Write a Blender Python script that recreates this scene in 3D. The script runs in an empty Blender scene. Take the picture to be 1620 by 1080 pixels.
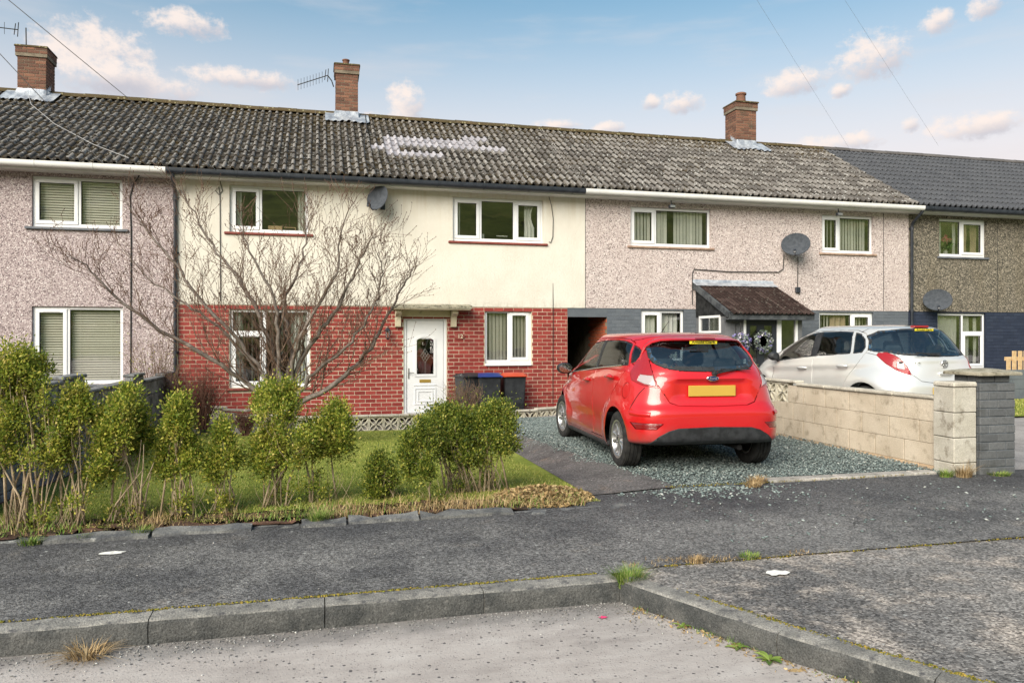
import bpy, bmesh, math, random
import numpy as np
from mathutils import Vector, Matrix, noise as mnoise
R = math.radians
PI = math.pi
random.seed(12)
rng = np.random.default_rng(12)
sc = bpy.context.scene
COL = sc.collection

# ------------------------------------------------------------------ camera
cd = bpy.data.cameras.new('camera')
cam = bpy.data.objects.new('camera', cd)
COL.objects.link(cam)
cam.location = (0, 0, 1.5)
cam.rotation_euler = (R(90), 0, R(-14.19))
cd.sensor_width = 36.0
cd.lens = 26.667
cd.shift_y = -0.0031
cd.clip_start = 0.05
cd.clip_end = 3000
sc.camera = cam

# ------------------------------------------------------------------ light and exposure
SUN_EL, SUN_AZ = 33.0, 222.0          # azimuth measured clockwise from +Y (into the picture)
sun_dir = Vector((math.sin(R(SUN_AZ)) * math.cos(R(SUN_EL)), math.cos(R(SUN_AZ)) * math.cos(R(SUN_EL)), math.sin(R(SUN_EL))))
sd = bpy.data.lights.new('sun', 'SUN')
sd.energy = 2.8
sd.angle = R(48)
sd.color = (1.0, 0.89, 0.76)
sun = bpy.data.objects.new('sun', sd)
COL.objects.link(sun)
sun.rotation_euler = sun_dir.to_track_quat('Z', 'Y').to_euler()
sun.location = (-20, -10, 20)
sc.view_settings.view_transform = 'Standard'
sc.view_settings.look = 'None'
sc.view_settings.exposure = 1.25
sc.view_settings.gamma = 1.0
sc.view_settings.use_curve_mapping = False
sc.render.engine = 'CYCLES'
sc.cycles.max_bounces = 8
sc.cycles.transparent_max_bounces = 24
sc.cycles.caustics_reflective = False
sc.cycles.caustics_refractive = False
sc.cycles.use_denoising = True

# ------------------------------------------------------------------ node helpers
class NT:
    def __init__(s, tree):
        s.t = tree; s.n = tree.nodes; s.l = tree.links
    def node(s, typ, **kw):
        n = s.n.new(typ)
        for k, v in kw.items():
            setattr(n, k, v)
        return n
    def put(s, sock, v):
        if v is None: return
        if isinstance(v, bpy.types.NodeSocket): s.l.new(v, sock)
        elif isinstance(v, (tuple, list)) and len(v) == 3 and sock.type == 'RGBA': sock.default_value = (*v, 1)
        else: sock.default_value = v
    def m(s, op, a, b=None, c=None, clamp=False):
        n = s.node('ShaderNodeMath', operation=op, use_clamp=clamp)
        for i, v in enumerate((a, b, c)): s.put(n.inputs[i], v)
        return n.outputs[0]
    def vm(s, op, a, b=None):
        n = s.node('ShaderNodeVectorMath', operation=op)
        s.put(n.inputs[0], a)
        if b is not None: s.put(n.inputs[3] if op == 'SCALE' else n.inputs[1], b)
        return n.outputs[1] if op in ('DOT_PRODUCT', 'LENGTH') else n.outputs[0]
    def pos(s): return s.node('ShaderNodeNewGeometry').outputs['Position']
    def obj(s): return s.node('ShaderNodeTexCoord').outputs['Object']
    def noise(s, vec, scale, detail=4, rough=0.55, out=0):
        n = s.node('ShaderNodeTexNoise')
        s.put(n.inputs['Vector'], vec)
        n.inputs['Scale'].default_value = scale; n.inputs['Detail'].default_value = detail; n.inputs['Roughness'].default_value = rough
        return n.outputs[out]
    def voro(s, vec, scale, feature='F1', out='Color', rnd=1.0):
        n = s.node('ShaderNodeTexVoronoi', feature=feature)
        s.put(n.inputs['Vector'], vec)
        n.inputs['Scale'].default_value = scale
        n.inputs['Randomness'].default_value = rnd
        return n.outputs[out]
    def ramp(s, fac, stops, interp='LINEAR'):
        n = s.node('ShaderNodeValToRGB'); r = n.color_ramp; r.interpolation = interp
        while len(r.elements) < len(stops): r.elements.new(0.5)
        for e, (p, c) in zip(r.elements, stops):
            e.position = p; e.color = (*c, 1) if len(c) == 3 else c
        s.put(n.inputs[0], fac)
        return n.outputs[0]
    def step(s, v, lo, hi):
        n = s.node('ShaderNodeMapRange'); n.interpolation_type = 'SMOOTHSTEP'
        s.put(n.inputs[0], v); s.put(n.inputs[1], lo); s.put(n.inputs[2], hi)
        return n.outputs[0]
    def mix(s, fac, a, b, mode='MIX'):
        n = s.node('ShaderNodeMix', data_type='RGBA', blend_type=mode)
        s.put(n.inputs[0], fac); s.put(n.inputs[6], a); s.put(n.inputs[7], b)
        return n.outputs[2]
    def xyz(s, v):
        n = s.node('ShaderNodeSeparateXYZ'); s.put(n.inputs[0], v); return n.outputs
    def scl(s, v, f):
        n = s.node('ShaderNodeVectorMath', operation='MULTIPLY'); s.put(n.inputs[0], v); n.inputs[1].default_value = f
        return n.outputs[0]
    def bump(s, h, strength=0.3, dist=0.01, normal=None):
        n = s.node('ShaderNodeBump'); n.inputs['Strength'].default_value = strength; n.inputs['Distance'].default_value = dist
        s.put(n.inputs['Height'], h)
        if normal is not None: s.put(n.inputs['Normal'], normal)
        return n.outputs[0]
    def island(s): return s.node('ShaderNodeNewGeometry').outputs['Random Per Island']
    def objrand(s): return s.node('ShaderNodeObjectInfo').outputs['Random']

MATS = {}
def new_mat(name):
    m = bpy.data.materials.new(name); m.use_nodes = True
    t = NT(m.node_tree); b = m.node_tree.nodes['Principled BSDF']
    MATS[name] = m
    return m, t, b
def setp(t, b, col=None, rough=None, metal=None, spec=None, normal=None, coat=None, trans=None, alpha=None):
    for key, v in (('Base Color', col), ('Roughness', rough), ('Metallic', metal), ('Specular IOR Level', spec), ('Normal', normal), ('Coat Weight', coat), ('Transmission Weight', trans), ('Alpha', alpha)):
        if v is not None: t.put(b.inputs[key], v)
def grime(name, c1, c2, scale=3.0, rough=0.7, bump=0.0, bscale=60, spec=0.3, metal=0, fine=0.25, objr=0.0, dirt=None, coat=None):
    """two-tone noisy paint / plaster / plastic with fine grain and optional relief"""
    m, t, b = new_mat(name)
    p = t.pos()
    f = t.noise(p, scale, 5, 0.6)
    col = t.mix(t.step(f, 0.35, 0.65), c1, c2)
    if fine:
        g = t.noise(p, bscale * 1.3, 2, 0.7)
        col = t.mix(fine, col, t.ramp(g, [(0.3, (0.25, 0.25, 0.25)), (0.7, (0.8, 0.8, 0.8))]), 'OVERLAY')
    if objr:
        r = t.m('MULTIPLY_ADD', t.objrand(), 2 * objr, 1 - objr)
        col = t.mix(1.0, col, t.node('ShaderNodeCombineColor').outputs[0], 'MULTIPLY') if False else t.vm('SCALE', col, r)
    if dirt:
        d = t.step(t.noise(p, dirt[1], 6, 0.65), dirt[2], dirt[3])
        col = t.mix(d, col, dirt[0])
    n = None
    if bump: n = t.bump(t.noise(p, bscale, 3, 0.6), bump, 0.01)
    setp(t, b, col, rough, metal, spec, n, coat)
    return m
def flat(name, c, rough=0.5, metal=0, spec=0.4, coat=None, emit=None):
    m, t, b = new_mat(name)
    f = t.noise(t.pos(), 9, 3)
    setp(t, b, t.mix(t.m('MULTIPLY', f, 0.3), c, tuple(x * 0.7 for x in c)), rough, metal, spec, None, coat)
    return m

# ------------------------------------------------------------------ object helpers
WM = {}                                  # world matrices of roots and parts (the depsgraph is not evaluated while building)
def link(o, parent=None, wm=None):
    COL.objects.link(o)
    w = wm if wm is not None else o.matrix_basis.copy()
    if parent is not None:
        o.parent = parent
        o.matrix_parent_inverse = WM[parent.name].inverted()
    WM[o.name] = w
    return o
def empty(name, loc=(0, 0, 0), parent=None):
    o = bpy.data.objects.new(name, None); o.location = loc
    o.empty_display_size = 0.2
    return link(o, parent, Matrix.Translation(loc))
def tag(o, label=None, cat=None, group=None, kind=None):
    if label: o['label'] = label
    if cat: o['category'] = cat
    if group: o['group'] = group
    if kind: o['kind'] = kind
    return o
class MB:
    def __init__(s): s.v = []; s.f = []; s.mi = []
    def add(s, vs, fs, mi=0):
        k = len(s.v); s.v.extend([tuple(v) for v in vs])
        for f in fs: s.f.append([i + k for i in f]); s.mi.append(mi)
        return s
    def box(s, x0, x1, y0, y1, z0, z1, mi=0, bev=0.0):
        if bev <= 0:
            vs = [(x, y, z) for x in (x0, x1) for y in (y0, y1) for z in (z0, z1)]
            fs = [(0, 1, 3, 2), (4, 6, 7, 5), (0, 4, 5, 1), (2, 3, 7, 6), (0, 2, 6, 4), (1, 5, 7, 3)]
            return s.add(vs, fs, mi)
        b = min(bev, (x1 - x0) * .45, (y1 - y0) * .45, (z1 - z0) * .45)
        vs = []; idx = {}
        for xi in (0, 1):
            for yi in (0, 1):
                for zi in (0, 1):
                    for ax in range(3):
                        p = [x0 + b if xi == 0 else x1 - b, y0 + b if yi == 0 else y1 - b, z0 + b if zi == 0 else z1 - b]
                        p[ax] = ((x0, x1)[xi], (y0, y1)[yi], (z0, z1)[zi])[ax]
                        idx[(xi, yi, zi, ax)] = len(vs); vs.append(tuple(p))
        fs = []
        cyc = [(0, 0), (0, 1), (1, 1), (1, 0)]
        for e in (0, 1):
            fs.append([idx[(e, a, c, 0)] for a, c in (cyc if e == 0 else cyc[::-1])])
            fs.append([idx[(a, e, c, 1)] for a, c in (cyc[::-1] if e == 0 else cyc)])
            fs.append([idx[(a, c, e, 2)] for a, c in (cyc if e == 0 else cyc[::-1])])
        for a in (0, 1):
            for c in (0, 1):
                fs.append([idx[(0, a, c, 1)], idx[(1, a, c, 1)], idx[(1, a, c, 2)], idx[(0, a, c, 2)]])
                fs.append([idx[(a, 0, c, 0)], idx[(a, 1, c, 0)], idx[(a, 1, c, 2)], idx[(a, 0, c, 2)]])
                fs.append([idx[(a, c, 0, 0)], idx[(a, c, 1, 0)], idx[(a, c, 1, 1)], idx[(a, c, 0, 1)]])
                for e in (0, 1):
                    fs.append([idx[(a, c, e, 0)], idx[(a, c, e, 1)], idx[(a, c, e, 2)]])
        return s.add(vs, fs, mi)
    def tube(s, pts, r, n=6, mi=0, cap=True):
        pts = [Vector(p) for p in pts]
        rs = r if isinstance(r, (list, tuple)) else [r] * len(pts)
        k = len(s.v); N = len(pts)
        up = None
        for i, p in enumerate(pts):
            d = (pts[min(i + 1, N - 1)] - pts[max(i - 1, 0)])
            if d.length < 1e-9: d = Vector((0, 0, 1))
            d.normalize()
            if up is None:
                up = d.orthogonal().normalized()
            else:
                up = (up - d * up.dot(d))
                up = up.normalized() if up.length > 1e-6 else d.orthogonal().normalized()
            w = d.cross(up)
            for j in range(n):
                a = 2 * PI * j / n
                s.v.append(tuple(p + (up * math.cos(a) + w * math.sin(a)) * rs[i]))
        for i in range(N - 1):
            for j in range(n):
                a, b = k + i * n + j, k + i * n + (j + 1) % n
                s.f.append([a, b, b + n, a + n]); s.mi.append(mi)
        if cap:
            s.f.append([k + j for j in range(n)][::-1]); s.mi.append(mi)
            s.f.append([k + (N - 1) * n + j for j in range(n)]); s.mi.append(mi)
        return s
    def lathe(s, prof, n=16, M=None, mi=0, close=True):
        """prof: (r, z) pairs round the local z axis; M places it"""
        k = len(s.v); M = M or Matrix()
        for r, z in prof:
            for j in range(n):
                a = 2 * PI * j / n
                s.v.append(tuple(M @ Vector((r * math.cos(a), r * math.sin(a), z))))
        for i in range(len(prof) - 1):
            for j in range(n):
                a, b = k + i * n + j, k + i * n + (j + 1) % n
                s.f.append([a, b, b + n, a + n]); s.mi.append(mi)
        if close:
            if prof[0][0] > 1e-4: s.f.append([k + j for j in range(n)][::-1]); s.mi.append(mi)
            if prof[-1][0] > 1e-4: s.f.append([k + (len(prof) - 1) * n + j for j in range(n)]); s.mi.append(mi)
        return s
    def prism(s, poly, M, depth, mi=0):
        """2-D polygon in local xy, extruded along local z by depth, placed by M"""
        n = len(poly); k = len(s.v)
        for z in (0, depth):
            for x, y in poly: s.v.append(tuple(M @ Vector((x, y, z))))
        s.f.append([k + i for i in range(n)][::-1]); s.mi.append(mi)
        s.f.append([k + n + i for i in range(n)]); s.mi.append(mi)
        for i in range(n):
            j = (i + 1) % n
            s.f.append([k + i, k + j, k + n + j, k + n + i]); s.mi.append(mi)
        return s
    def grid(s, P, mi=0, closed_u=False):
        """P[i][j] points -> quads"""
        k = len(s.v); a = len(P); b = len(P[0])
        for row in P: s.v.extend([tuple(p) for p in row])
        for i in range(a - 1):
            for j in range(b if closed_u else b - 1):
                j2 = (j + 1) % b
                s.f.append([k + i * b + j, k + i * b + j2, k + (i + 1) * b + j2, k + (i + 1) * b + j]); s.mi.append(mi)
        return s
    def mesh(s, name, mats, smooth=False, fix=True):
        me = bpy.data.meshes.new(name)
        me.from_pydata(s.v, [], s.f)
        for m in (mats if isinstance(mats, (list, tuple)) else [mats]):
            me.materials.append(MATS[m] if isinstance(m, str) else m)
        if len(me.materials) > 1: me.polygons.foreach_set('material_index', s.mi)
        if fix:
            bm = bmesh.new(); bm.from_mesh(me); bmesh.ops.recalc_face_normals(bm, faces=bm.faces); bm.to_mesh(me); bm.free()
        if smooth: smooth_mesh(me, smooth)
        me.update()
        return me
    def build(s, name, mats, parent=None, smooth=False, fix=True):
        return obj(name, s.mesh(name, mats, smooth, fix), parent)
def smooth_mesh(me, ang=True):
    me.polygons.foreach_set('use_smooth', [True] * len(me.polygons))
    if ang is not True:
        bm = bmesh.new(); bm.from_mesh(me)
        for e in bm.edges:
            if len(e.link_faces) == 2 and e.calc_face_angle(0) > R(ang): e.smooth = False
        bm.to_mesh(me); bm.free()
def obj(name, me, parent=None, wm=None):
    o = bpy.data.objects.new(name, me)
    if wm is not None: o.matrix_basis = wm
    return link(o, parent, wm if wm is not None else Matrix())
def struct(name, mb, mat, smooth=False, fix=True):
    return tag(mb.build(name, mat, None, smooth, fix), kind='structure')
def copy_tree(src, name, loc, rotz=0.0, scale=1.0):
    """a thing built at the origin, copied with its parts and sub-parts"""
    r = src.copy(); COL.objects.link(r); r.location = loc; r.rotation_euler = (0, 0, rotz); r.scale = (scale,) * 3
    def rec(a, b):
        for ch in a.children:
            c = ch.copy(); COL.objects.link(c); c.parent = b; c.matrix_parent_inverse = ch.matrix_parent_inverse.copy()
            rec(ch, c)
    rec(src, r)
    return r
def np_mesh(name, verts, faces_n, mat, smooth=False):
    """verts (N,3) and faces (M,k) numpy arrays to a mesh, quickly"""
    me = bpy.data.meshes.new(name)
    M, k = faces_n.shape
    me.vertices.add(len(verts)); me.vertices.foreach_set('co', verts.astype(np.float32).ravel())
    me.loops.add(M * k); me.loops.foreach_set('vertex_index', faces_n.astype(np.int32).ravel())
    me.polygons.add(M); me.polygons.foreach_set('loop_start', np.arange(0, M * k, k, dtype=np.int32))
    me.update(calc_edges=True); me.validate()
    me.materials.append(MATS[mat])
    if smooth: me.polygons.foreach_set('use_smooth', [True] * M)
    return me
def sstep(a, b, x):
    t = min(1, max(0, (x - a) / (b - a))); return t * t * (3 - 2 * t)
def lin(x, pts):
    if x <= pts[0][0]: return pts[0][1]
    for (a, u), (b, w) in zip(pts, pts[1:]):
        if x <= b: return u + (w - u) * (x - a) / (b - a)
    return pts[-1][1]
def g(x, y):
    """ground height of the front gardens and the footway"""
    lawn = lin(y, [(4.4, 0), (6.2, .05), (7.0, .04), (15.2, -.33)])
    drv = lin(y, [(4.4, 0), (6.2, .06), (7.0, .09), (8, .10), (11, .09), (15.2, -.16)])
    nb = lin(y, [(4.4, 0), (6.2, .06), (7.0, .10), (9.0, .22), (12, .22), (15.2, 0.0)])
    k = sstep(2.4, 3.1, x)
    h = lawn * (1 - k) + drv * k
    k2 = sstep(6.35, 6.55, x)
    return h * (1 - k2) + nb * k2
YF = 16.47                                # front face of the terrace

# ------------------------------------------------------------------ world: Nishita sky with drifting fair-weather clouds
world = bpy.data.worlds.new('World'); sc.world = world; world.use_nodes = True
W = NT(world.node_tree); W.n.clear()
out = W.node('ShaderNodeOutputWorld'); bg = W.node('ShaderNodeBackground')
sky = W.node('ShaderNodeTexSky', sky_type='NISHITA')
sky.sun_disc = False; sky.sun_elevation = R(SUN_EL); sky.sun_rotation = R(SUN_AZ)
sky.air_density = 1.2; sky.dust_density = 1.4; sky.ozone_density = 1.6
D = W.vm('NORMALIZE', W.node('ShaderNodeTexCoord').outputs['Generated'])
dx, dy, dz = W.xyz(D)
az = W.m('ARCTAN2', dx, dy); el = W.m('ARCSINE', dz)
cmb = W.node('ShaderNodeCombineXYZ'); W.put(cmb.inputs[0], az); W.put(cmb.inputs[1], W.m('MULTIPLY', el, 1.25))
AE = cmb.outputs[0]
n1 = W.noise(AE, 26.0, 8, 0.62); n2 = W.noise(AE, 80.0, 6, 0.65)
puff = W.m('ADD', W.m('MULTIPLY', W.m('SUBTRACT', n1, 0.5), 3.4), W.m('MULTIPLY', W.m('SUBTRACT', n2, 0.5), 2.4))
# cumulus heads: azimuth, elevation (degrees), half-width, half-height
CL = [(-14.8, 18.0, 3.5, 2.3), (-12.0, 16.6, 4.6, 1.2), (-5.6, 17.9, 4.2, .7), (-9.0, 20.9, 2.7, .9), (6.2, 17.0, 1.5, 1.6), (4.6, 15.3, 2.4, 1.1),
      (24.5, 17.0, .9, .5), (26.8, 16.8, 1.5, .8), (34.6, 17.5, 2.3, .9), (39.6, 18.5, 2.5, 1.5), (37.6, 16.7, .8, .5),
      (43.5, 20.0, 1.15, .8), (46.2, 20.4, 1.1, .75), (45.5, 13.4, 2.6, .9), (41.9, 14.0, .6, .5), (37.0, 13.2, 3.4, .7),
      (17.5, 15.6, 1.8, .5), (21.5, 15.4, 1.2, .5), (-40, 19, 4, 1.8), (62, 17, 4, 1.6), (75, 22, 3, 1.4), (95, 18, 5, 2), (-62, 22, 5, 2), (-85, 17, 5, 2),
      (120, 20, 4, 2), (150, 26, 6, 2.5), (180, 22, 5, 2), (-120, 24, 5, 2.2), (-150, 20, 6, 2.2)]
dens = None; under = None
for a0, e0, wa, he in CL:
    ex = W.m('MULTIPLY', W.m('SUBTRACT', az, R(a0)), 1 / R(wa))
    ey = W.m('MULTIPLY', W.m('SUBTRACT', el, R(e0)), 1 / R(he))
    q = W.m('SUBTRACT', 1.0, W.m('ADD', W.m('MULTIPLY', ex, ex), W.m('MULTIPLY', ey, ey)))
    qs = W.m('MAXIMUM', q, -3.0)
    dens = qs if dens is None else W.m('MAXIMUM', dens, qs)
    u = W.m('MULTIPLY', W.step(q, -1.0, 0.6), W.m('SUBTRACT', W.m('MULTIPLY', ex, 0.45), ey))
    under = u if under is None else W.m('ADD', under, u)
d2 = W.m('ADD', dens, puff)
mask = W.step(d2, -0.35, 1.15)
# thin veils and the paler air near the horizon
st = W.node('ShaderNodeCombineXYZ'); W.put(st.inputs[0], W.m('MULTIPLY', az, 1.0)); W.put(st.inputs[1], W.m('MULTIPLY', el, 5.5))
veil = W.step(W.noise(st.outputs[0], 4.2, 5, 0.55), 0.48, 0.74)
haze = W.m('SUBTRACT', 1.0, W.step(el, R(8), R(27)))
skyc = W.mix(1.0, W.vm('SCALE', sky.outputs[0], 0.063), (0.84, 1.12, 1.06), 'MULTIPLY')
white = (0.62, 0.56, 0.56); 
base = W.mix(W.m('MULTIPLY', haze, 0.95), skyc, (0.40, 0.352, 0.35))
base = W.mix(W.m('MULTIPLY', veil, 0.30), base, (0.33, 0.315, 0.32))
lit = W.mix(W.step(W.m('ADD', under, W.m('MULTIPLY', puff, -0.25)), -0.35, 0.9), (0.43, 0.375, 0.345), (0.25, 0.245, 0.27))
final = W.mix(W.m('MULTIPLY', mask, 0.92), base, lit)
up = W.step(dz, -0.02, 0.0)
final = W.mix(up, (0.12, 0.115, 0.10), final)
W.put(bg.inputs['Color'], W.vm('SCALE', final, 10.0)); bg.inputs['Strength'].default_value = 0.1
W.l.new(bg.outputs[0], out.inputs[0])

# ------------------------------------------------------------------ ground materials
def m_tarmac(name, dark, light, patch, warm, speck=0.5, damp=False, wlo=.56):
    m, t, b = new_mat(name)
    p = t.pos()
    big = t.noise(p, 0.9, 5, 0.6); mid = t.noise(p, 5, 4, 0.65)
    col = t.mix(t.step(t.m('ADD', big, t.m('MULTIPLY', mid, 0.35)), 0.52 - patch, 0.82), dark, light)
    col = t.mix(t.step(t.noise(p, 2.1, 6, 0.7), wlo, wlo + .18), col, warm)
    if damp:
        yy = t.xyz(p)[1]; col = t.mix(t.m('MULTIPLY', t.step(t.m('ADD', yy, t.m('MULTIPLY', t.noise(p, 1.3, 4), .9)), 5.75, 6.6), .62), col, (0.045, 0.046, 0.052))
    chip = t.voro(p, 78, out='Color'); cx = t.xyz(chip)[0]
    tone = t.ramp(cx, [(0.0, (0.08, 0.08, 0.08)), (0.4, (0.38, 0.38, 0.38)), (0.75, (0.66, 0.66, 0.66)), (1.0, (1.0, 1.0, 1.0))])
    col = t.mix(speck, col, tone, 'OVERLAY')
    wsp = t.xyz(t.voro(p, 23, out='Color'))[1]; wd = t.voro(p, 23, out='Distance')
    col = t.mix(t.m('MULTIPLY', t.step(wsp, 0.975, 0.98), t.step(wd, 0.30, 0.18)), col, (0.36, 0.36, 0.35))
    wp = t.vm('ADD', p, t.vm('SCALE', t.noise(p, 3.0, 4, .6, out=1), .5)); cr = t.m('MULTIPLY', t.step(t.voro(wp, .75, 'DISTANCE_TO_EDGE', 'Distance'), .012, .004), t.step(t.noise(p, .8, 3), .60, .68))
    col = t.mix(t.m('MULTIPLY', cr, .8), col, (0.03, .03, .03))
    h = t.m('ADD', t.m('MULTIPLY', t.voro(p, 95, out='Distance'), 1.0), t.m('MULTIPLY', t.noise(p, 240, 2), 0.4))
    setp(t, b, col, 0.88, spec=0.25, normal=t.bump(h, 0.65, 0.008))
    return m
m_tarmac('tarmac_footway', (0.078, 0.077, 0.079), (0.165, 0.160, 0.156), 0.02, (0.20, 0.18, 0.162), 0.7, True)
m_tarmac('tarmac_old', (0.10, 0.097, 0.096), (0.215, 0.203, 0.192), 0.08, (0.33, 0.29, 0.255), 0.78, wlo=.47)
m_tarmac('tarmac_path', (0.066, 0.063, 0.064), (0.135, 0.127, 0.125), 0.02, (0.19, 0.15, 0.125), 0.55)
def m_concrete_road():
    m, t, b = new_mat('concrete_road')
    p = t.pos()
    sweep = t.m('ADD', t.m('MULTIPLY', t.noise(t.scl(p, (1.6, 6, 1)), 1.4, 6, 0.68), .5), t.m('MULTIPLY', t.noise(p, 2.6, 7, .7), .5))
    col = t.ramp(sweep, [(0.30, (0.27, 0.24, 0.225)), (0.5, (0.39, 0.352, 0.33)), (0.72, (0.49, 0.455, 0.43))])
    st = t.noise(p, 1.1, 6, 0.65)
    col = t.mix(t.m('MULTIPLY', t.step(st, 0.52, 0.74), 0.75), col, (0.21, 0.19, 0.18))
    # darker washed-in dirt along the kerb foot and a worn, pitted face
    dx_, dy_, dz_ = t.xyz(p)
    edge = t.step(t.m('ADD', dy_, t.m('MULTIPLY', t.noise(p, 6, 4), 0.30)), 4.22, 4.50)
    col = t.mix(t.m('MULTIPLY', edge, 0.6), col, (0.10, 0.10, 0.10))
    pit = t.m('MULTIPLY', t.step(t.xyz(t.voro(p, 34, out='Color'))[0], 0.80, 0.84), t.step(t.voro(p, 34, out='Distance'), 0.36, 0.2))
    pit2 = t.m('MULTIPLY', t.step(t.xyz(t.voro(p, 90, out='Color'))[1], 0.74, 0.8), t.step(t.voro(p, 90, out='Distance'), 0.4, 0.2))
    col = t.mix(t.m('MULTIPLY', pit, 0.85), col, (0.055, 0.052, 0.055))
    col = t.mix(t.m('MULTIPLY', pit2, 0.6), col, (0.10, 0.09, 0.09))
    groove = t.step(t.noise(t.scl(p, (1.0, 14, 1)), 3.0, 5, 0.7), 0.62, 0.70)
    col = t.mix(t.m('MULTIPLY', groove, 0.2), col, (0.13, 0.12, 0.115))
    h = t.m('SUBTRACT', t.m('MULTIPLY', t.noise(p, 70, 4, 0.7), 0.6), t.m('ADD', t.m('MULTIPLY', pit, .5), t.m('ADD', t.m('MULTIPLY', pit2, .3), t.m('MULTIPLY', groove, 0.25))))
    setp(t, b, col, 0.9, spec=0.25, normal=t.bump(h, 0.6, 0.012))
m_concrete_road()
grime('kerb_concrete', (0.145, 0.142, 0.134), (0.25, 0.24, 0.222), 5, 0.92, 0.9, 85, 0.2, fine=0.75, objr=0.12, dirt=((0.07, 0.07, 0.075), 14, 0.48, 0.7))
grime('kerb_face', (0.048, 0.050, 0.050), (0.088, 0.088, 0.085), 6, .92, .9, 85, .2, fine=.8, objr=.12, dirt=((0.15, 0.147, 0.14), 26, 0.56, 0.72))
grime('pale_concrete', (0.30, 0.285, 0.26), (0.40, 0.37, 0.34), 4, 0.9, 0.6, 60, 0.2, fine=0.5, objr=0.1, dirt=((0.12, 0.11, 0.095), 7, 0.5, 0.72))
grime('neighbour_concrete', (0.22, 0.205, 0.20), (0.31, 0.29, 0.28), 3, 0.9, 0.5, 60, 0.2, fine=0.55)
grime('soil', (0.055, 0.040, 0.030), (0.12, 0.065, 0.048), 6, 0.95, 1.0, 45, 0.1, fine=0.6)
grime('moss_green', (0.12, 0.115, 0.03), (0.24, 0.17, 0.045), 18, 0.95, 0.8, 120, 0.1, fine=0.5)
grime('far_ground', (0.05, 0.07, 0.025), (0.08, 0.075, 0.04), 0.3, 0.95, 0, 60, 0.1)
def m_lawn():
    m, t, b = new_mat('lawn_turf')
    p = t.pos()
    n = t.m('ADD', t.m('MULTIPLY', t.noise(p, 1.3, 4), 0.6), t.m('MULTIPLY', t.noise(t.scl(p, (2.5, 6, 1)), 2.2, 4, 0.7), 0.4))
    col = t.ramp(n, [(0.32, (0.10, 0.145, 0.025)), (0.5, (0.19, 0.235, 0.045)), (0.68, (0.30, 0.31, 0.08))])
    setp(t, b, t.mix(0.5, col, t.ramp(t.noise(p, 90, 3, 0.7), [(0.3, (.2, .2, .2)), (0.7, (.8, .8, .8))]), 'OVERLAY'), 0.95, spec=0.1, normal=t.bump(t.noise(p, 110, 3, .7), 0.8, 0.02))
m_lawn()
def m_islands(name, stops, rough=0.8, spec=0.3, vary=0.4, sub=None):
    m, t, b = new_mat(name)
    r = t.island()
    col = t.ramp(r, stops)
    col = t.mix(vary, col, t.ramp(t.noise(t.pos(), 25, 3), [(0.3, (.25, .25, .25)), (0.7, (.8, .8, .8))]), 'OVERLAY')
    setp(t, b, col, rough, spec=spec)
    return m, t, b
m_islands('slate_chip', [(0, (0.075, 0.098, 0.10)), (0.35, (0.125, 0.16, 0.158)), (0.7, (0.19, 0.235, 0.23)), (0.9, (0.27, 0.315, 0.305)), (1, (0.42, 0.44, 0.42))], 0.7, 0.4)
m_islands('grit_stone', [(0, (0.09, 0.09, 0.09)), (0.5, (0.2, 0.2, 0.19)), (0.85, (0.33, 0.32, 0.31)), (1, (0.6, 0.6, 0.58))], 0.85)

# ------------------------------------------------------------------ ground sheets
def sheet(name, xs, ys, mat, dz=0.0, inside=None, zf=None, skirt=0):
    """height-following sheet on the ground function"""
    mb = MB(); idx = {}
    zf = zf or g
    for i, x in enumerate(xs):
        for j, y in enumerate(ys):
            idx[i, j] = len(mb.v); mb.v.append((x, y, zf(x, y) + dz))
    for i in range(len(xs) - 1):
        for j in range(len(ys) - 1):
            if inside and not inside((xs[i] + xs[i + 1]) / 2, (ys[j] + ys[j + 1]) / 2): continue
            mb.f.append([idx[i, j], idx[i + 1, j], idx[i + 1, j + 1], idx[i, j + 1]]); mb.mi.append(0)
    return struct(name, mb, mat, smooth=True, fix=False)
def arange(a, b, s):
    n = max(1, int(round((b - a) / s))); return [a + (b - a) * i / n for i in range(n + 1)]
mb = MB(); mb.add([(-900, -900, -.55), (900, -900, -.55), (900, 900, -.55), (-900, 900, -.55)], [(0, 1, 2, 3)])
struct('ground', mb, 'far_ground')
# carriageway: a concrete slab in front of the footway
mb = MB(); mb.grid([[(x, y, -.13 + (0.012 * mnoise.noise((x * .7, y * .7, 0)))) for y in arange(-30, 4.46, .5)] for x in arange(-60, 60, 1.0)])
struct('road', mb, 'concrete_road', smooth=True, fix=True)
KR = [(1.80, 4.40), (2.26, 3.42), (2.62, 2.78), (3.05, 2.08), (3.6, 1.3), (4.3, 0.4), (5.3, -0.8), (7.0, -2.6), (10, -5.5), (16, -11)]
def kerb_x(y):       # x of the face of the right-hand kerb at a given y
    return lin(-y, [(-b, a) for a, b in KR])
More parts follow.
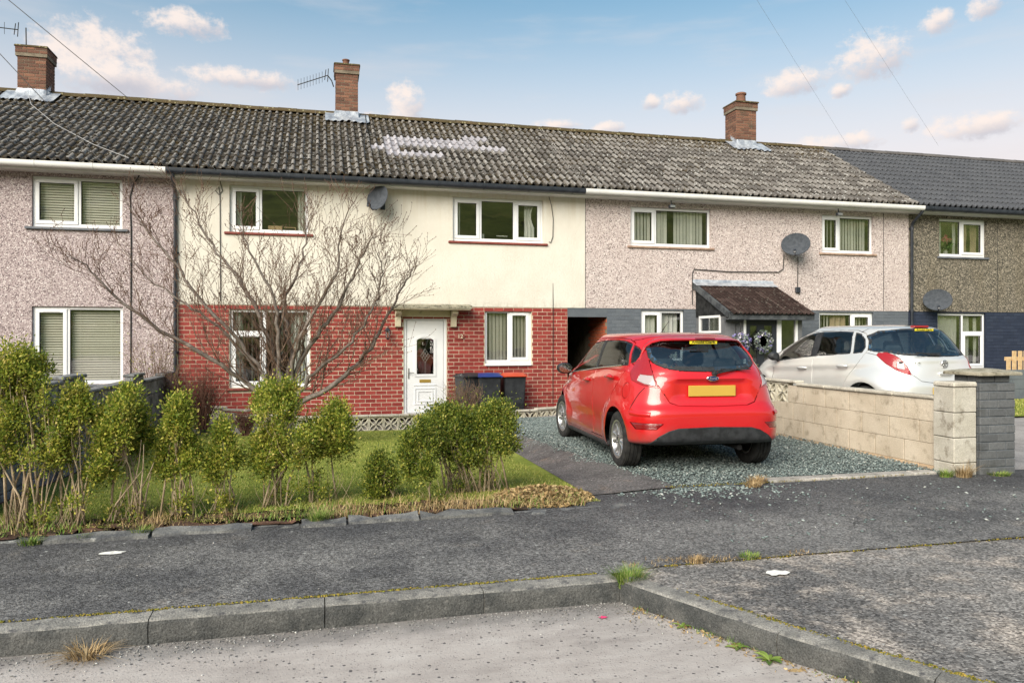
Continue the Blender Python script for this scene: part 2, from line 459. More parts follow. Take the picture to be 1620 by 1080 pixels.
# footway tarmac (behind the kerb), older tarmac on the crossing to the right
mb = MB(); xs = arange(-40, 1.86, .4) + arange(2.2, 40, .45)
mb.grid([[(x, y, g(x, y)) for y in [4.535 if x < 1.9 else 4.60] + arange(4.7, 6.62, .2)] for x in xs])
struct('pavement', mb, 'tarmac_footway', smooth=True, fix=True)
rows = []
for y in [4.67] + arange(4.4, 2.8, .2) + arange(2.4, -11, .5):
    x0 = kerb_x(min(y, 4.4)) + .14
    rows.append([(x0 + (30 - x0) * k, y, -0.004 + 0.006 * mnoise.noise((x0 + 30 * k, y, 3))) for k in (0, .01, .03, .06, .1, .15, .25, .4, .7, 1)])
mb = MB(); mb.grid(rows)
struct('crossing', mb, 'tarmac_old', smooth=True, fix=True)
sheet('lawn', arange(-2.78, 2.76, .13), arange(6.32, 15.22, .2), 'lawn_turf', .004, lambda x, y: not (x > 2.2 and y < 6.75))
PATH = [(6.62, 2.38, 3.30), (7.4, 2.44, 3.18), (8.4, 2.50, 3.02), (9.6, 2.56, 2.95), (11.2, 2.62, 2.9), (15.3, 2.7, 2.9)]
mb = MB(); mb.grid([[(lin(y, [(p[0], p[1]) for p in PATH]) * (1 - k) + lin(y, [(p[0], p[2]) for p in PATH]) * k, y, g(lin(y, [(p[0], p[1]) for p in PATH]) * (1 - k) + lin(y, [(p[0], p[2]) for p in PATH]) * k, y) + .012) for k in (0, .25, .5, .75, 1)] for y in arange(6.60, 15.25, .3)])
struct('garden_path', mb, 'tarmac_path', smooth=True)
grime('slate_dust', (0.075, .088, .088), (0.11, .125, .122), 4, .95, .6, 60, .1, fine=.5)
sheet('driveway', arange(2.70, 6.38, .2), arange(6.60, 15.22, .25), 'slate_dust', -0.004)
sheet('side_yard', arange(6.40, 24, .5), arange(6.6, 16.4, .4), 'neighbour_concrete', -0.008)
sheet('front_garden', arange(-14, -2.8, .5), arange(6.3, 16.4, .4), 'soil', -0.006)
mb = MB(); mb.box(-2.75, 5.9, 15.36, YF - .002, -.5, -.16)
struct('terrace', mb, 'neighbour_concrete')
sheet('far_lawn', arange(9.7, 22, .5), arange(9.9, 13.9, .4), 'lawn_turf', .02)
# the hillside across the road, which the windows mirror
hx = arange(-320, 320, 16); hy = arange(-60, -330, 12)
mb = MB(); mb.grid([[(x, y, -1.0 + 0.335 * (-60 - y) * (1 + .10 * mnoise.noise((x * .006, y * .006, 1))) + 4 * mnoise.noise((x * .03, y * .03, 2))) for y in hy] for x in hx])
def m_hill():
    m, t, b = new_mat('hill_grass'); p = t.pos()
    n = t.noise(t.scl(p, (.04, .04, .12)), 2.2, 6, 0.65)
    col = t.ramp(n, [(0.30, (0.06, 0.065, 0.025)), (0.42, (0.18, 0.215, 0.055)), (0.55, (0.27, 0.31, 0.08)), (0.7, (0.36, 0.30, 0.12))])
    setp(t, b, col, 0.95, spec=0.05)
m_hill()
struct('hill', mb, 'hill_grass', smooth=True)

# ------------------------------------------------------------------ kerbs
kerb = tag(empty('kerb', (0, 4.5, 0)), kind='structure')
def kerb_stone(a, b, wd=.135, top=0.0, drop=.16, parent=kerb):
    a = Vector((*a, 0)); b = Vector((*b, 0)); d = (b - a); L = d.length; d.normalize(); n = Vector((-d.y, d.x, 0))
    mb = MB(); prof = [(0, -drop), (-.004, -.03), (.006, -.010), (.022, 0), (wd, .004), (wd, -drop)]
    S = 9; P = []
    for i in range(S + 1):
        q = a + d * (.003 + (L - .006) * i / S)
        row = []
        for k, (o, z) in enumerate(prof):
            w = 0.005 * mnoise.noise((q.x * 7 + k, q.y * 7, 0)) + 0.003 * mnoise.noise((q.x * 25 + k, q.y * 25, 5))
            row.append(q + n * (o + w) + Vector((0, 0, z + top + w * .8)))
        P.append(row)
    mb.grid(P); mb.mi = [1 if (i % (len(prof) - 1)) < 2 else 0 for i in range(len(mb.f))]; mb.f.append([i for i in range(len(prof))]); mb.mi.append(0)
    k = S * len(prof); mb.f.append([k + i for i in range(len(prof))]); mb.mi.append(0)
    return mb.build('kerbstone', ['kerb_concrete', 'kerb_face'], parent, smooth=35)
x = 1.80
while x > -9:
    w = .915 if x < 1.75 else .86
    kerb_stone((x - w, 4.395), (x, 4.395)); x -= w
pts = []
for (x0, y0), (x1, y1) in zip(KR[:8], KR[1:9]):
    L = math.hypot(x1 - x0, y1 - y0); n = max(1, round(L / .915))
    for i in range(n): pts.append(((x1 + (x0 - x1) * (i + 1) / n, y1 + (y0 - y1) * (i + 1) / n), (x1 + (x0 - x1) * i / n, y1 + (y0 - y1) * i / n)))
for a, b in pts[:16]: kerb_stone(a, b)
# concrete edging along the hedge, broken in places, and the flush strip across the drive
edg = tag(empty('garden_edging', (0, 6.2, 0)), kind='structure')
x = -6.0
grime('edging_concrete', (0.075, 0.078, 0.085), (0.17, 0.17, 0.165), 6, 0.9, 0.8, 70, 0.2, fine=0.6, objr=0.2, dirt=((0.36, 0.36, 0.345), 9, 0.60, 0.70))
while x < 2.2:
    w = random.uniform(.3, .8); y = 6.09 + .03 * (x + 2) * .4 + random.uniform(-.025, .02); z = g(x, y) - random.choice((0, 0, .01, .03))
    mb = MB(); S = 6; P = []
    for i in range(S + 1):
        q = x + .01 + (w - .02) * i / S; j = lambda k: .026 * mnoise.noise((q * 6, k, 1)) + .012 * mnoise.noise((q * 19, k, 4))
        P.append([(q, y - .075 + j(1), z - .08), (q, y - .07 + j(2), z + .022 + j(3)), (q, y + .05 + j(4), z + .035 + j(5)), (q, y + .06, z - .08)])
    mb.grid(P); mb.f += [[0, 1, 2, 3], [S * 4 + i for i in range(4)]]; mb.mi += [0, 0]
    mb.build('edging_stone', 'edging_concrete', edg, smooth=40); x += w
x = 4.2
while x < 6.25:
    w = min(.9, 6.3 - x); mb = MB(); mb.box(x + .006, x + w - .006, 6.64 + .02 * math.sin(x), 6.78, -.05, g(x, 6.7) + .022, bev=.014)
    mb.build('edging_stone', 'pale_concrete', edg); x += w

# ------------------------------------------------------------------ building materials
def m_pebble(name, stops, scale=52, tint=None, tint_amt=0.3):
    m, t, b = new_mat(name)
    p = t.pos()
    w = t.vm('ADD', p, t.vm('SCALE', t.noise(p, 40, 2, out=1), 0.012))
    c = t.xyz(t.voro(w, scale, out='Color'))
    col = t.ramp(c[0], stops, 'CONSTANT')
    col = t.mix(0.35, col, t.ramp(c[1], [(0, (.3, .3, .3)), (1, (.72, .72, .72))]), 'OVERLAY')
    st = t.noise(t.scl(p, (1, 1, .35)), 1.6, 6, .62)
    col = t.mix(t.m('MULTIPLY', t.step(st, 0.42, 0.72), tint_amt), col, tint or (0.3, 0.22, 0.2))
    drip = t.noise(t.scl(p, (9, 1, .5)), 1.2, 4, .6)
    col = t.mix(t.m('MULTIPLY', t.step(drip, 0.58, 0.75), 0.22), col, (0.20, 0.16, 0.14))
    h = t.m('SUBTRACT', 1.0, t.voro(w, scale, out='Distance'))
    setp(t, b, col, 0.92, spec=0.2, normal=t.bump(h, 0.55, 0.012))
m_pebble('pebbledash_mauve', [(0, (0.15, 0.12, 0.125)), (0.13, (0.27, 0.22, 0.22)), (0.30, (0.37, 0.305, 0.31)), (0.62, (0.43, 0.365, 0.365)), (0.86, (0.60, 0.54, 0.53))], 56, (0.33, 0.27, 0.27))
m_pebble('pebbledash_pink', [(0, (0.13, 0.105, 0.10)), (0.08, (0.30, 0.25, 0.24)), (0.20, (0.47, 0.40, 0.385)), (0.62, (0.54, 0.465, 0.45)), (0.84, (0.68, 0.615, 0.595))], 56, (0.45, 0.37, 0.35))
m_pebble('pebbledash_grey', [(0, (0.05, 0.048, 0.04)), (0.22, (0.11, 0.10, 0.08)), (0.5, (0.17, 0.15, 0.12)), (0.82, (0.30, 0.265, 0.21))], 45, (0.13, 0.11, 0.075), .45)
def m_cream():
    m, t, b = new_mat('cream_render'); p = t.pos()
    col = t.mix(t.step(t.noise(p, 1.1, 5, .6), .35, .7), (0.64, 0.608, 0.54), (0.70, 0.668, 0.60))
    zz = t.xyz(p)[2]
    drip = t.noise(t.scl(p, (7, 1, .4)), 1.3, 5, .62)
    hi = t.step(zz, 3.9, 4.75)
    col = t.mix(t.m('MULTIPLY', t.step(drip, .45, .7), t.m('MULTIPLY_ADD', hi, .30, .05)), col, (0.50, 0.40, 0.255))
    col = t.mix(t.m('MULTIPLY', t.step(t.noise(p, 5, 6, .7), .6, .8), .3), col, (0.45, 0.40, 0.32))
    lo = t.m('MULTIPLY', t.step(zz, 2.42, 2.2), t.step(t.noise(t.scl(p, (5, 1, 2)), 3, 5, .7), .42, .7))
    col = t.mix(t.m('MULTIPLY', lo, .5), col, (0.40, 0.38, 0.32))
    h = t.m('ADD', t.noise(p, 75, 4, .7), t.m('MULTIPLY', t.noise(p, 22, 3), .6))
    setp(t, b, col, 0.9, spec=.2, normal=t.bump(h, .75, .015))
m_cream()
def m_brick(name, c1, c2, c3, dirt, dirt_amt=.5, rough=.85):
    m, t, b = new_mat(name); p = t.pos()
    r = t.objrand(); isl = t.island()
    q = t.m('FRACT', t.m('ADD', r, t.m('MULTIPLY', isl, 7.31)))
    col = t.ramp(q, [(0, c1), (.5, c2), (1, c3)])
    col = t.mix(.45, col, t.ramp(t.noise(p, 45, 4, .7), [(.3, (.25, .25, .25)), (.7, (.78, .78, .78))]), 'OVERLAY')
    col = t.mix(t.m('MULTIPLY', t.step(t.noise(p, 3.5, 6, .65), .5, .75), dirt_amt), col, dirt)
    setp(t, b, col, rough, spec=.3, normal=t.bump(t.noise(p, 120, 3, .7), .5, .006))
m_brick('brick_red', (0.19, 0.026, 0.022), (0.235, 0.032, 0.027), (0.285, 0.046, 0.037), (0.15, 0.05, 0.04), .4, .6)
m_brick('brick_grey', (0.095, 0.108, 0.128), (0.105, 0.120, 0.14), (0.118, 0.132, 0.152), (0.075, 0.08, 0.09), .3)
m_brick('brick_navy', (0.018, 0.026, 0.048), (0.022, 0.031, 0.056), (0.028, 0.038, 0.064), (0.03, 0.032, 0.04), .3)
m_brick('brick_chimney', (0.105, 0.052, 0.038), (0.155, 0.074, 0.050), (0.215, 0.105, 0.068), (0.075, 0.065, 0.045), .85)
m_brick('brick_passage', (0.30, 0.07, 0.035), (0.36, 0.085, 0.04), (0.40, 0.11, 0.05), (0.2, 0.06, 0.04), .4)
def m_tile(name, stops, moss, lichen, moss_lo=.52):
    m, t, b = new_mat(name); p = t.pos()
    r = t.m('FRACT', t.m('ADD', t.objrand(), t.m('MULTIPLY', t.island(), 5.7)))
    col = t.ramp(r, stops)
    col = t.mix(.5, col, t.ramp(t.noise(p, 26, 5, .7), [(.3, (.22, .22, .22)), (.7, (.78, .78, .78))]), 'OVERLAY')
    if moss:
        big = t.noise(p, 1.0, 3); z = t.xyz(p)[2]
        ms = t.m('ADD', t.noise(p, 9, 5, .7), t.m('ADD', t.m('MULTIPLY', t.m('SUBTRACT', big, .5), .35), t.m('MULTIPLY', t.step(z, 6.3, 7.3), .14)))
        col = t.mix(t.m('MULTIPLY', t.step(ms, moss_lo, moss_lo + .16), .85), col, t.mix(t.noise(p, 4, 2), (0.048, 0.044, 0.016), (0.105, 0.068, 0.034)))
        li = t.m('MULTIPLY', t.step(t.xyz(t.voro(p, 15, out='Color'))[0], .66, .72), t.step(t.m('ADD', t.voro(p, 15, out='Distance'), t.m('MULTIPLY', t.noise(p, 40, 3), .3)), .60, .40))
        col = t.mix(t.m('MULTIPLY', li, .7), col, lichen)
    setp(t, b, col, .92, spec=.15, normal=t.bump(t.noise(p, 70, 4, .7), .8, .012))
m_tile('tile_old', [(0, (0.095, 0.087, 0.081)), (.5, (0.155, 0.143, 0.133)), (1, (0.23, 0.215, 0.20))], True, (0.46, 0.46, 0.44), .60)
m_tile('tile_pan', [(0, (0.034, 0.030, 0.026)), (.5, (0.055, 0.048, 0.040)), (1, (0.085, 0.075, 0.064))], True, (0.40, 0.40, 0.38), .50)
m_tile('tile_clean', [(0, (0.29, 0.28, 0.305)), (1, (0.42, 0.405, 0.43))], False, None)
m_tile('tile_new', [(0, (0.070, 0.074, 0.084)), (1, (0.088, 0.092, 0.102))], False, None)
m_tile('tile_porch', [(0, (0.026, 0.017, 0.015)), (.6, (0.042, 0.027, 0.024)), (1, (0.065, 0.045, 0.04))], True, (0.11, 0.10, 0.085), .70)
m_tile('ridge_moss', [(0, (0.085, 0.075, 0.055)), (1, (0.15, 0.13, 0.10))], True, (0.3, 0.28, 0.16), .40)
m_tile('ridge_new', [(0, (0.085, 0.08, 0.08)), (1, (0.12, 0.112, 0.11))], False, None)
grime('mortar_cream', (0.52, 0.45, 0.34), (0.62, 0.55, 0.43), 5, .9, .4, 120, .2, fine=.4)
grime('mortar_grey', (0.095, 0.108, 0.125), (0.11, 0.124, 0.14), 5, .9, .4, 90, .2)
grime('mortar_navy', (0.017, 0.023, 0.04), (0.024, 0.031, 0.05), 5, .9, .4, 90, .2)
grime('mortar_chimney', (0.15, 0.125, 0.095), (0.22, 0.19, 0.145), 5, .95, .6, 90, .1, fine=.5)
grime('upvc_white', (0.70, 0.715, 0.74), (0.75, 0.76, 0.775), 3, .35, 0, 60, .5, fine=.06)
grime('paint_white', (0.64, 0.64, 0.635), (0.72, 0.72, 0.71), 3, .5, 0, 60, .4, fine=.1, dirt=((0.45, .40, .34), 6, .58, .85))
grime('stone_cream', (0.52, 0.46, 0.33), (0.62, 0.56, 0.43), 4, .8, .3, 90, .2, fine=.3, dirt=((0.16, .15, .12), 9, .56, .75))
grime('pipe_black', (0.014, 0.018, 0.026), (0.026, 0.031, 0.042), 6, .4, 0, 60, .5, fine=.2)
grime('sill_red', (0.17, 0.035, 0.028), (0.24, 0.06, 0.045), 6, .6, .3, 90, .4, fine=.3)
grime('sill_brown', (0.27, 0.18, 0.135), (0.40, 0.29, 0.225), 9, .7, .3, 90, .3, fine=.4)
grime('sill_slate', (0.10, 0.11, 0.13), (0.16, 0.17, 0.19), 6, .6, .2, 90, .4)
grime('lead', (0.26, 0.29, 0.34), (0.50, 0.53, 0.57), 5, .45, .6, 22, .5, metal=.35, fine=.3)
grime('slate_wood', (0.035, 0.040, 0.046), (0.085, 0.093, 0.10), 7, .8, .5, 50, .2, fine=.4)
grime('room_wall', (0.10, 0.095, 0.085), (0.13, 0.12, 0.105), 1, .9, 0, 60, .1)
grime('blind_cream', (0.72, 0.71, 0.60), (0.78, 0.77, 0.67), 2, .6, 0, 60, .3, fine=.08)
grime('blind_green', (0.66, 0.69, 0.60), (0.74, 0.76, 0.67), 3, .7, 0, 60, .2, fine=.1)
grime('curtain_white', (0.62, 0.66, 0.60), (0.72, 0.74, 0.68), 3, .85, 0, 60, .1, fine=.1)
grime('curtain_tan', (0.46, 0.36, 0.24), (0.55, 0.45, 0.31), 3, .85, 0, 60, .1, fine=.1)
grime('rubber', (0.012, 0.012, 0.013), (0.022, 0.022, 0.022), 9, .7, 0, 60, .3)
grime('cable_dark', (0.02, 0.02, 0.02), (0.04, 0.038, 0.036), 9, .6, 0, 60, .3)
grime('cable_grey', (0.30, 0.30, 0.31), (0.40, 0.40, 0.40), 9, .6, 0, 60, .3)
grime('wood_pale', (0.46, 0.31, 0.16), (0.55, 0.40, 0.23), 12, .8, .3, 60, .2, fine=.4)
flat('brass', (0.62, 0.42, 0.10), .3, .6)
flat('steel', (0.45, 0.45, 0.46), .3, .9)
flat('anthracite', (0.022, 0.026, 0.034), .45)
def m_glass(name, tint, refl, rough=0.0, body=None):
    m, t, b = new_mat(name)
    t.n.remove(b); o = [n for n in t.n if n.type == 'OUTPUT_MATERIAL'][0]
    tr = t.node('ShaderNodeBsdfTransparent'); tr.inputs[0].default_value = (*tint, 1)
    gl = t.node('ShaderNodeBsdfGlossy'); gl.inputs['Roughness'].default_value = rough
    fr = t.node('ShaderNodeLayerWeight'); fr.inputs['Blend'].default_value = .35
    fac = t.m('MULTIPLY_ADD', fr.outputs['Fresnel'], 0.5, refl, clamp=True)
    mx = t.node('ShaderNodeMixShader'); t.put(mx.inputs[0], fac)
    t.l.new(tr.outputs[0], mx.inputs[1]); t.l.new(gl.outputs[0], mx.inputs[2]); t.l.new(mx.outputs[0], o.inputs[0])
    # uneven old panes bend what they mirror
    nrm = t.bump(t.noise(t.pos(), 2.2, 2), .06, .02); t.put(gl.inputs['Normal'], nrm)
m_glass('window_glass', (0.99, 0.99, 0.99), 0.075)
m_glass('car_glass', (0.82, 0.88, 0.86), 0.07)
m_glass('car_glass_dark', (0.46, 0.56, 0.60), 0.16)

# ------------------------------------------------------------------ building helpers
def inst(name, me, parent, loc, rot=None, scale=(1, 1, 1)):
    M = Matrix.Translation(loc) @ (rot if rot is not None else Matrix()) @ Matrix.Diagonal((*scale, 1))
    o = bpy.data.objects.new(name, me); o.matrix_basis = M
    return link(o, parent, M)
def wall_sheet(mb, x0, x1, z0, z1, y, holes, depth=.14, mi=0):
    """front face with rectangular openings and their reveals"""
    xs = sorted({x0, x1, *[min(max(h[k], x0), x1) for h in holes for k in (0, 1)]})
    zs = sorted({z0, z1, *[min(max(h[k], z0), z1) for h in holes for k in (2, 3)]})
    for a, b in zip(xs, xs[1:]):
        for c, d in zip(zs, zs[1:]):
            mx, mz = (a + b) / 2, (c + d) / 2
            if any(h[0] < mx < h[1] and h[2] < mz < h[3] for h in holes): continue
            mb.add([(a, y, c), (b, y, c), (b, y, d), (a, y, d)], [(0, 1, 2, 3)], mi)
    for h in holes:
        a, b, c, d = max(h[0], x0), min(h[1], x1), max(h[2], z0), min(h[3], z1)
        if a >= b or c >= d: continue
        mb.add([(a, y, c), (a, y + depth, c), (a, y + depth, d), (a, y, d)], [(0, 1, 2, 3)], mi)
        mb.add([(b, y, c), (b, y, d), (b, y + depth, d), (b, y + depth, c)], [(0, 1, 2, 3)], mi)
        mb.add([(a, y, d), (a, y + depth, d), (b, y + depth, d), (b, y, d)], [(0, 1, 2, 3)], mi)
        mb.add([(a, y, c), (b, y, c), (b, y + depth, c), (a, y + depth, c)], [(0, 1, 2, 3)], mi)
def brick_mesh(name, L, H, T, mat):
    mb = MB(); mb.box(-L / 2, L / 2, 0, T, -H / 2, H / 2, bev=.003)
    return mb.mesh(name, mat)
def lay_bricks(parent, x0, x1, z0, z1, holes, mat, show, L=.225, C=.0858, joint=.0115, proud=.006, limit=300, clear=.0):
    """stretcher-bond face: the bricks that show largest are objects, the rest one joined part"""
    me = brick_mesh('brick', L - joint, C - joint, proud + .02, mat)
    cells = []; k = 0; z = z1
    while z - C > z0 - .02:
        segs = [(x0, x1)]
        for h in holes:
            if h[2] < z - C / 2 < h[3]:
                segs = [s for a, b in segs for s in ((a, min(b, h[0])), (max(a, h[1]), b)) if s[1] - s[0] > .03]
        for a, b in segs:
            x = x0 + (-.5 if k % 2 else 0) * L
            while x < b:
                c, d = max(x, a), min(x + L, b)
                if d - c > .035: cells.append((c, d, z - C))
                x += L
        z -= C; k += 1
    cells.sort(key=lambda c: (not show(c[0], c[2]), c[0]))
    rest = MB()
    for i, (c, d, zz) in enumerate(cells):
        w = (d - c - joint) / (L - joint); cx = (c + d) / 2; cz = zz + C / 2
        jy = random.uniform(-.0025, .0025)
        if i < limit and show(c, zz):
            inst('brick', me, parent, (cx, YF - proud + jy, cz), Matrix.Rotation(R(random.uniform(-.35, .35)), 4, 'Y'), (w, 1, random.uniform(.96, 1.03)))
        else:
            rest.box(c + joint / 2, d - joint / 2, YF - proud + jy, YF + .012, zz + joint / 2, zz + C - joint / 2)
    if rest.v: tag(rest.build('brickwork', mat, parent), kind='stuff')
pane_cache = {}
def window(house, x0, x1, z0, z1, muls=(), transoms=(), sash=(), sill=None, sillx=.07, recess=.055, head=0, jamb=0.0):
    """uPVC window: outer frame with mullions (window), opening sashes, panes, sill"""
    yo = YF + recess; F = .062
    mb = MB(); mb.box(x0, x1, yo, yo + .06, z0, z0 + F + .012, bev=.006); mb.box(x0, x1, yo, yo + .06, z1 - F, z1, bev=.006)
    mb.box(x0, x0 + F, yo + .001, yo + .06, z0 + F + .012, z1 - F, bev=.006); mb.box(x1 - F, x1, yo + .001, yo + .06, z0 + F + .012, z1 - F, bev=.006)
    edges = [x0 + F / 2] + list(muls) + [x1 - F / 2]
    for m in muls: mb.box(m - F / 2, m + F / 2, yo + .002, yo + .06, z0 + F + .012, z1 - F, bev=.005)
    lights = []
    for i, (a, b) in enumerate(zip(edges, edges[1:])):
        zt = [tz for k, tz in transoms if k == i]
        for tz in zt: mb.box(a + F / 2, b - F / 2, yo + .003, yo + .06, tz - F / 2, tz + F / 2, bev=.005)
        zz = [z0 + F / 2 + .012] + zt + [z1 - F / 2]
        for c, d in zip(zz, zz[1:]): lights.append((a + F / 2, b - F / 2, c + F / 2, d - F / 2))
    if head: mb.box(x0 - .0, x1 + jamb, yo - .01, yo + .05, z1 + .001, z1 + head)
    w = mb.build('window', 'upvc_white', house)
    for k, (a, b, c, d) in enumerate(lights):
        if k in sash:
            s = MB(); S = .058; y1 = yo - .017
            s.box(a - .012, b + .012, y1, yo + .05, c - .012, c + S, bev=.006); s.box(a - .012, b + .012, y1, yo + .05, d - S, d + .012, bev=.006)
            s.box(a - .012, a + S, y1 + .001, yo + .05, c + S, d - S, bev=.006); s.box(b - S, b + .012, y1 + .001, yo + .05, c + S, d - S, bev=.006)
            s.build('sash', 'upvc_white', w); a += S; b -= S; c += S; d -= S
            e = MB(); e.box(a + .06, b - .06, y1 - .008, y1 + .004, d + .018, d + .036, bev=.003)
            if b - a > .3: e.build('trickle_vent', 'upvc_white', w)
        gk = MB(); q = .007                                    # black gasket round the glass
        gk.box(a, b, yo + .008, yo + .03, c, c + q); gk.box(a, b, yo + .008, yo + .03, d - q, d)
        gk.box(a, a + q, yo + .008, yo + .03, c + q, d - q); gk.box(b - q, b, yo + .008, yo + .03, c + q, d - q)
        gk.build('gasket', 'rubber', w)
        p = MB(); p.box(a + q * .5, b - q * .5, yo + .022, yo + .027, c + q * .5, d - q * .5); p.build('pane', 'window_glass', w)
    if sill:
        s = MB(); s.box(x0 - sillx, x1 + sillx, YF - .055, yo + .02, z0 - .055, z0 - .004, bev=.01); s.build('sill', sill, w)
    return w
def slats(win, x0, x1, z0, z1, pitch, mat, tilt=38, yb=.17):
    n = int((z1 - z0) / pitch); w = pitch * .98
    s = MB(); s.box(-.5, .5, -w / 2, w / 2, -.0012, .0012); me = s.mesh('blind_slat', mat)
    for i in range(n):
        inst('blind_slat', me, win, ((x0 + x1) / 2, YF + yb, z0 + pitch * (i + .5)), Matrix.Rotation(R(tilt + random.uniform(-3, 3)), 4, 'X') @ Matrix.Rotation(R(random.uniform(-.15, .15)), 4, 'Y'), (x1 - x0, 1, 1))
    for k in (.18, .82):
        c = MB(); c.tube([(x0 + (x1 - x0) * k, YF + yb - .03, z0), (x0 + (x1 - x0) * k, YF + yb - .03, z1)], .0025, 4); c.build('blind_cord', 'blind_cream', win)
def vanes(win, x0, x1, z0, z1, mat, pitch=.09, gap=None, turn=35, yb=.20):
    s = MB(); s.box(-.044, .044, -.001, .001, z0, z1); me = s.mesh('blind_vane', mat)
    x = x0 + .03
    while x < x1:
        if not (gap and gap[0] < x < gap[1]):
            inst('blind_vane', me, win, (x, YF + yb, 0), Matrix.Rotation(R(turn + random.uniform(-12, 12)), 4, 'Z'))
        x += pitch
def curtain(win, x0, x1, z0, z1, mat, folds=4, yb=.20, gather=0.0):
    P = []
    for i in range(9):
        z = z1 + (z0 - z1) * i / 8; row = []
        for j in range(folds * 6 + 1):
            u = j / (folds * 6); k = gather * math.sin(PI * min(1, i / 5)) if gather else 0
            xx = x0 + (x1 - x0) * (u * (1 - abs(k)) + (abs(k) if k < 0 else 0))
            row.append((xx, YF + yb + .028 * math.sin(u * folds * 2 * PI) + .008 * math.sin(i + 9 * u), z))
        P.append(row)
    mb = MB(); mb.grid(P); mb.build('curtain', mat, win, smooth=True, fix=False)
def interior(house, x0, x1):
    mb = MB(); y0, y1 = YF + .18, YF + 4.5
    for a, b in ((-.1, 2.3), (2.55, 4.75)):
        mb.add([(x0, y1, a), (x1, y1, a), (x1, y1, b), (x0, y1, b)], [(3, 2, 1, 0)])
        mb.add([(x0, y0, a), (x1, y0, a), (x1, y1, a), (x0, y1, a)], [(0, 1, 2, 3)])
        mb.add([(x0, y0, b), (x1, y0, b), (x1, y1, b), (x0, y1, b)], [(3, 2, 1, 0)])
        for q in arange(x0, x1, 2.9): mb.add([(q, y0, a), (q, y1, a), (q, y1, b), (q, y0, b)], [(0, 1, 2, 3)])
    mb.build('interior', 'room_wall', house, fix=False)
def shell(house, x0, x1, mat):
    mb = MB(); yb = YF + 7.0
    mb.add([(x0, yb, -.4), (x1, yb, -.4), (x1, yb, 4.8), (x0, yb, 4.8)], [(3, 2, 1, 0)])
    mb.build('rear_wall', mat, house)
# roof geometry: eaves edge to ridge
EY, EZ, RY, RZ = YF - .36, 4.865, YF + 3.5, 7.19
PITCH = math.atan2(RZ - EZ, RY - EY); SL = math.hypot(RY - EY, RZ - EZ)
def roof_pt(x, s, h=0.0):
    return Vector((x, EY + s * math.cos(PITCH) - h * math.sin(PITCH), EZ + s * math.sin(PITCH) + h * math.cos(PITCH)))
def tile_mesh(name, mat, W=.33, L=.46, rh=.052, T=.036, rolls=2, pan=None):
    prof = []; pw = W / rolls
    for r in range(rolls):
        b = r * pw
        prof += [(b, 0.004), (b + pw * .06, 0.0), (b + pw * .52, 0.0)]
        for k in range(1, 6):
            a = PI * k / 6; prof.append((b + pw * (.52 + .46 * (1 - math.cos(a)) / 2), rh * math.sin(a) ** .8))
    prof.append((W, .004))
    mb = MB(); n = len(prof)
    for y, z in ((0, 0), (L, 0)): mb.v += [(x, y, z + h) for x, h in prof]
    mb.v += [(x, 0.004, h - T) for x, h in prof]
    for i in range(n - 1):
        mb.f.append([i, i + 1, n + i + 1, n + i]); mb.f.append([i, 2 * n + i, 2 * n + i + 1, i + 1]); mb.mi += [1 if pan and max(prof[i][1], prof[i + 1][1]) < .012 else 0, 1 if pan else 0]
    return mb.mesh(name, [mat, pan] if pan else mat, smooth=50, fix=False)
TILT = R(5.2)
def lay_tiles(roof, x0, x1, mat, vis, gauge=.375, W=.33, pan=None, skip=None, clean=None, jit=1.0, limit=300):
    me = tile_mesh('roof_tile', mat, W, pan=pan); mc = tile_mesh('roof_tile', 'tile_clean', W) if clean else None
    rows = int(SL / gauge); cells = []
    for r in range(rows):
        x = x0
        while x < x1 - .02: cells.append((r, x)); x += W
    cells = [c for c in cells if not (skip and skip(c[1] + W / 2, c[0] * gauge + .2))]
    cells.sort(key=lambda c: (not vis(c[1]), -c[0] * 0 + c[1] * 0, c[0]))
    rest = []
    n = 0
    for r, x in cells:
        if not vis(x): continue
        p = roof_pt(x + random.uniform(-.004, .004) * jit, r * gauge + random.uniform(-.006, .006) * jit, .036)
        rot = Matrix.Rotation(PITCH - TILT, 4, 'X') @ Matrix.Rotation(R(random.uniform(-.7, .7) * jit), 4, 'Z') @ Matrix.Rotation(R(random.uniform(-.5, .5) * jit), 4, 'Y')
        m = mc if clean and clean(r, x) else me
        sx = min(1.0, (x1 - x) / W)
        if n < limit: inst('roof_tile', m, roof, p, rot, (sx, 1, 1)); n += 1
        else: rest.append((Matrix.Translation(p) @ rot @ Matrix.Diagonal((sx, 1, 1, 1)), m is mc))
    if rest:
        mb = MB(); base = me
        vs = [v.co for v in base.vertices]; fs = [list(p.vertices) for p in base.polygons]; pm = [p.material_index for p in base.polygons]
        for M, c in rest:
            mb.add([M @ v for v in vs], fs)
            mb.mi[-len(fs):] = [2 if c else i_ for i_ in pm]
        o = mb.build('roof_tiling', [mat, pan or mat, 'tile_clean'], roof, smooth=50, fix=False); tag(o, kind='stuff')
def make_roof(house, x0, x1, mat='slate_wood'):
    mb = MB(); h = -.03
    a, b, c, d = roof_pt(x0, .05, h), roof_pt(x1, .05, h), roof_pt(x1, SL, h), roof_pt(x0, SL, h)
    mb.add([a, b, c, d], [(0, 1, 2, 3)])
    e, f = Vector((x0, 2 * RY - EY, EZ)), Vector((x1, 2 * RY - EY, EZ))
    mb.add([d, c, f, e], [(0, 1, 2, 3)])
    return mb.build('roof', mat, house, fix=False)
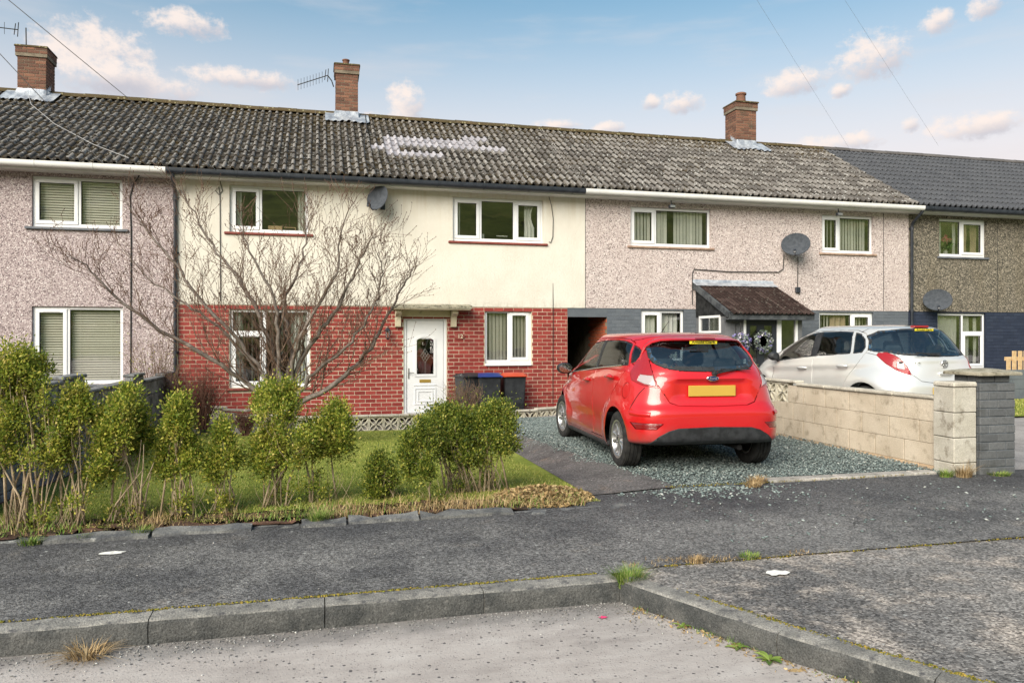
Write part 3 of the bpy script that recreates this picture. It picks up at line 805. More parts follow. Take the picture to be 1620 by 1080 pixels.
def ridge_tiles(roof, x0, x1, mat, W=.45):
    mb = MB(); P = []
    for i, (y, s) in enumerate(((-.225, 1.0), (-.17, .985), (.17, .985), (.222, 1.0))):
        P.append([(y, .135 * s * math.cos(PI * k / 8), .115 * s * math.sin(PI * k / 8) - .035) for k in range(9)])
    mb.grid(P); me = mb.mesh('ridge_tile', mat, smooth=50, fix=False)
    x = x0
    while x < x1 - .05:
        L = min(W, x1 - x)
        inst('ridge_tile', me, roof, (x + L / 2, RY, RZ + .035 + random.uniform(-.006, .008)), Matrix.Rotation(R(random.uniform(-.7, .7)), 4, 'Y'), (L / W, 1, 1)); x += W
def chimney(house, cx, ztop, w=.60, dpt=.60, pot=None, lead_h=.2):
    y0, y1 = RY - dpt / 2, RY + dpt / 2; x0, x1 = cx - w / 2, cx + w / 2; zb = RZ - .35
    core = MB(); core.box(x0 + .008, x1 - .008, y0 + .008, y1 - .008, zb, ztop - .02); c = core.build('chimney', 'mortar_chimney', house)
    L, C, J = .225, .0765, .011
    me = {}
    def bk(face, a, b, z, out):
        key = (round(b - a, 3), face in 'lr')
        if key not in me: me[key] = (lambda q: (q.box(-(b - a) / 2 + J / 2, (b - a) / 2 - J / 2, 0, .03, -C / 2 + J / 2, C / 2 - J / 2, bev=.004), q.mesh('brick', 'brick_chimney'))[1])(MB())
        m = (a + b) / 2; jy = random.uniform(-.002, .003) - out
        if face == 'f': inst('brick', me[key], c, (m, y0 + jy, z), None)
        elif face == 'l': inst('brick', me[key], c, (x0 + jy, m, z), Matrix.Rotation(R(-90), 4, 'Z'))
        else: inst('brick', me[key], c, (x1 - jy, m, z), Matrix.Rotation(R(90), 4, 'Z'))
    n = int((ztop - zb) / C)
    for k in range(n):
        z = ztop - C * (k + .5) - .01; out = .035 if k < 2 else (.018 if k == 2 else 0.0)
        for face in ('f', 'l' if cx > -3 else 'r'):
            lo, hi = (x0, x1) if face == 'f' else (y0, y1)
            lo -= out; hi += out
            cuts = [lo, lo + (hi - lo) * .38, lo + (hi - lo) * .76, hi] if k % 2 else [lo, lo + (hi - lo) * .24, lo + (hi - lo) * .62, hi]
            for a, b in zip(cuts, cuts[1:]): bk(face, a, b, z, out)
    cap = MB(); P = []
    for i in range(5):
        s = (w / 2 + .05) * (1, .96, .8, .55, .3)[i]; zz = ztop - .02 + (0, .04, .06, .075, .085)[i]
        P.append([(cx + s * sx * (1 + .06 * mnoise.noise((sx * 2, sy * 3, i))), RY + s * sy, zz + .012 * mnoise.noise((sx * 3, sy * 3, i + 7))) for sx, sy in ((-1, -1), (0, -1.0), (1, -1), (1, 0), (1, 1), (0, 1), (-1, 1), (-1, 0))])
    cap.grid(P, closed_u=True); cap.f.append([32 + i for i in range(8)]); cap.mi.append(0)
    core2 = MB(); core2.box(x0 - .028, x1 + .028, y0 - .028, y1 + .028, ztop - .235, ztop - .016); core2.build('corbel', 'mortar_chimney', c)
    cap.build('cap', 'ridge_moss', c, smooth=40)
    if pot:
        p = MB(); r, h = pot; p.lathe([(r * 1.05, 0), (r, .02), (r * .92, h * .75), (r * 1.12, h * .8), (r * 1.12, h * .95), (r * .9, h), (r * .75, h), (r * .75, h * .5)], 14, Matrix.Translation((cx - .02, RY - .05, ztop + .04)))
        p.build('pot', 'brick_chimney', c, smooth=40)
    # lead flashing dressed over the tiles
    f = MB(); rows = []
    for i in range(26):
        u = i / 25; x = x0 - .26 + (w + .52) * u
        yb = y0 - .30 - .05 * math.sin(u * 9) - .03 * mnoise.noise((u * 8, cx, 0)); s = (yb - EY) / math.cos(PITCH)
        lowp = roof_pt(x, s, .085 + .02 * math.sin(x / .165 * 2 * PI)); s2 = (y0 - .03 - EY) / math.cos(PITCH)
        up_ = roof_pt(x, s2, .10)
        inside = x0 - .012 < x < x1 + .012
        top = Vector((x, y0 - .012, up_.z + (.17 if inside else .0) + .012 * mnoise.noise((x * 9, 3, 0)))) if inside else roof_pt(x, s2 + .30, .10)
        rows.append([lowp, (lowp + up_) / 2 + Vector((0, 0, .012 * mnoise.noise((x * 14, 1, 2)))), up_, top])
    f.grid(rows); f.build('flashing', 'lead', c, smooth=60)
    sgn = -1 if cx > -3 else 1
    f = MB(); xs = x0 - .012 if sgn < 0 else x1 + .012; rows = []
    for i in range(7):
        yy = y0 + (RY - y0) * i / 6; s = (yy - EY) / math.cos(PITCH); b = roof_pt(xs, s, .08)
        rows.append([b + Vector((sgn * .14, 0, .0)), b, Vector((xs, yy, b.z + .20 - .07 * (i % 2)))])
    f.grid(rows); f.build('flashing', 'lead', c)
    return c
def gutter(house, x0, x1, mat, brackets=True):
    mb = MB(); yc, zc, r = EY - .058, EZ - .075, .064
    prof = [(yc - r, zc + .05)] + [(yc + r * math.cos(a), zc + r * math.sin(a)) for a in [PI + PI * k / 8 for k in range(9)]]
    prof2 = [(yc + (r - .005) * math.cos(a), zc + (r - .005) * math.sin(a)) for a in [2 * PI - PI * k / 8 for k in range(9)]] + [(yc - r + .005, zc + .05)]
    P = [[(x, y, z) for y, z in prof + prof2] for x in (x0, x1)]
    mb.grid(P, closed_u=True); k = len(P[0])
    gt = mb.build('gutter', mat, house, smooth=40)
    if brackets:
        b = MB(); q = [(y, z) for y, z in [(yc + (r + .006) * math.cos(a), zc + (r + .006) * math.sin(a)) for a in [PI * .97 + PI * 1.06 * k / 10 for k in range(11)]]]
        q = [(yc - r - .006, zc + .052)] + q
        for xx in (-.014, .014): b.v += [(xx, y, z) for y, z in q]
        for i in range(11): b.f.append([i, i + 1, 13 + i, 12 + i]); b.mi.append(0)
        me = b.mesh('gutter_bracket', mat)
        for x in arange(x0 + .3, x1 - .3, 1.0): inst('gutter_bracket', me, gt, (x, 0, 0))
    return gt
def fascia(house, x0, x1):
    mb = MB(); mb.box(x0, x1, EY + .012, EY + .03, EZ - .165, EZ - .01); mb.box(x0, x1, EY + .031, YF - .001, EZ - .16, EZ - .15)
    mb.build('fascia', 'paint_white', house)
def downpipe(house, x, ztop, z0, mat, yo=.06):
    mb = MB(); y = YF - yo
    mb.tube([(x + .02, EY - .045, ztop + .02), (x + .02, EY - .045, ztop - .10), (x, EY + .02, ztop - .17), (x, y - .02, ztop - .36), (x, y, ztop - .44), (x, y, z0)], .036, 10)
    d = mb.build('downpipe', mat, house, smooth=40)
    for z in (ztop - .5, ztop - 1.6, ztop - 2.6, ztop - 3.6):
        c = MB(); c.lathe([(.043, -.035), (.043, .035)], 10, Matrix.Translation((x, y, z))); c.box(x - .06, x + .06, y + .03, YF - .001, z - .02, z + .02); c.build('pipe_clip', mat, d)
HX = [-11.5, -2.82, 5.89, 14.71, 23.4]
def house(i, label):
    return tag(empty('terraced_house', ((HX[i] + HX[i + 1]) / 2, YF, 0)), label, 'house', 'houses of the terrace')

# ------------------------------------------------------------------ house at the left: mauve pebbledash
h = house(0, 'mauve pebbledash terraced house with venetian blinds at the left edge')
W1 = [(-5.40, -3.80, 3.66, 4.645), (-5.40, -3.79, .60, 2.12)]
mb = MB(); wall_sheet(mb, HX[0], HX[1], -.5, EZ - .15, YF, W1); mb.build('wall', 'pebbledash_mauve', h, fix=False)
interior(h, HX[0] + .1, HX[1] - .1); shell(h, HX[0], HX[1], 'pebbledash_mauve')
w = window(h, *W1[0], muls=[-4.585], sash=(0,), sill='sill_slate', sillx=.11)
slats(w, -5.30, -4.63, 3.76, 4.58, .050, 'blind_cream', 54); slats(w, -4.55, -3.87, 3.74, 4.60, .050, 'blind_cream', 54)
w = window(h, *W1[1], muls=[-4.78], sash=(0,), sill='sill_slate')
slats(w, -5.32, -4.82, .68, 2.05, .050, 'blind_cream', 50); slats(w, -4.74, -3.87, .68, 2.05, .050, 'blind_cream', 50)
rf = make_roof(h, HX[0], HX[1])
CH = [-6.45, .66, 11.98]
def chim_skip(x, s):
    y = EY + s * math.cos(PITCH)
    return any(abs(x - c) < .36 and y > RY - .38 for c in CH)
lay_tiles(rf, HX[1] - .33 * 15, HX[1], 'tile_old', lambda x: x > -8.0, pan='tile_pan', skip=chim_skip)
ridge_tiles(rf, -9.0, HX[1], 'ridge_moss'); chimney(h, CH[0], 8.22)
gutter(h, HX[0], -2.93, 'paint_white'); fascia(h, HX[0], HX[1])
# ------------------------------------------------------------------ house in the middle: cream render over red brick
h = house(1, 'cream rendered terraced house with red brick ground floor and white front door')
W2u = [(-1.80, -.24, 3.68, 4.64), (2.82, 4.89, 3.64, 4.61)]
W2d = [(-1.80, -.21, .48, 2.10), (1.75, 2.69, -.16, 1.96), (3.54, 4.62, .94, 2.13)]
BX1 = 5.47
mb = MB(); wall_sheet(mb, HX[1], HX[2], 2.195, EZ - .15, YF - .016, W2u, .156)
mb.add([(HX[1], YF - .016, 2.195), (HX[2], YF - .016, 2.195), (HX[2], YF + .02, 2.195), (HX[1], YF + .02, 2.195)], [(3, 2, 1, 0)])
mb.build('wall', 'cream_render', h, fix=False)
mb = MB(); wall_sheet(mb, HX[1], BX1, -.5, 2.195, YF, W2d); bw = mb.build('brick_wall', 'mortar_cream', h, fix=False)
lay_bricks(bw, HX[1] + .04, BX1, -.15, 2.18, [(a - .005, b + .005, c - .06 if k != 1 else c, d) for k, (a, b, c, d) in enumerate(W2d)], 'brick_red', lambda x, z: -.35 < x < 5.0, limit=300)
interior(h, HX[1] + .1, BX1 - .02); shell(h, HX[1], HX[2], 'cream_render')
w = window(h, *W2u[0], muls=[-1.20], sash=(0,), sill='sill_red', sillx=.1)
curtain(w, -1.72, -1.58, 3.7, 4.6, 'curtain_white', 2); curtain(w, -.46, -.28, 3.7, 4.6, 'curtain_white', 3)
mb = MB(); mb.box(-1.06, -.78, YF + .2, YF + .32, 3.74, 3.86); mb.box(-.74, -.50, YF + .22, YF + .24, 3.83, 3.845); mb.box(-.515, -.50, YF + .22, YF + .24, 3.74, 3.83); mb.build('box_on_sill', 'wood_pale', w)
w = window(h, *W2u[1], muls=[3.45, 4.235], sash=(0, 2), sill='sill_red', sillx=.1)
curtain(w, 2.90, 3.02, 3.7, 4.55, 'curtain_white', 2); curtain(w, 4.50, 4.74, 3.7, 4.55, 'curtain_white', 3, gather=.35)
mb = MB(); mb.box(3.5, 3.57, YF + .2, YF + .26, 3.72, 3.84); mb.box(3.86, 4.12, YF + .22, YF + .24, 3.80, 3.815); mb.build('ornament', 'curtain_white', w)
w = window(h, *W2d[0], muls=[-1.12], transoms=[(0, 1.62)], sash=(0,), sill='sill_red', sillx=.06)
curtain(w, -1.74, -1.60, .55, 2.05, 'curtain_white', 2); curtain(w, -.55, -.27, .55, 2.05, 'curtain_white', 4); vanes(w, -1.6, -.5, .55, 2.05, 'blind_green', .2, turn=70)
mb = MB(); mb.box(-1.3, -1.1, YF + .3, YF + .4, 1.0, 1.02); mb.box(-.75, -.6, YF + .3, YF + .4, 1.02, 1.05); mb.build('shelf', 'wood_pale', w)
w = window(h, *W2d[2], muls=[4.10], sash=(1,), sill='upvc_white', sillx=-.01)
vanes(w, 3.6, 4.56, 1.02, 2.05, 'blind_cream', .082, turn=28)
# front door: frame, leaf with moulded panel, arched light with leaded diamond, handle, letter plate
x0, x1, z0, z1 = W2d[1]
mb = MB(); yo = YF + .03
mb.box(x0, x0 + .065, yo, yo + .07, z0 + .04, z1, bev=.006); mb.box(x1 - .065, x1, yo, yo + .07, z0 + .04, z1, bev=.006); mb.box(x0 + .065, x1 - .065, yo + .001, yo + .07, z1 - .065, z1, bev=.006); mb.box(x0, x1, yo - .04, yo + .07, z0, z0 + .04, bev=.006)
dr = mb.build('front_door', 'upvc_white', h)
DL, DR_, DB, DT = x0 + .075, x1 - .075, z0 + .05, z1 - .075; yd = yo + .016
cx = (DL + DR_) / 2; gl0, gl1, gb, gt_ = cx - .185, cx + .185, .72, 1.52
def arch(w0, w1, b, t, rise=.07, n=10):
    return [(w0, b), (w1, b)] + [(w1 + (w0 - w1) * k / n, t - rise + rise * math.sin(PI * k / n) ** .8) for k in range(n + 1)]
mb = MB(); wall_sheet(mb, DL, DR_, DB, DT, yd, [(gl0, gl1, gb, gt_ - .03)], .03)
mb.build('leaf', 'upvc_white', dr, fix=False)
def ring(poly_o, poly_i, y0, y1):
    q = MB(); n = len(poly_o)
    P = [[(x, y1, z) for x, z in poly_o], [(x, y0, z) for x, z in poly_o], [(x, y0, z) for x, z in poly_i], [(x, y1, z) for x, z in poly_i]]
    q.grid(P, closed_u=True); return q
ring(arch(gl0 - .05, gl1 + .05, gb - .05, gt_ + .05, .085), arch(gl0, gl1, gb, gt_, .06), yd - .014, yd + .02).build('light_surround', 'upvc_white', dr)
q = MB(); q.prism(arch(gl0, gl1, gb, gt_, .06), Matrix(((1, 0, 0, 0), (0, 0, -1, yd + .012), (0, 1, 0, 0), (0, 0, 0, 1))), .006); q.build('door_glass', 'window_glass', dr)
q = MB(); ym = yd + .004
for s in (0, 1, 2, 3):
    t_ = s / 3
    q.tube([(cx - .10 + .10 * t_, ym, 1.12 + .15 * t_), (cx + .10 * t_, ym, .97 + .15 * t_)], .006, 4); q.tube([(cx - .10 + .10 * t_, ym, 1.12 - .15 * t_), (cx + .10 * t_, ym, 1.27 - .15 * t_)], .006, 4)
q.tube([(cx, ym, .97), (cx, ym, gb)], .005, 4); q.tube([(gl0, ym, 1.12), (cx - .1, ym, 1.12)], .003, 4); q.tube([(gl1, ym, 1.12), (cx + .1, ym, 1.12)], .003, 4)
q.build('leading', 'steel', dr)
def rect(a, b, c, d): return [(a, c), (b, c), (b, d), (a, d)]
for a, b, c, d in ((cx - .235, cx + .235, .06, .42), (cx - .17, cx + .17, .12, .36)):
    ring(rect(a, b, c, d), rect(a + .025, b - .025, c + .025, d - .025), yd - .012, yd + .004).build('moulding', 'upvc_white', dr)
q = MB(); q.box(cx - .25, cx + .25, yd - .012, yd + .003, .47, .495, bev=.004); q.build('moulding', 'upvc_white', dr)
q = MB(); q.box(cx - .125, cx + .125, yd - .012, yd + .002, .535, .605, bev=.006); lp = q.build('letter_plate', 'brass', dr)
q = MB(); q.box(cx - .10, cx + .10, yd - .017, yd - .012, .552, .588, bev=.002); q.build('flap', 'brass', lp)
q = MB(); q.box(DL + .022, DL + .052, yd - .012, yd + .002, .62, .85, bev=.005); q.tube([(DL + .037, yd - .01, .755), (DL + .037, yd - .05, .755), (DL + .15, yd - .052, .752)], .009, 8); q.build('handle', 'steel', dr, smooth=40)
# flat concrete canopy on two brackets
mb = MB(); P = []
for i in range(25):
    x = 1.46 + (3.17 - 1.46) * i / 24; j = .012 * mnoise.noise((x * 8, 0, 0))
    P.append([(x, YF, 2.14), (x, YF - .46, 2.135 + j * .4), (x, YF - .47, 2.195 + j), (x, YF - .2, 2.235 + j), (x, YF, 2.245)])
mb.grid(P); mb.f += [[0, 1, 2, 3, 4], [24 * 5 + i for i in range(5)]]; mb.mi += [0, 0]
grime('canopy_concrete', (0.30, .28, .22), (0.42, .39, .30), 6, .95, .8, 60, .1, fine=.5, dirt=((0.07, .07, .06), 13, .47, .62))
cn = mb.build('canopy', 'canopy_concrete', h, smooth=40)
mb = MB(); mb.box(1.49, 3.14, YF - .44, YF - .017, 2.112, 2.131); mb.build('canopy_lining', 'stone_cream', cn)
mb = MB(); mb.box(1.70, 2.76, YF - .05, YF - .018, 1.965, 2.11); mb.build('lintel', 'stone_cream', cn)
for xx in (1.62, 2.83):
    mb = MB(); mb.prism([(0, 0), (.0, .36), (-.30, .36), (-.30, .30), (-.12, .22), (-.09, .02), (-.07, 0)], Matrix(((0, 0, 1, xx - .06), (1, 0, 0, YF - .008), (0, 1, 0, 1.74), (0, 0, 0, 1))), .12); mb.build('bracket', 'stone_cream', cn)
rf = make_roof(h, HX[1], HX[2])
def clean(r, x):
    return (r == 7 and 1.3 < x < 3.7) or (r == 6 and 1.3 < x < 4.2) or (r == 8 and 3.3 < x < 3.8) or (r == 5 and 1.0 < x < 1.8) or (r == 4 and 1.4 < x < 2.5)
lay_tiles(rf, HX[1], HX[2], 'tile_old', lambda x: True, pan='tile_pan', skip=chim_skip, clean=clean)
ridge_tiles(rf, HX[1], HX[2], 'ridge_moss'); chimney(h, CH[1], 8.44, .56, .56, pot=(.085, .16))
gutter(h, -2.93, 5.75, 'pipe_black'); fascia(h, HX[1], HX[2]); downpipe(h, -2.82, EZ - .05, -.1, 'pipe_black')
# ------------------------------------------------------------------ house to the right: pink pebbledash over grey brick, with the passage
h = house(2, 'pale pink pebbledash terraced house with tiled porch and grey painted brick')
W3u = [(7.01, 9.08, 3.66, 4.575), (12.14, 13.65, 3.64, 4.59)]
W3d = [(7.28, 8.38, .95, 2.16), (12.07, 13.66, .75, 2.15)]
mb = MB(); wall_sheet(mb, HX[2], HX[3], 2.195, EZ - .15, YF - .012, W3u, .15)
mb.add([(HX[2], YF - .012, 2.195), (HX[3], YF - .012, 2.195), (HX[3], YF + .02, 2.195), (HX[2], YF + .02, 2.195)], [(3, 2, 1, 0)])
mb.build('wall', 'pebbledash_pink', h, fix=False)
PX0, PX1 = 5.47, 6.43
mb = MB(); wall_sheet(mb, PX1, HX[3], -.5, 2.195, YF, W3d); bw = mb.build('brick_wall', 'mortar_grey', h, fix=False)
lay_bricks(bw, PX1, HX[3], .2, 2.18, W3d, 'brick_grey', lambda x, z: z > 1.0 and (x < 8.7 or 10.7 < x), limit=240, proud=.005)
mb = MB(); mb.box(PX0, PX1, YF - .004, YF + .35, 1.99, 2.19); mb.build('lintel', 'mortar_grey', h)
mb = MB(); mb.add([(PX1, YF, -.3), (PX1, YF + 7, -.3), (PX1, YF + 7, 2.05), (PX1, YF, 2.05)], [(0, 1, 2, 3)])
pw_ = mb.build('passage_wall', 'mortar_chimney', h, fix=False)
me = brick_mesh('brick', .213, .072, .02, 'brick_passage')
for k in range(26):
    for j in range(5):
        inst('brick', me, pw_, (PX1 - .006, YF + .12 + .225 * (j + .5 * (k % 2)), -.05 + .0815 * k), Matrix.Rotation(R(-90), 4, 'Z'))
mb = MB(); mb.add([(PX0, YF, -.3), (PX0, YF + 7, -.3), (PX0, YF + 7, 2.05), (PX0, YF, 2.05)], [(0, 1, 2, 3)]); mb.add([(PX0, YF + 3.5, -.3), (PX1, YF + 3.5, -.3), (PX1, YF + 3.5, 2.05), (PX0, YF + 3.5, 2.05)], [(0, 1, 2, 3)]); mb.add([(PX0, YF, 2.05), (PX1, YF, 2.05), (PX1, YF + 7, 2.05), (PX0, YF + 7, 2.05)], [(0, 1, 2, 3)])
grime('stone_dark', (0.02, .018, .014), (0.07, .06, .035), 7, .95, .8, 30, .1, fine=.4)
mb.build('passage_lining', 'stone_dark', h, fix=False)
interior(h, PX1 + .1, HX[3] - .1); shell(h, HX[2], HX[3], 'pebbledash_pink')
w = window(h, *W3u[0], muls=[7.66], sash=(0,), sill='sill_brown', sillx=.08)
vanes(w, 7.1, 7.62, 3.75, 4.5, 'blind_green', .085, turn=18); vanes(w, 7.7, 9.0, 3.73, 4.52, 'blind_green', .085, gap=(8.02, 8.2), turn=12)
w = window(h, *W3u[1], muls=[12.68], sash=(0,), sill='sill_brown', sillx=.08)
vanes(w, 12.2, 12.64, 3.72, 4.52, 'blind_green', .11, turn=35); vanes(w, 12.72, 13.56, 3.72, 4.52, 'blind_green', .085, turn=20)
w = window(h, *W3d[0], muls=[7.80], sash=(0,), sill=None); curtain(w, 7.84, 8.3, 1.0, 2.1, 'curtain_white', 4); curtain(w, 7.36, 7.72, 1.0, 2.1, 'curtain_white', 3)
w = window(h, *W3d[1], muls=[13.05], sash=(1,), sill=None); vanes(w, 12.15, 12.5, .8, 2.1, 'blind_cream', .09); vanes(w, 13.1, 13.6, .8, 2.1, 'blind_cream', .09); curtain(w, 12.52, 12.98, .8, 2.1, 'curtain_tan', 3)
# porch
PL, PR, PY = 8.70, 10.62, 15.10
pe = []
grime('porch_render', (0.125, .13, .14), (0.16, .165, .175), 4, .9, .8, 90, .15, fine=.35, dirt=((0.05, .05, .055), 5, .55, .8))
mb = MB()
for a, b, c, d in ((PY, 16.46, -.3, 1.62), (PY, 15.32, 1.62, 2.02), (16.3, 16.46, 1.62, 2.02)): mb.add([(PL, a, c), (PL, b, c), (PL, b, d), (PL, a, d)], [(0, 1, 2, 3)])
mb.add([(PR, PY, -.3), (PR, YF, -.3), (PR, YF, 2.4), (PR, PY, 2.05)], [(0, 1, 2, 3)])
for a, b, c, d in ((PL, 9.13, -.3, 2.06), (10.5, PR, -.3, 2.06)): mb.add([(a, PY, c), (b, PY, c), (b, PY, d), (a, PY, d)], [(0, 1, 2, 3)])
mb.add([(PL + .05, YF - .03, -.3), (PR, YF - .03, -.3), (PR, YF - .03, 2.3), (PL + .05, YF - .03, 2.3)], [(0, 1, 2, 3)])
po = mb.build('porch', 'porch_render', h, fix=False)
mb = MB(); f_ = .05
for a, b, c, d in ((15.32, 16.3, 1.62, 1.67), (15.32, 16.3, 1.965, 2.02), (15.32, 15.37, 1.67, 1.965), (16.25, 16.3, 1.67, 1.965), (15.32, 16.3, 1.5, 1.56)): mb.box(PL - .025, PL + .03, a, b, c, d)
mb.build('porch_window_frame', 'upvc_white', po)
mb = MB(); mb.box(PL, PL + .006, 15.37, 16.25, 1.67, 1.965); mb.build('pane', 'window_glass', po)
mb = MB()
for a, b, c, d in ((9.13, 9.19, -.1, 2.06), (9.19, 10.44, 2.0, 2.06), (10.44, 10.5, -.1, 2.06), (9.97, 10.08, -.1, 2.0), (9.19, 9.97, -.1, -.05)): mb.box(a, b, PY - .02, PY + .05, c, d, bev=.005)
mb.build('porch_door_frame', 'upvc_white', po)
mb = MB(); wall_sheet(mb, 9.19, 9.97, -.05, 2.0, PY + .01, [(9.30, 9.48, .3, 1.78), (9.66, 9.86, .3, 1.78)], .03); mb.build('porch_door', 'anthracite', po, fix=False)
mb = MB(); mb.box(9.28, 9.88, PY + .025, PY + .03, .28, 1.8); mb.box(10.08, 10.44, PY + .015, PY + .02, -.05, 2.0); mb.build('porch_glass', 'window_glass', po)
# porch roof: side board in dark cladding, tiles, fascia, lead at the head
ez, ey, tz = 2.03, 14.80, 2.80; pp = math.atan2(tz - ez, YF - ey); psl = math.hypot(tz - ez, YF - ey)
def ppt(x, s, hh=0.0): return Vector((x, ey + s * math.cos(pp) - hh * math.sin(pp), ez + s * math.sin(pp) + hh * math.cos(pp)))
mb = MB(); mb.add([ppt(8.6, 0, -.02), ppt(10.76, 0, -.02), ppt(10.76, psl, -.02), ppt(8.6, psl, -.02)], [(0, 1, 2, 3)])
pr = mb.build('porch_roof', 'slate_wood', h, fix=False)
grime('gable_black', (0.010, .011, .012), (0.03, .032, .034), 9, .9, 1.0, 26, .2, fine=.4)
mb = MB(); q_ = [(YF - .014, 2.0), (PY - .2, 2.0), tuple(ppt(0, .1, -.03))[1:], tuple(ppt(0, psl, -.03))[1:]]; mb.prism(q_, Matrix(((0, 0, 1, PL - .02), (1, 0, 0, 0), (0, 1, 0, 0), (0, 0, 0, 1))), .018); mb.build('gable', 'gable_black', pr)
mb = MB(); a_, b_ = ppt(8.6, 0, .04), ppt(8.6, psl, .04); mb.box(8.6, 10.74, ey + .02, ey + .05, ez - .12, ez + .03); mb.box(8.6, 10.74, ey + .051, PY - .001, ez - .12, ez - .1)
mb.add([a_, b_, b_ - Vector((0, 0, .15)), a_ - Vector((0, 0, .15)), a_ + Vector((.04, 0, 0)), b_ + Vector((.04, 0, 0)), b_ + Vector((.04, 0, -.15)), a_ + Vector((.04, 0, -.15))], [(0, 1, 2, 3), (4, 7, 6, 5), (0, 4, 5, 1), (3, 2, 6, 7)])
mb.build('porch_fascia', 'slate_wood', pr)
me = tile_mesh('porch_tile', 'tile_porch', .205, .29, .026, .014)
for r in range(8):
    for c in range(10):
        inst('porch_tile', me, pr, ppt(8.68 + c * .205 + random.uniform(-.003, .003), r * .222 - .03, .022), Matrix.Rotation(pp - R(2.2), 4, 'X') @ Matrix.Rotation(R(random.uniform(-.6, .6)), 4, 'Z'))
mb = MB(); rows = []
for i in range(19):
    x = 8.58 + 2.18 * i / 18; rows.append([ppt(x, psl - .24 - .015 * (i % 2), .05), ppt(x, psl - .02, .05), Vector((x, YF - .016, tz + .10 + .02 * mnoise.noise((x * 3, 0, 0))))])
mb.grid(rows); mb.build('flashing', 'lead', pr)
rf = make_roof(h, HX[2], HX[3])
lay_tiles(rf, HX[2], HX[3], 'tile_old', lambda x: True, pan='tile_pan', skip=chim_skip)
ridge_tiles(rf, HX[2], HX[3], 'ridge_moss'); chimney(h, CH[2], 8.34, .66, .62, pot=(.14, .30))
gutter(h, 5.75, 14.80, 'paint_white'); fascia(h, HX[2], HX[3])
# ------------------------------------------------------------------ house at the right edge: dark pebbledash over navy brick, newer roof
for xx in (5.895, 13.95):
    mb = MB(); mb.box(xx - .007, xx + .007, YF - .0155, YF - .006, 2.2, EZ - .17); mb.build('movement_joint', 'cable_dark', h)
h = house(3, 'dark grey-brown pebbledash terraced house with navy brick at the right edge')
W4u = [(15.66, 17.17, 3.64, 4.63)]; W4d = [(15.62, 17.16, .70, 2.16)]
mb = MB(); wall_sheet(mb, HX[3], HX[4], 2.195, EZ - .15, YF - .012, W4u, .15); mb.add([(HX[3], YF - .012, 2.195), (HX[4], YF - .012, 2.195), (HX[4], YF + .02, 2.195), (HX[3], YF + .02, 2.195)], [(3, 2, 1, 0)])
mb.build('wall', 'pebbledash_grey', h, fix=False)
mb = MB(); wall_sheet(mb, HX[3], HX[4], -.5, 2.195, YF, W4d); bw = mb.build('brick_wall', 'mortar_navy', h, fix=False)
lay_bricks(bw, HX[3], 19.6, .2, 2.18, W4d, 'brick_navy', lambda x, z: z > .7 and x < 19.0, limit=200, proud=.005)
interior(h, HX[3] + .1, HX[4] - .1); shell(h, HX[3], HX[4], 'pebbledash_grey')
w = window(h, *W4u[0], muls=[16.40], sash=(1,), sill='sill_slate', sillx=.06)
curtain(w, 15.72, 15.9, 3.7, 4.55, 'curtain_white', 3); curtain(w, 16.28, 16.36, 3.7, 4.55, 'curtain_white', 1); curtain(w, 16.5, 16.72, 3.7, 4.55, 'curtain_tan', 3); curtain(w, 16.85, 17.05, 3.7, 4.55, 'curtain_tan', 2)
w = window(h, *W4d[0], muls=[16.45], transoms=[(1, 1.65)], sash=(1,), sill=None); curtain(w, 15.7, 16.4, .75, 2.1, 'curtain_white', 7); curtain(w, 16.52, 16.8, .75, 2.1, 'curtain_white', 3); curtain(w, 16.95, 17.05, .75, 2.1, 'curtain_white', 1)
mb = MB(); mb.box(17.53, 17.545, YF - .0155, YF - .006, 2.2, EZ - .17); mb.build('movement_joint', 'cable_dark', h)
rf = make_roof(h, HX[3], HX[4])
lay_tiles(rf, HX[3], HX[4], 'tile_new', lambda x: x < 22.6, skip=None, jit=.25)
ridge_tiles(rf, HX[3], HX[4], 'ridge_new')
gutter(h, 14.80, HX[4], 'pipe_black'); fascia(h, HX[3], HX[4]); downpipe(h, 14.77, EZ - .05, -.1, 'pipe_black')

# ------------------------------------------------------------------ cars: a lofted shell, cut into its panels, glass and lamps
def m_paint(name, c, metal, rough, dirt=(0.10, .08, .07)):
    m, t, b = new_mat(name); p = t.obj()
    z = t.xyz(p)[2]
    col = t.mix(t.m('MULTIPLY', t.step(t.m('ADD', z, t.m('MULTIPLY', t.noise(p, 5, 4), -.35)), .34, .08), .55), c, dirt)
    dust = t.step(t.noise(p, 3.2, 5, .6), .4, .8)
    setp(t, b, col, t.m('MULTIPLY_ADD', dust, .12, rough), metal, .5, t.bump(t.noise(p, 420, 1), .012, .002), 1.0)
    b.inputs['Coat Roughness'].default_value = .03
m_paint('paint_red', (0.47, 0.007, 0.009), .0, .30)
m_paint('paint_silver', (0.68, 0.68, 0.67), .45, .34)
grime('trim_black', (0.013, .014, .016), (0.03, .032, .036), 12, .55, .25, 260, .4, fine=.3)
grime('car_interior', (0.06, .062, .064), (0.10, .10, .10), 5, .85, 0, 60, .15)
grime('headliner', (0.24, .24, .23), (0.30, .30, .29), 5, .9, 0, 60, .1)
grime('tyre', (0.016, .016, .017), (0.035, .034, .033), 16, .82, .3, 140, .25, fine=.4)
flat('alloy', (0.42, .42, .43), .32, .8)
flat('chrome', (0.78, .78, .79), .12, 1.0)
flat('plate_yellow', (0.50, .33, .055), .5)
flat('sticker_yellow', (0.75, .62, .03), .5)
flat('ink_black', (0.01, .01, .01), .6)
flat('badge_blue', (0.010, .022, .10), .2)
flat('arch_liner', (0.010, .010, .011), .9)
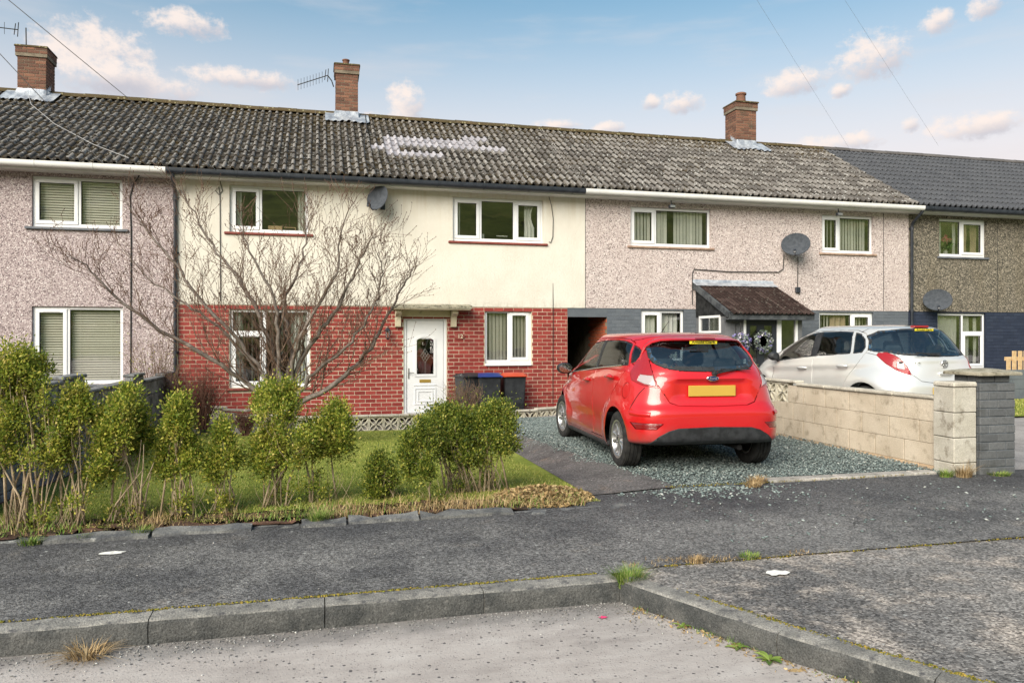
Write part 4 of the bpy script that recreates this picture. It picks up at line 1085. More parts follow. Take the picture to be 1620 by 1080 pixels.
def m_lamp(name, c, alt=None):
    m, t, b = new_mat(name); p = t.obj(); col = c
    w = t.node('ShaderNodeTexWave', wave_type='BANDS', bands_direction='Z'); t.put(w.inputs['Vector'], p); w.inputs['Scale'].default_value = 28
    col = t.mix(t.m('MULTIPLY', w.outputs[1], .35), c, tuple(x * .45 for x in c))
    setp(t, b, col, .16, 0, .6, t.bump(w.outputs[1], .25, .004), 1.0); b.inputs['Coat Roughness'].default_value = .03
m_lamp('lamp_red', (0.33, .010, .010)); m_lamp('lamp_clear', (0.42, .36, .36)); m_lamp('reflector_red', (0.20, .006, .008))
def catmull(tab, z):
    n = len(tab)
    for i in range(n - 1):
        if z <= tab[i + 1][0] or i == n - 2:
            p0, p1, p2, p3 = tab[max(i - 1, 0)], tab[i], tab[i + 1], tab[min(i + 2, n - 1)]
            h = p2[0] - p1[0]; t = (z - p1[0]) / h; out = []
            for k in range(1, len(p1)):
                d = (p2[k] - p1[k]) / h
                m1 = (p2[k] - p0[k]) / (p2[0] - p0[0]) if i > 0 else d; m2 = (p3[k] - p1[k]) / (p3[0] - p1[0]) if i < n - 2 else d
                if (p1[k] - p0[k]) * (p2[k] - p1[k]) <= 0: m1 = 0 if i > 0 else m1
                if (p2[k] - p1[k]) * (p3[k] - p2[k]) <= 0: m2 = 0 if i < n - 2 else m2
                out.append((2 * t**3 - 3 * t * t + 1) * p1[k] + (t**3 - 2 * t * t + t) * h * m1 + (-2 * t**3 + 3 * t * t) * p2[k] + (t**3 - t * t) * h * m2)
            return out
def car_shell(tab, zs, yc, shape, QR=54, QF=34):
    rings = []; zs = [z for z in zs if z < tab[-1][0]] + [tab[-1][0]]
    for z in zs:
        yR, yF, w, nr, nf = catmull(tab, z)
        def quarter(L, n, Q):
            t = np.linspace(0, PI / 2, 500); a = w * np.cos(t) ** (2 / n); b = L * np.sin(t) ** (2 / n)
            s = np.concatenate([[0], np.cumsum(np.hypot(np.diff(a), np.diff(b)))]); u = np.linspace(0, s[-1], Q + 1)
            return np.interp(u, s, a), np.interp(u, s, b)
        ar, br = quarter(yc - yR, nr, QR); af, bf = quarter(yF - yc, nf, QF)
        pts = [(-x, yc - y) for x, y in zip(ar, br)] + [(x, yc - y) for x, y in list(zip(ar, br))[-2::-1]]
        pts += [(x, yc + y) for x, y in list(zip(af, bf))[1:]] + [(-x, yc + y) for x, y in list(zip(af, bf))[-2:0:-1]]
        rings.append([shape(x, y, z) for x, y in pts])
    bm = bmesh.new(); V = [[bm.verts.new(p) for p in r] for r in rings]; n = len(rings[0])
    for i in range(len(V) - 1):
        for j in range(n): bm.faces.new((V[i][j], V[i][(j + 1) % n], V[i + 1][(j + 1) % n], V[i + 1][j]))
    bm.faces.new(V[-1])
    bmesh.ops.recalc_face_normals(bm, faces=bm.faces)
    return bm
def inpoly(p, poly):
    c = False; n = len(poly)
    for i in range(n):
        a, b = poly[i], poly[(i + 1) % n]
        if (a[1] > p[1]) != (b[1] > p[1]) and p[0] < (b[0] - a[0]) * (p[1] - a[1]) / (b[1] - a[1]) + a[0]: c = not c
    return c
def cut(bm, poly, frame, keep=True):
    """cut the outline out of the shell; frame = (e axis, outward normal); returns the piece as a new bmesh"""
    e, nrm = Vector(frame[0]), Vector(frame[1])
    us = [p[0] for p in poly]; vs = [p[1] for p in poly]; B = (min(us) - .02, max(us) + .02, min(vs) - .02, max(vs) + .02)
    def cand():
        bm.normal_update(); out = []
        for f in bm.faces:
            if f.normal.dot(nrm) < .12: continue
            q = [(v.co.dot(e), v.co.z) for v in f.verts]
            if max(a for a, _ in q) < B[0] or min(a for a, _ in q) > B[1] or max(b for _, b in q) < B[2] or min(b for _, b in q) > B[3]: continue
            if f.calc_center_median().dot(nrm) < 0.0 and abs(nrm.x) > .3: continue
            out.append(f)
        return out
    for i in range(len(poly)):
        a, b = poly[i], poly[(i + 1) % len(poly)]
        d = (b[0] - a[0], b[1] - a[1]); l = math.hypot(*d)
        if l < 1e-6: continue
        pn = e * (d[1] / l) + Vector((0, 0, -d[0] / l)); pc = e * a[0] + Vector((0, 0, a[1]))
        fs = cand(); m = (min(a[0], b[0]) - .06, max(a[0], b[0]) + .06, min(a[1], b[1]) - .06, max(a[1], b[1]) + .06)
        fs = [f for f in fs if m[0] < f.calc_center_median().dot(e) < m[1] and m[2] < f.calc_center_median().z < m[3]]
        geom = set(fs)
        for f in fs: geom.update(f.edges); geom.update(f.verts)
        bmesh.ops.bisect_plane(bm, geom=list(geom), dist=.0006, plane_co=pc, plane_no=pn)
    sel = [f for f in cand() if inpoly((f.calc_center_median().dot(e), f.calc_center_median().z), poly)]
    if not sel: return None
    piece = bmesh.new()
    if keep:
        vm = {}
        for f in sel:
            for v in f.verts:
                if v not in vm: vm[v] = piece.verts.new(v.co)
            piece.faces.new([vm[v] for v in f.verts])
        piece.normal_update()
    bmesh.ops.delete(bm, geom=sel, context='FACES')
    return piece
def piece_obj(pc, name, mats, parent, rim=.009, depth=.020, off=0.0, border=None):
    """rolled rim on a cut panel (a real shut line), or a border in a second material for glass"""
    pc.normal_update()
    if off:
        nn = {v: v.normal.copy() for v in pc.verts}
        for v in pc.verts: v.co += nn[v] * off
    if border:
        r = bmesh.ops.inset_region(pc, faces=pc.faces[:], thickness=border, use_even_offset=False, use_boundary=True)
        for f in r['faces']: f.material_index = 1
    if rim:
        bd = [v for v in pc.verts if v.is_boundary]; pc.normal_update(); nn = {v: v.normal.copy() for v in bd}
        r = bmesh.ops.inset_region(pc, faces=pc.faces[:], thickness=rim, use_even_offset=False, use_boundary=True)
        for v in bd: v.co -= nn[v] * depth
        if border:
            for f in r['faces']: f.material_index = 1
    me = bpy.data.meshes.new(name); pc.to_mesh(me); pc.free()
    for m in mats: me.materials.append(MATS[m])
    smooth_mesh(me, 40)
    return obj(name, me, parent)
def text_mesh(s, size, mat, extrude=.0015, width=None):
    c = bpy.data.curves.new('lettering', 'FONT'); c.body = s; c.size = size; c.align_x = 'CENTER'; c.align_y = 'CENTER'; c.extrude = extrude; c.resolution_u = 3; c.offset = size * .018
    o = bpy.data.objects.new('lettering', c); COL.objects.link(o)
    dg = bpy.context.evaluated_depsgraph_get(); me = bpy.data.meshes.new_from_object(o.evaluated_get(dg))
    bpy.data.objects.remove(o); bpy.data.curves.remove(c)
    me.materials.clear(); me.materials.append(MATS[mat]); me.name = 'lettering'
    if width:
        w = max(v.co.x for v in me.vertices) - min(v.co.x for v in me.vertices)
        for v in me.vertices: v.co.x *= width / w
    return me
FR_L, FR_R, FR_B = ((0, 1, 0), (-1, 0, 0)), ((0, 1, 0), (1, 0, 0)), ((1, 0, 0), (0, -1, 0))
FR_DL, FR_DR = ((.7071, -.7071, 0), (-.7071, -.7071, 0)), ((-.7071, -.7071, 0), (.7071, -.7071, 0))
def wheel(car, x, y, r, rimr, wd, spokes, turn=0.0):
    s = 1 if x > 0 else -1
    M = Matrix.Translation((x, y, r)) @ Matrix.Rotation(R(turn), 4, 'Z') @ Matrix.Rotation(R(90 * s), 4, 'Y')
    t = MB(); hw = wd / 2
    prof = [(rimr - .012, -hw * .86), (rimr + .01, -hw), (r * .86, -hw * 1.04), (r * .965, -hw * .93)]
    for k in range(4):
        a = -hw * .80 + k * hw * .43; prof += [(r, a), (r, a + hw * .31), (r - .010, a + hw * .325), (r - .010, a + hw * .42)]
    prof += [(r * .965, hw * .93), (r * .86, hw * 1.04), (rimr + .01, hw), (rimr - .012, hw * .86)]
    t.lathe(prof, 48, M, close=False)
    w = t.build('wheel', 'tyre', car, smooth=30)
    q = MB(); q.lathe([(rimr - .03, -hw * .8), (rimr - .012, -hw * .8), (rimr - .02, 0), (rimr - .014, hw * .78), (rimr + .006, hw * .92), (rimr + .004, hw * .97), (rimr - .016, hw * .93), (rimr - .03, hw * .7), (rimr - .035, -hw * .5)], 40, M, close=False)
    n = len(spokes)
    for a, lean in spokes:
        for sg in (-1, 1):
            a0 = a + sg * R(9); a1 = a + sg * R(lean)
            P = []
            for k in range(6):
                u = k / 5; rr = .045 + (rimr - .028 - .045) * u; an = a0 * (1 - u) + a1 * u; wdt = .016 + .004 * u; zz = hw * (.78 - .30 * math.sin(u * PI * .5) + .35 * u * u)
                c, sn = math.cos(an), math.sin(an)
                row = []
                for ww, dz in ((-wdt, -.03), (-wdt, .0), (-wdt * .5, .008), (wdt * .5, .008), (wdt, 0), (wdt, -.03)): row.append(M @ Vector((rr * c - ww * sn, rr * sn + ww * c, zz + dz)))
                P.append(row)
            q.grid(P)
    q.lathe([(.0, hw * .80), (.03, hw * .80), (.05, hw * .74), (.062, hw * .55), (.062, hw * .2)], 20, M, close=False)
    q.build('rim', 'alloy', w, smooth=40)
    q = MB(); q.lathe([(.03, hw * .10), (.125, hw * .10), (.13, hw * .02), (.13, -hw * .2), (.03, -hw * .2)], 24, M); q.build('brake_disc', 'steel', w, smooth=40)
    q = MB(); q.lathe([(.02, -hw * .62), (rimr - .025, -hw * .55)], 24, M); q.build('wheel_back', 'arch_liner', w)
    return w
def seat(car, x, y, z=.42, h=.62, w=.46, rest=True):
    q = MB(); P = []
    for k in range(7):
        u = k / 6; yy = y - .04 - .17 * u; zz = z + h * u; ww = w / 2 * (1 - .22 * u * u)
        P.append([(x - ww, yy + .03, zz), (x - ww * .85, yy + .08, zz), (x, yy + .06, zz), (x + ww * .85, yy + .08, zz), (x + ww, yy + .03, zz), (x + ww * .9, yy - .05, zz), (x, yy - .07, zz), (x - ww * .9, yy - .05, zz)])
    q.grid(P, closed_u=True); q.f.append([48 + i for i in range(8)]); q.mi.append(0)
    q.box(x - w / 2, x + w / 2, y - .05, y + .48, z - .16, z + .04, bev=.04)
    o = q.build('seat', 'car_interior', car, smooth=50)
    if rest:
        e = MB(); e.box(x - .13, x + .13, y - .28, y - .18, z + h + .03, z + h + .20, bev=.035); e.tube([(x - .06, y - .23, z + h - .03), (x - .06, y - .23, z + h + .06)], .007, 6); e.tube([(x + .06, y - .23, z + h - .03), (x + .06, y - .23, z + h + .06)], .007, 6); e.build('headrest', 'car_interior', o)
def car_common(car, bm, body_mat, wb, r, archr, hub_z, belt):
    """cuts shared by both cars: wheel arches first"""
    for fr in (FR_L, FR_R):
        for yy in (0, wb):
            poly = [(yy + archr * math.cos(R(a)), hub_z + archr * math.sin(R(a))) for a in range(0, 181, 10)] + [(yy - archr, .02), (yy + archr, .02)]
            cut(bm, poly, fr, keep=False)
    for sg in (-1, 1):
        for yy in (0, wb):
            q = MB(); P = []
            for k in range(19):
                a = R(2 + 176 * k / 18); P.append([(sg * .42, yy + (archr + .004) * math.cos(a), hub_z + (archr + .004) * math.sin(a)), (sg * .75, yy + (archr + .002) * math.cos(a), hub_z + (archr + .002) * math.sin(a))])
            q.grid(P)
            q.v += [(sg * .42, yy, hub_z)]; c = len(q.v) - 1
            for k in range(18): q.f.append([2 * k, 2 * k + 2, c]); q.mi.append(0)
            q.build('arch_liner', 'arch_liner', car, fix=False)
def finish_body(car, bm, mat, lining_z):
    me = bpy.data.meshes.new('body'); bm.to_mesh(me)
    me.materials.append(MATS[mat]); smooth_mesh(me, 40); b = obj('body', me, car)
    ln = bmesh.new(); ln.from_mesh(me); ln.normal_update()
    for v in ln.verts: v.co = Vector((v.co.x * .965, 1.0 + (v.co.y - 1.0) * .975, v.co.z - .03))
    bmesh.ops.delete(ln, geom=[v for v in ln.verts if v.co.z < lining_z], context='VERTS')
    m2 = bpy.data.meshes.new('roof_lining'); ln.to_mesh(m2); ln.free(); m2.materials.append(MATS['headliner']); smooth_mesh(m2); obj('roof_lining', m2, b)
    bm.free(); return b
zs = sorted(set([round(.17 + .03 * k, 3) for k in range(40)] + [1.36, 1.375, 1.39, 1.405, 1.42, 1.432, 1.442, 1.45, 1.457, 1.463, 1.468, 1.472, 1.475, 1.478]))

# ---- red hatchback
car = tag(empty('parked_car'), 'shiny red five-door hatchback with yellow rear plate parked on the gravel drive', 'car', 'cars parked on the drives')
TAB = [(.16, -.40, 3.06, .79, 8, 4), (.22, -.56, 3.18, .83, 8, 4), (.30, -.632, 3.25, .850, 7.6, 4), (.42, -.658, 3.29, .858, 7.2, 3.6), (.55, -.668, 3.29, .862, 7, 3.5), (.64, -.665, 3.27, .863, 6.6, 3.4), (.68, -.645, 3.25, .862, 6.2, 3.3), (.72, -.612, 3.22, .860, 6, 3.2), (.80, -.598, 3.12, .856, 5.6, 3.0),
       (.90, -.59, 2.88, .848, 5.2, 3.2), (.96, -.582, 2.60, .836, 4.9, 3.6), (1.00, -.57, 2.36, .822, 4.7, 4.0), (1.06, -.548, 2.16, .802, 4.5, 4.2), (1.14, -.495, 1.98, .772, 4.2, 4.2), (1.24, -.415, 1.74, .735, 4.0, 4.2), (1.33, -.33, 1.48, .695, 3.6, 4.0), (1.40, -.245, 1.20, .648, 3.6, 3.6), (1.44, -.13, .98, .585, 3.3, 3.2), (1.460, .10, .80, .46, 3, 2.8), (1.470, .36, .56, .18, 2.4, 2.4)]
def shape_red(x, y, z):
    s = 1 if x > 0 else -1
    side = sstep(.55, .75, abs(x))
    if z < .9:
        for yy in (0, 2.49):
            r = math.hypot(y - yy, z - .31)
            if r < .62: x += s * side * .020 * math.exp(-((r - .375) / .075) ** 2)
    zsw = .70 + (2.74 - y) * .118                        # rising swage line
    k = sstep(-.35, -.1, y) * (1 - sstep(2.5, 2.9, y))
    d = z - zsw
    x += s * side * k * (.013 * math.exp(-(d / .022) ** 2) - .010 * math.exp(-((d - .07) / .05) ** 2))
    x -= s * side * sstep(.35, .6, y) * (1 - sstep(1.9, 2.1, y)) * .016 * math.exp(-((z - .44) / .10) ** 2)
    if y < -.2 and z < .36: z = .285 + (z - .16) / .20 * .075      # the bumper's lower edge
    if y < -.3:                                          # number-plate recess and the crease over it
        kx = 1 - sstep(.35, .43, abs(x)); kz = sstep(.775, .80, z) * (1 - sstep(.945, .965, z))
        y += .028 * kx * kz
        y -= .010 * math.exp(-((z - .975) / .018) ** 2) * (1 - sstep(.5, .62, abs(x)))
        y += .012 * math.exp(-((z - .50) / .05) ** 2) * sstep(.5, .62, abs(x)) * (1 - sstep(.75, .85, abs(x)))
    return (x, y, z)
bm = car_shell(TAB, zs, 1.25, shape_red)
car_common(car, bm, 'paint_red', 2.49, .30, .345, .315, .9)
for fr, fd, sg in ((FR_L, FR_DL, -1), (FR_R, FR_DR, 1)):
    pcs = []
    pcs.append((cut(bm, [(2.16, .925), (2.00, 1.10), (1.82, 1.20), (1.58, 1.285), (1.30, 1.345), (1.00, 1.372), (.965, 1.372), (.925, 1.045)], fr), 'front_window', ['car_glass', 'trim_black'], dict(rim=0, off=-.004, border=.014)))
    pcs.append((cut(bm, [(.84, 1.05), (.875, 1.375), (.50, 1.378), (.26, 1.365), (.10, 1.335), (-.04, 1.11)], fr), 'rear_window', ['car_glass', 'trim_black'], dict(rim=0, off=-.004, border=.014)))
    pcs.append((cut(bm, [(-.075, 1.125), (.055, 1.325), (-.07, 1.29), (-.185, 1.235), (-.16, 1.16)], fr), 'quarter_window', ['car_glass', 'trim_black'], dict(rim=0, off=-.004, border=.012)))
    pcs.append((cut(bm, [(.925, 1.045), (.965, 1.372), (.875, 1.375), (.84, 1.05)], fr), 'pillar_trim', ['trim_black'], dict(rim=0)))
    pcs.append((cut(bm, [(-.27, 1.275), (-.375, 1.13), (-.405, 1.02), (-.355, .955), (-.18, .905), (-.015, .885), (-.05, .95), (-.11, 1.05), (-.19, 1.16)], fd), 'tail_lamp', ['lamp_red'], dict(rim=.006, depth=.006, off=.004)))
    pcs.append((cut(bm, [(.86, .26), (2.06, .255), (2.20, .45), (2.22, .80), (2.235, .90), (2.05, 1.10), (1.86, 1.215), (1.6, 1.31), (1.3, 1.375), (.92, 1.402), (.885, 1.0)], fr), 'front_door', ['paint_red'], {}))
    pcs.append((cut(bm, [(.86, .26), (.885, 1.0), (.92, 1.402), (.45, 1.405), (.2, 1.39), (.06, 1.35), (-.09, 1.09), (.0, .92), (.22, .72), (.40, .55), (.46, .40), (.50, .26)], fr), 'rear_door', ['paint_red'], {}))
    if sg < 0: pcs.append((cut(bm, [(-.20 + .075 * math.cos(R(a)), .845 + .085 * math.sin(R(a))) for a in range(0, 360, 24)], fr), 'fuel_flap', ['paint_red'], dict(rim=.005)))
    for pc, nm, mats, kw in pcs:
        if pc:
            lens = cut(pc, [(-.27, .955), (-.17, .925), (-.045, .905), (-.07, .965), (-.095, 1.01), (-.25, 1.02)], fd) if nm == 'tail_lamp' else None
            o = piece_obj(pc, nm, mats, car, **kw)
            if lens: piece_obj(lens, 'reversing_lens', ['lamp_clear'], o, rim=.004, depth=.004, off=.005)
            if nm in ('front_door', 'rear_door'):
                q = MB(); yy = 1.10 if nm == 'front_door' else .20; zz = .895 if nm == 'front_door' else .975
                q.lathe([(.0, 0), (.05, .004), (.062, .018), (.05, .030), (0, .036)], 14, Matrix.Translation((sg * .848, yy, zz)) @ Matrix.Rotation(R(90 * sg), 4, 'Y') @ Matrix.Diagonal((.5, 1.5, 1, 1)))
                q.tube([(sg * .862, yy - .10, zz), (sg * .885, yy - .06, zz + .004), (sg * .888, yy + .06, zz - .003), (sg * .862, yy + .10, zz - .008)], [.014, .016, .016, .014], 8)
                q.build('handle', 'paint_red', o, smooth=50)
# rear: glass, tailgate, lower trim, reflectors
pc = cut(bm, [(-.60, 1.225), (-.555, 1.135), (-.47, 1.09), (-.34, 1.066), (0, 1.056), (.34, 1.066), (.47, 1.09), (.555, 1.135), (.60, 1.225), (.54, 1.33), (.40, 1.372), (0, 1.385), (-.40, 1.372), (-.54, 1.33)], FR_B); piece_obj(pc, 'rear_glass', ['car_glass_dark', 'trim_black'], car, rim=0, off=.001, border=.05)
pc = cut(bm, [(-.69, .22), (-.69, .32), (-.60, .40), (-.50, .455), (-.40, .482), (0, .492), (.40, .482), (.50, .455), (.60, .40), (.69, .32), (.69, .22)], FR_B); lt = piece_obj(pc, 'lower_trim', ['trim_black'], car, rim=.006, depth=.006, off=.004)
for sg in (-1, 1):
    pc = cut(bm, [(sg * .825, .530), (sg * .55, .530), (sg * .62, .468), (sg * .79, .462)], FR_B)
    if pc: piece_obj(pc, 'rear_reflector', ['reflector_red'], car, rim=.006, depth=.004, off=-.006)
pc = cut(bm, [(-.565, .895), (-.47, .735), (-.38, .705), (0, .695), (.38, .705), (.47, .735), (.565, .895), (.63, 1.00), (.70, 1.12), (.755, 1.26), (.66, 1.36), (.45, 1.42), (0, 1.432), (-.45, 1.42), (-.66, 1.36), (-.755, 1.26), (-.70, 1.12), (-.63, 1.00)], FR_B)
tg = piece_obj(pc, 'tailgate', ['paint_red'], car)
body = finish_body(car, bm, 'paint_red', .95)
def shell_x(y, z, tab, yc=1.25):
    yR, yF, w, nr, nf = catmull(tab, z); return w * max(0.0, 1 - ((yc - y) / (yc - yR)) ** nr) ** (1 / nr)
for sg in (-1, 1):                                       # shut line between wing and bumper
    q = MB(); q.tube([(sg * (shell_x(y_, z_, TAB) + .002), y_, z_) for y_, z_ in ((-.46, .888), (-.42, .83), (-.385, .76), (-.36, .70), (-.345, .63))], .0035, 5); q.build('shut_line', 'rubber', car)
    q = MB(); P = []
    for k in range(9):                                   # raised ledge along the bumper corner
        y_ = -.36 - .245 * (k / 8) ** .7; x_ = shell_x(y_, .62, TAB); P.append([(sg * (x_ - .004), y_ , .645), (sg * (x_ + .010), y_ - .008, .632), (sg * (x_ + .012), y_ - .010, .612), (sg * (x_ - .004), y_, .585)])
    q.grid(P); q.build('bumper_ledge', 'paint_red', car, smooth=True)
# roof spoiler lip over the rear glass, turning down its sides
q = MB(); P = []
half = [(0, 0, 1.412, .17), (.2, 0, 1.411, .165), (.34, 0, 1.406, .15), (.44, 0, 1.394, .12), (.51, 0, 1.365, .085), (.560, 0, 1.32, .055), (.595, 0, 1.27, .034), (.625, 0, 1.22, .018), (.65, 0, 1.17, .008)]
path = [(-a_, b_, c_, d_) for a_, b_, c_, d_ in half[:0:-1]] + half
def shell_y(x, z, tab, yc=1.25):
    yR, yF, w, nr, nf = catmull(tab, z); q_ = max(0.0, 1 - (min(abs(x), w) / w) ** nr); return yc - (yc - yR) * q_ ** (1 / nr)
for x, y, z, ex in path:
    y = shell_y(x, z, TAB) - .002
    k = x / .69; n_ = Vector((k * .8, -.25, .9 - .7 * abs(k) ** 2)).normalized(); p = Vector((x, y, z))
    P.append([p + Vector((-x * .10, .13, .028 * (1 - abs(k)))) - n_ * .004, p + n_ * .010, p + Vector((0, -ex * .75, -ex * .10)) + n_ * .010, p + Vector((0, -ex, -ex * .16)) + n_ * .002, p + Vector((0, -ex * .97, -ex * .16)) - n_ * .010, p + Vector((0, -ex * .3, 0)) - n_ * .035])
q.grid(P); q.build('spoiler', 'paint_red', tg, smooth=40)
q = MB(); q.box(-.11, .11, -.428, -.40, 1.392, 1.404, bev=.003); q.build('brake_light', 'reflector_red', tg)
q = MB(); q.box(-.26, .26, -.592, -.580, .800, .912, bev=.004); q.build('number_plate', 'plate_yellow', tg)
q = MB(); q.lathe([(0, 0), (.060, 0), (.066, .004), (.060, .008), (0, .009)], 28, Matrix.Translation((0, -.600, .985)) @ Matrix.Rotation(R(90), 4, 'X') @ Matrix.Diagonal((1, .42, 1, 1))); bd = q.build('badge', 'chrome', tg, smooth=40)
q = MB(); q.lathe([(0, 0), (.055, 0), (.055, .0025), (0, .003)], 28, Matrix.Translation((0, -.6085, .985)) @ Matrix.Rotation(R(90), 4, 'X') @ Matrix.Diagonal((1, .40, 1, 1))); q.build('badge_field', 'badge_blue', bd, smooth=40)
obj('lettering', text_mesh('Ford', .034, 'chrome', .001, .075), bd, Matrix.Translation((0, -.6125, .985)) @ Matrix.Rotation(R(90), 4, 'X'))
q = MB(); q.box(-.155, .155, -.372, -.370, 1.340, 1.376); st = q.build('sticker', 'sticker_yellow', tg)
st.matrix_basis = Matrix()
obj('lettering', text_mesh('Arnold Clark', .036, 'ink_black', .0005, .27), st, Matrix.Translation((0, -.3735, 1.357)) @ Matrix.Rotation(R(90), 4, 'X'))
q = MB(); q.lathe([(0, .0), (.028, 0), (.026, .03), (0, .035)], 12, Matrix.Translation((.03, -.565, 1.035)) @ Matrix.Rotation(R(90), 4, 'X')); q.tube([(.03, -.60, 1.035), (.18, -.588, 1.062), (.42, -.552, 1.105)], [.012, .010, .006], 6); q.box(.10, .44, -.575, -.567, 1.070, 1.082); q.build('wiper', 'trim_black', tg)
# chrome waist strips, mirrors, sills, underside, aerial
for sg in (-1, 1):
    q = MB(); q.tube([(sg * .800, 2.18, .915), (sg * .817, 1.6, .972), (sg * .818, .9, 1.036), (sg * .812, .4, 1.072), (sg * .800, -.05, 1.103)], .007, 6); q.build('waist_strip', 'chrome', car, smooth=40)
    q = MB(); P = []
    for k in range(7):
        u = k / 6; s_ = (.55, .85, 1, 1, .95, .8, .3)[k]
        P.append([(sg * (.93 + .105 * s_ * math.cos(a)), 1.93 + .16 * u - .02, 1.0 + .075 * s_ * math.sin(a)) for a in [2 * PI * j / 14 for j in range(14)]])
    q.grid(P, closed_u=True); q.f.append([84 + j for j in range(14)]); q.mi.append(0); mr = q.build('door_mirror', 'trim_black', car, smooth=40)
    q = MB(); q.lathe([(0, 0), (1, 0)], 18, Matrix.Translation((sg * .93, 1.903, 1.0)) @ Matrix.Rotation(R(90), 4, 'X') @ Matrix.Diagonal((.088, .060, 1, 1))); q.build('mirror_glass', 'chrome', mr)
    q = MB(); q.tube([(sg * .84, 2.02, .93), (sg * .87, 2.03, .955), (sg * .90, 2.03, .97)], [.035, .028, .03], 8); q.build('mirror_foot', 'trim_black', mr, smooth=40)
    q = MB(); q.box(sg * .80 - .04, sg * .80 + .04, .36, 2.13, .17, .235, bev=.02); q.build('side_sill', 'trim_black', car)
q = MB(); q.box(-.78, .78, .35, 2.14, .19, .26); q.box(-.52, .52, -.40, .36, .27, .34); q.box(-.52, .52, 2.1, 3.1, .21, .30); q.tube([(-.45, 0, .28), (.45, 0, .28)], .05, 8); q.tube([(.35, -.1, .25), (.35, -.50, .25)], .03, 8); q.build('underside', 'arch_liner', car)
q = MB(); q.tube([(0, .85, 1.465), (.0, .60, 1.60)], [.006, .003], 6); q.build('aerial', 'trim_black', car)
q = MB(); q.box(-.60, .60, -.47, -.05, .93, .955, bev=.01); q.box(-.70, .70, 1.55, 2.15, .72, .93, bev=.08); q.build('parcel_shelf', 'car_interior', car)
for x in (-.36, .36): seat(car, x, .95); seat(car, x, .10, .42, .56, .5)
q = MB(); q.lathe([(.165, -.012), (.18, 0), (.165, .012), (.15, 0), (.165, -.012)], 24, Matrix.Translation((.36, 1.50, .90)) @ Matrix.Rotation(R(-65), 4, 'X')); q.build('steering_wheel', 'car_interior', car, smooth=True)
sp5 = [(R(90 + 72 * k), 15) for k in range(5)]
for sx in (-1, 1): wheel(car, sx * .742, 0, .302, .205, .195, sp5, 90 if False else 0); wheel(car, sx * .742, 2.49, .302, .205, .195, sp5, 4)
car.location = (3.98, 7.70, .10); car.rotation_euler = (0, 0, R(-4))

# ---- silver hatchback next door
car = tag(empty('parked_car'), 'silver hatchback parked behind the low beige block wall', 'car', 'cars parked on the drives')
TAB = [(.16, -.38, 3.10, .78, 6.5, 4), (.22, -.52, 3.22, .82, 6.5, 4), (.30, -.60, 3.30, .85, 6, 4), (.42, -.635, 3.33, .862, 5.6, 3.4), (.55, -.64, 3.33, .868, 5.2, 3.2), (.64, -.635, 3.30, .870, 5, 3.1), (.69, -.612, 3.27, .869, 4.8, 3.0), (.78, -.590, 3.16, .867, 4.4, 2.9), (.88, -.575, 2.98, .858, 3.6, 3.0),
       (.95, -.56, 2.72, .848, 3.5, 3.4), (1.00, -.545, 2.52, .832, 3.4, 3.8), (1.06, -.51, 2.34, .812, 3.3, 4.0), (1.14, -.455, 2.14, .782, 3.2, 4.0), (1.24, -.375, 1.88, .745, 3.2, 4.0), (1.33, -.285, 1.62, .708, 3.2, 3.8), (1.40, -.20, 1.34, .660, 3.2, 3.4), (1.44, -.10, 1.10, .60, 3.1, 3.0), (1.468, .12, .86, .46, 2.8, 2.6), (1.480, .40, .60, .18, 2.4, 2.4)]
def shape_silver(x, y, z):
    s = 1 if x > 0 else -1; side = sstep(.55, .75, abs(x))
    if z < .95:
        for yy in (0, 2.51):
            r = math.hypot(y - yy, z - .31)
            if r < .66: x += s * side * .026 * math.exp(-((r - .39) / .085) ** 2)
    d = z - (.80 + (2.2 - y) * .05); k = sstep(-.2, .1, y) * (1 - sstep(2.3, 2.8, y))
    x += s * side * k * (.010 * math.exp(-(d / .03) ** 2) - .008 * math.exp(-((d + .08) / .05) ** 2))
    if y < -.3:
        y -= .012 * math.exp(-((z - .99) / .03) ** 2) * (1 - sstep(.5, .65, abs(x)))
    return (x, y, z)
bm = car_shell(TAB, zs, 1.25, shape_silver)
car_common(car, bm, 'paint_silver', 2.51, .30, .345, .315, .9)
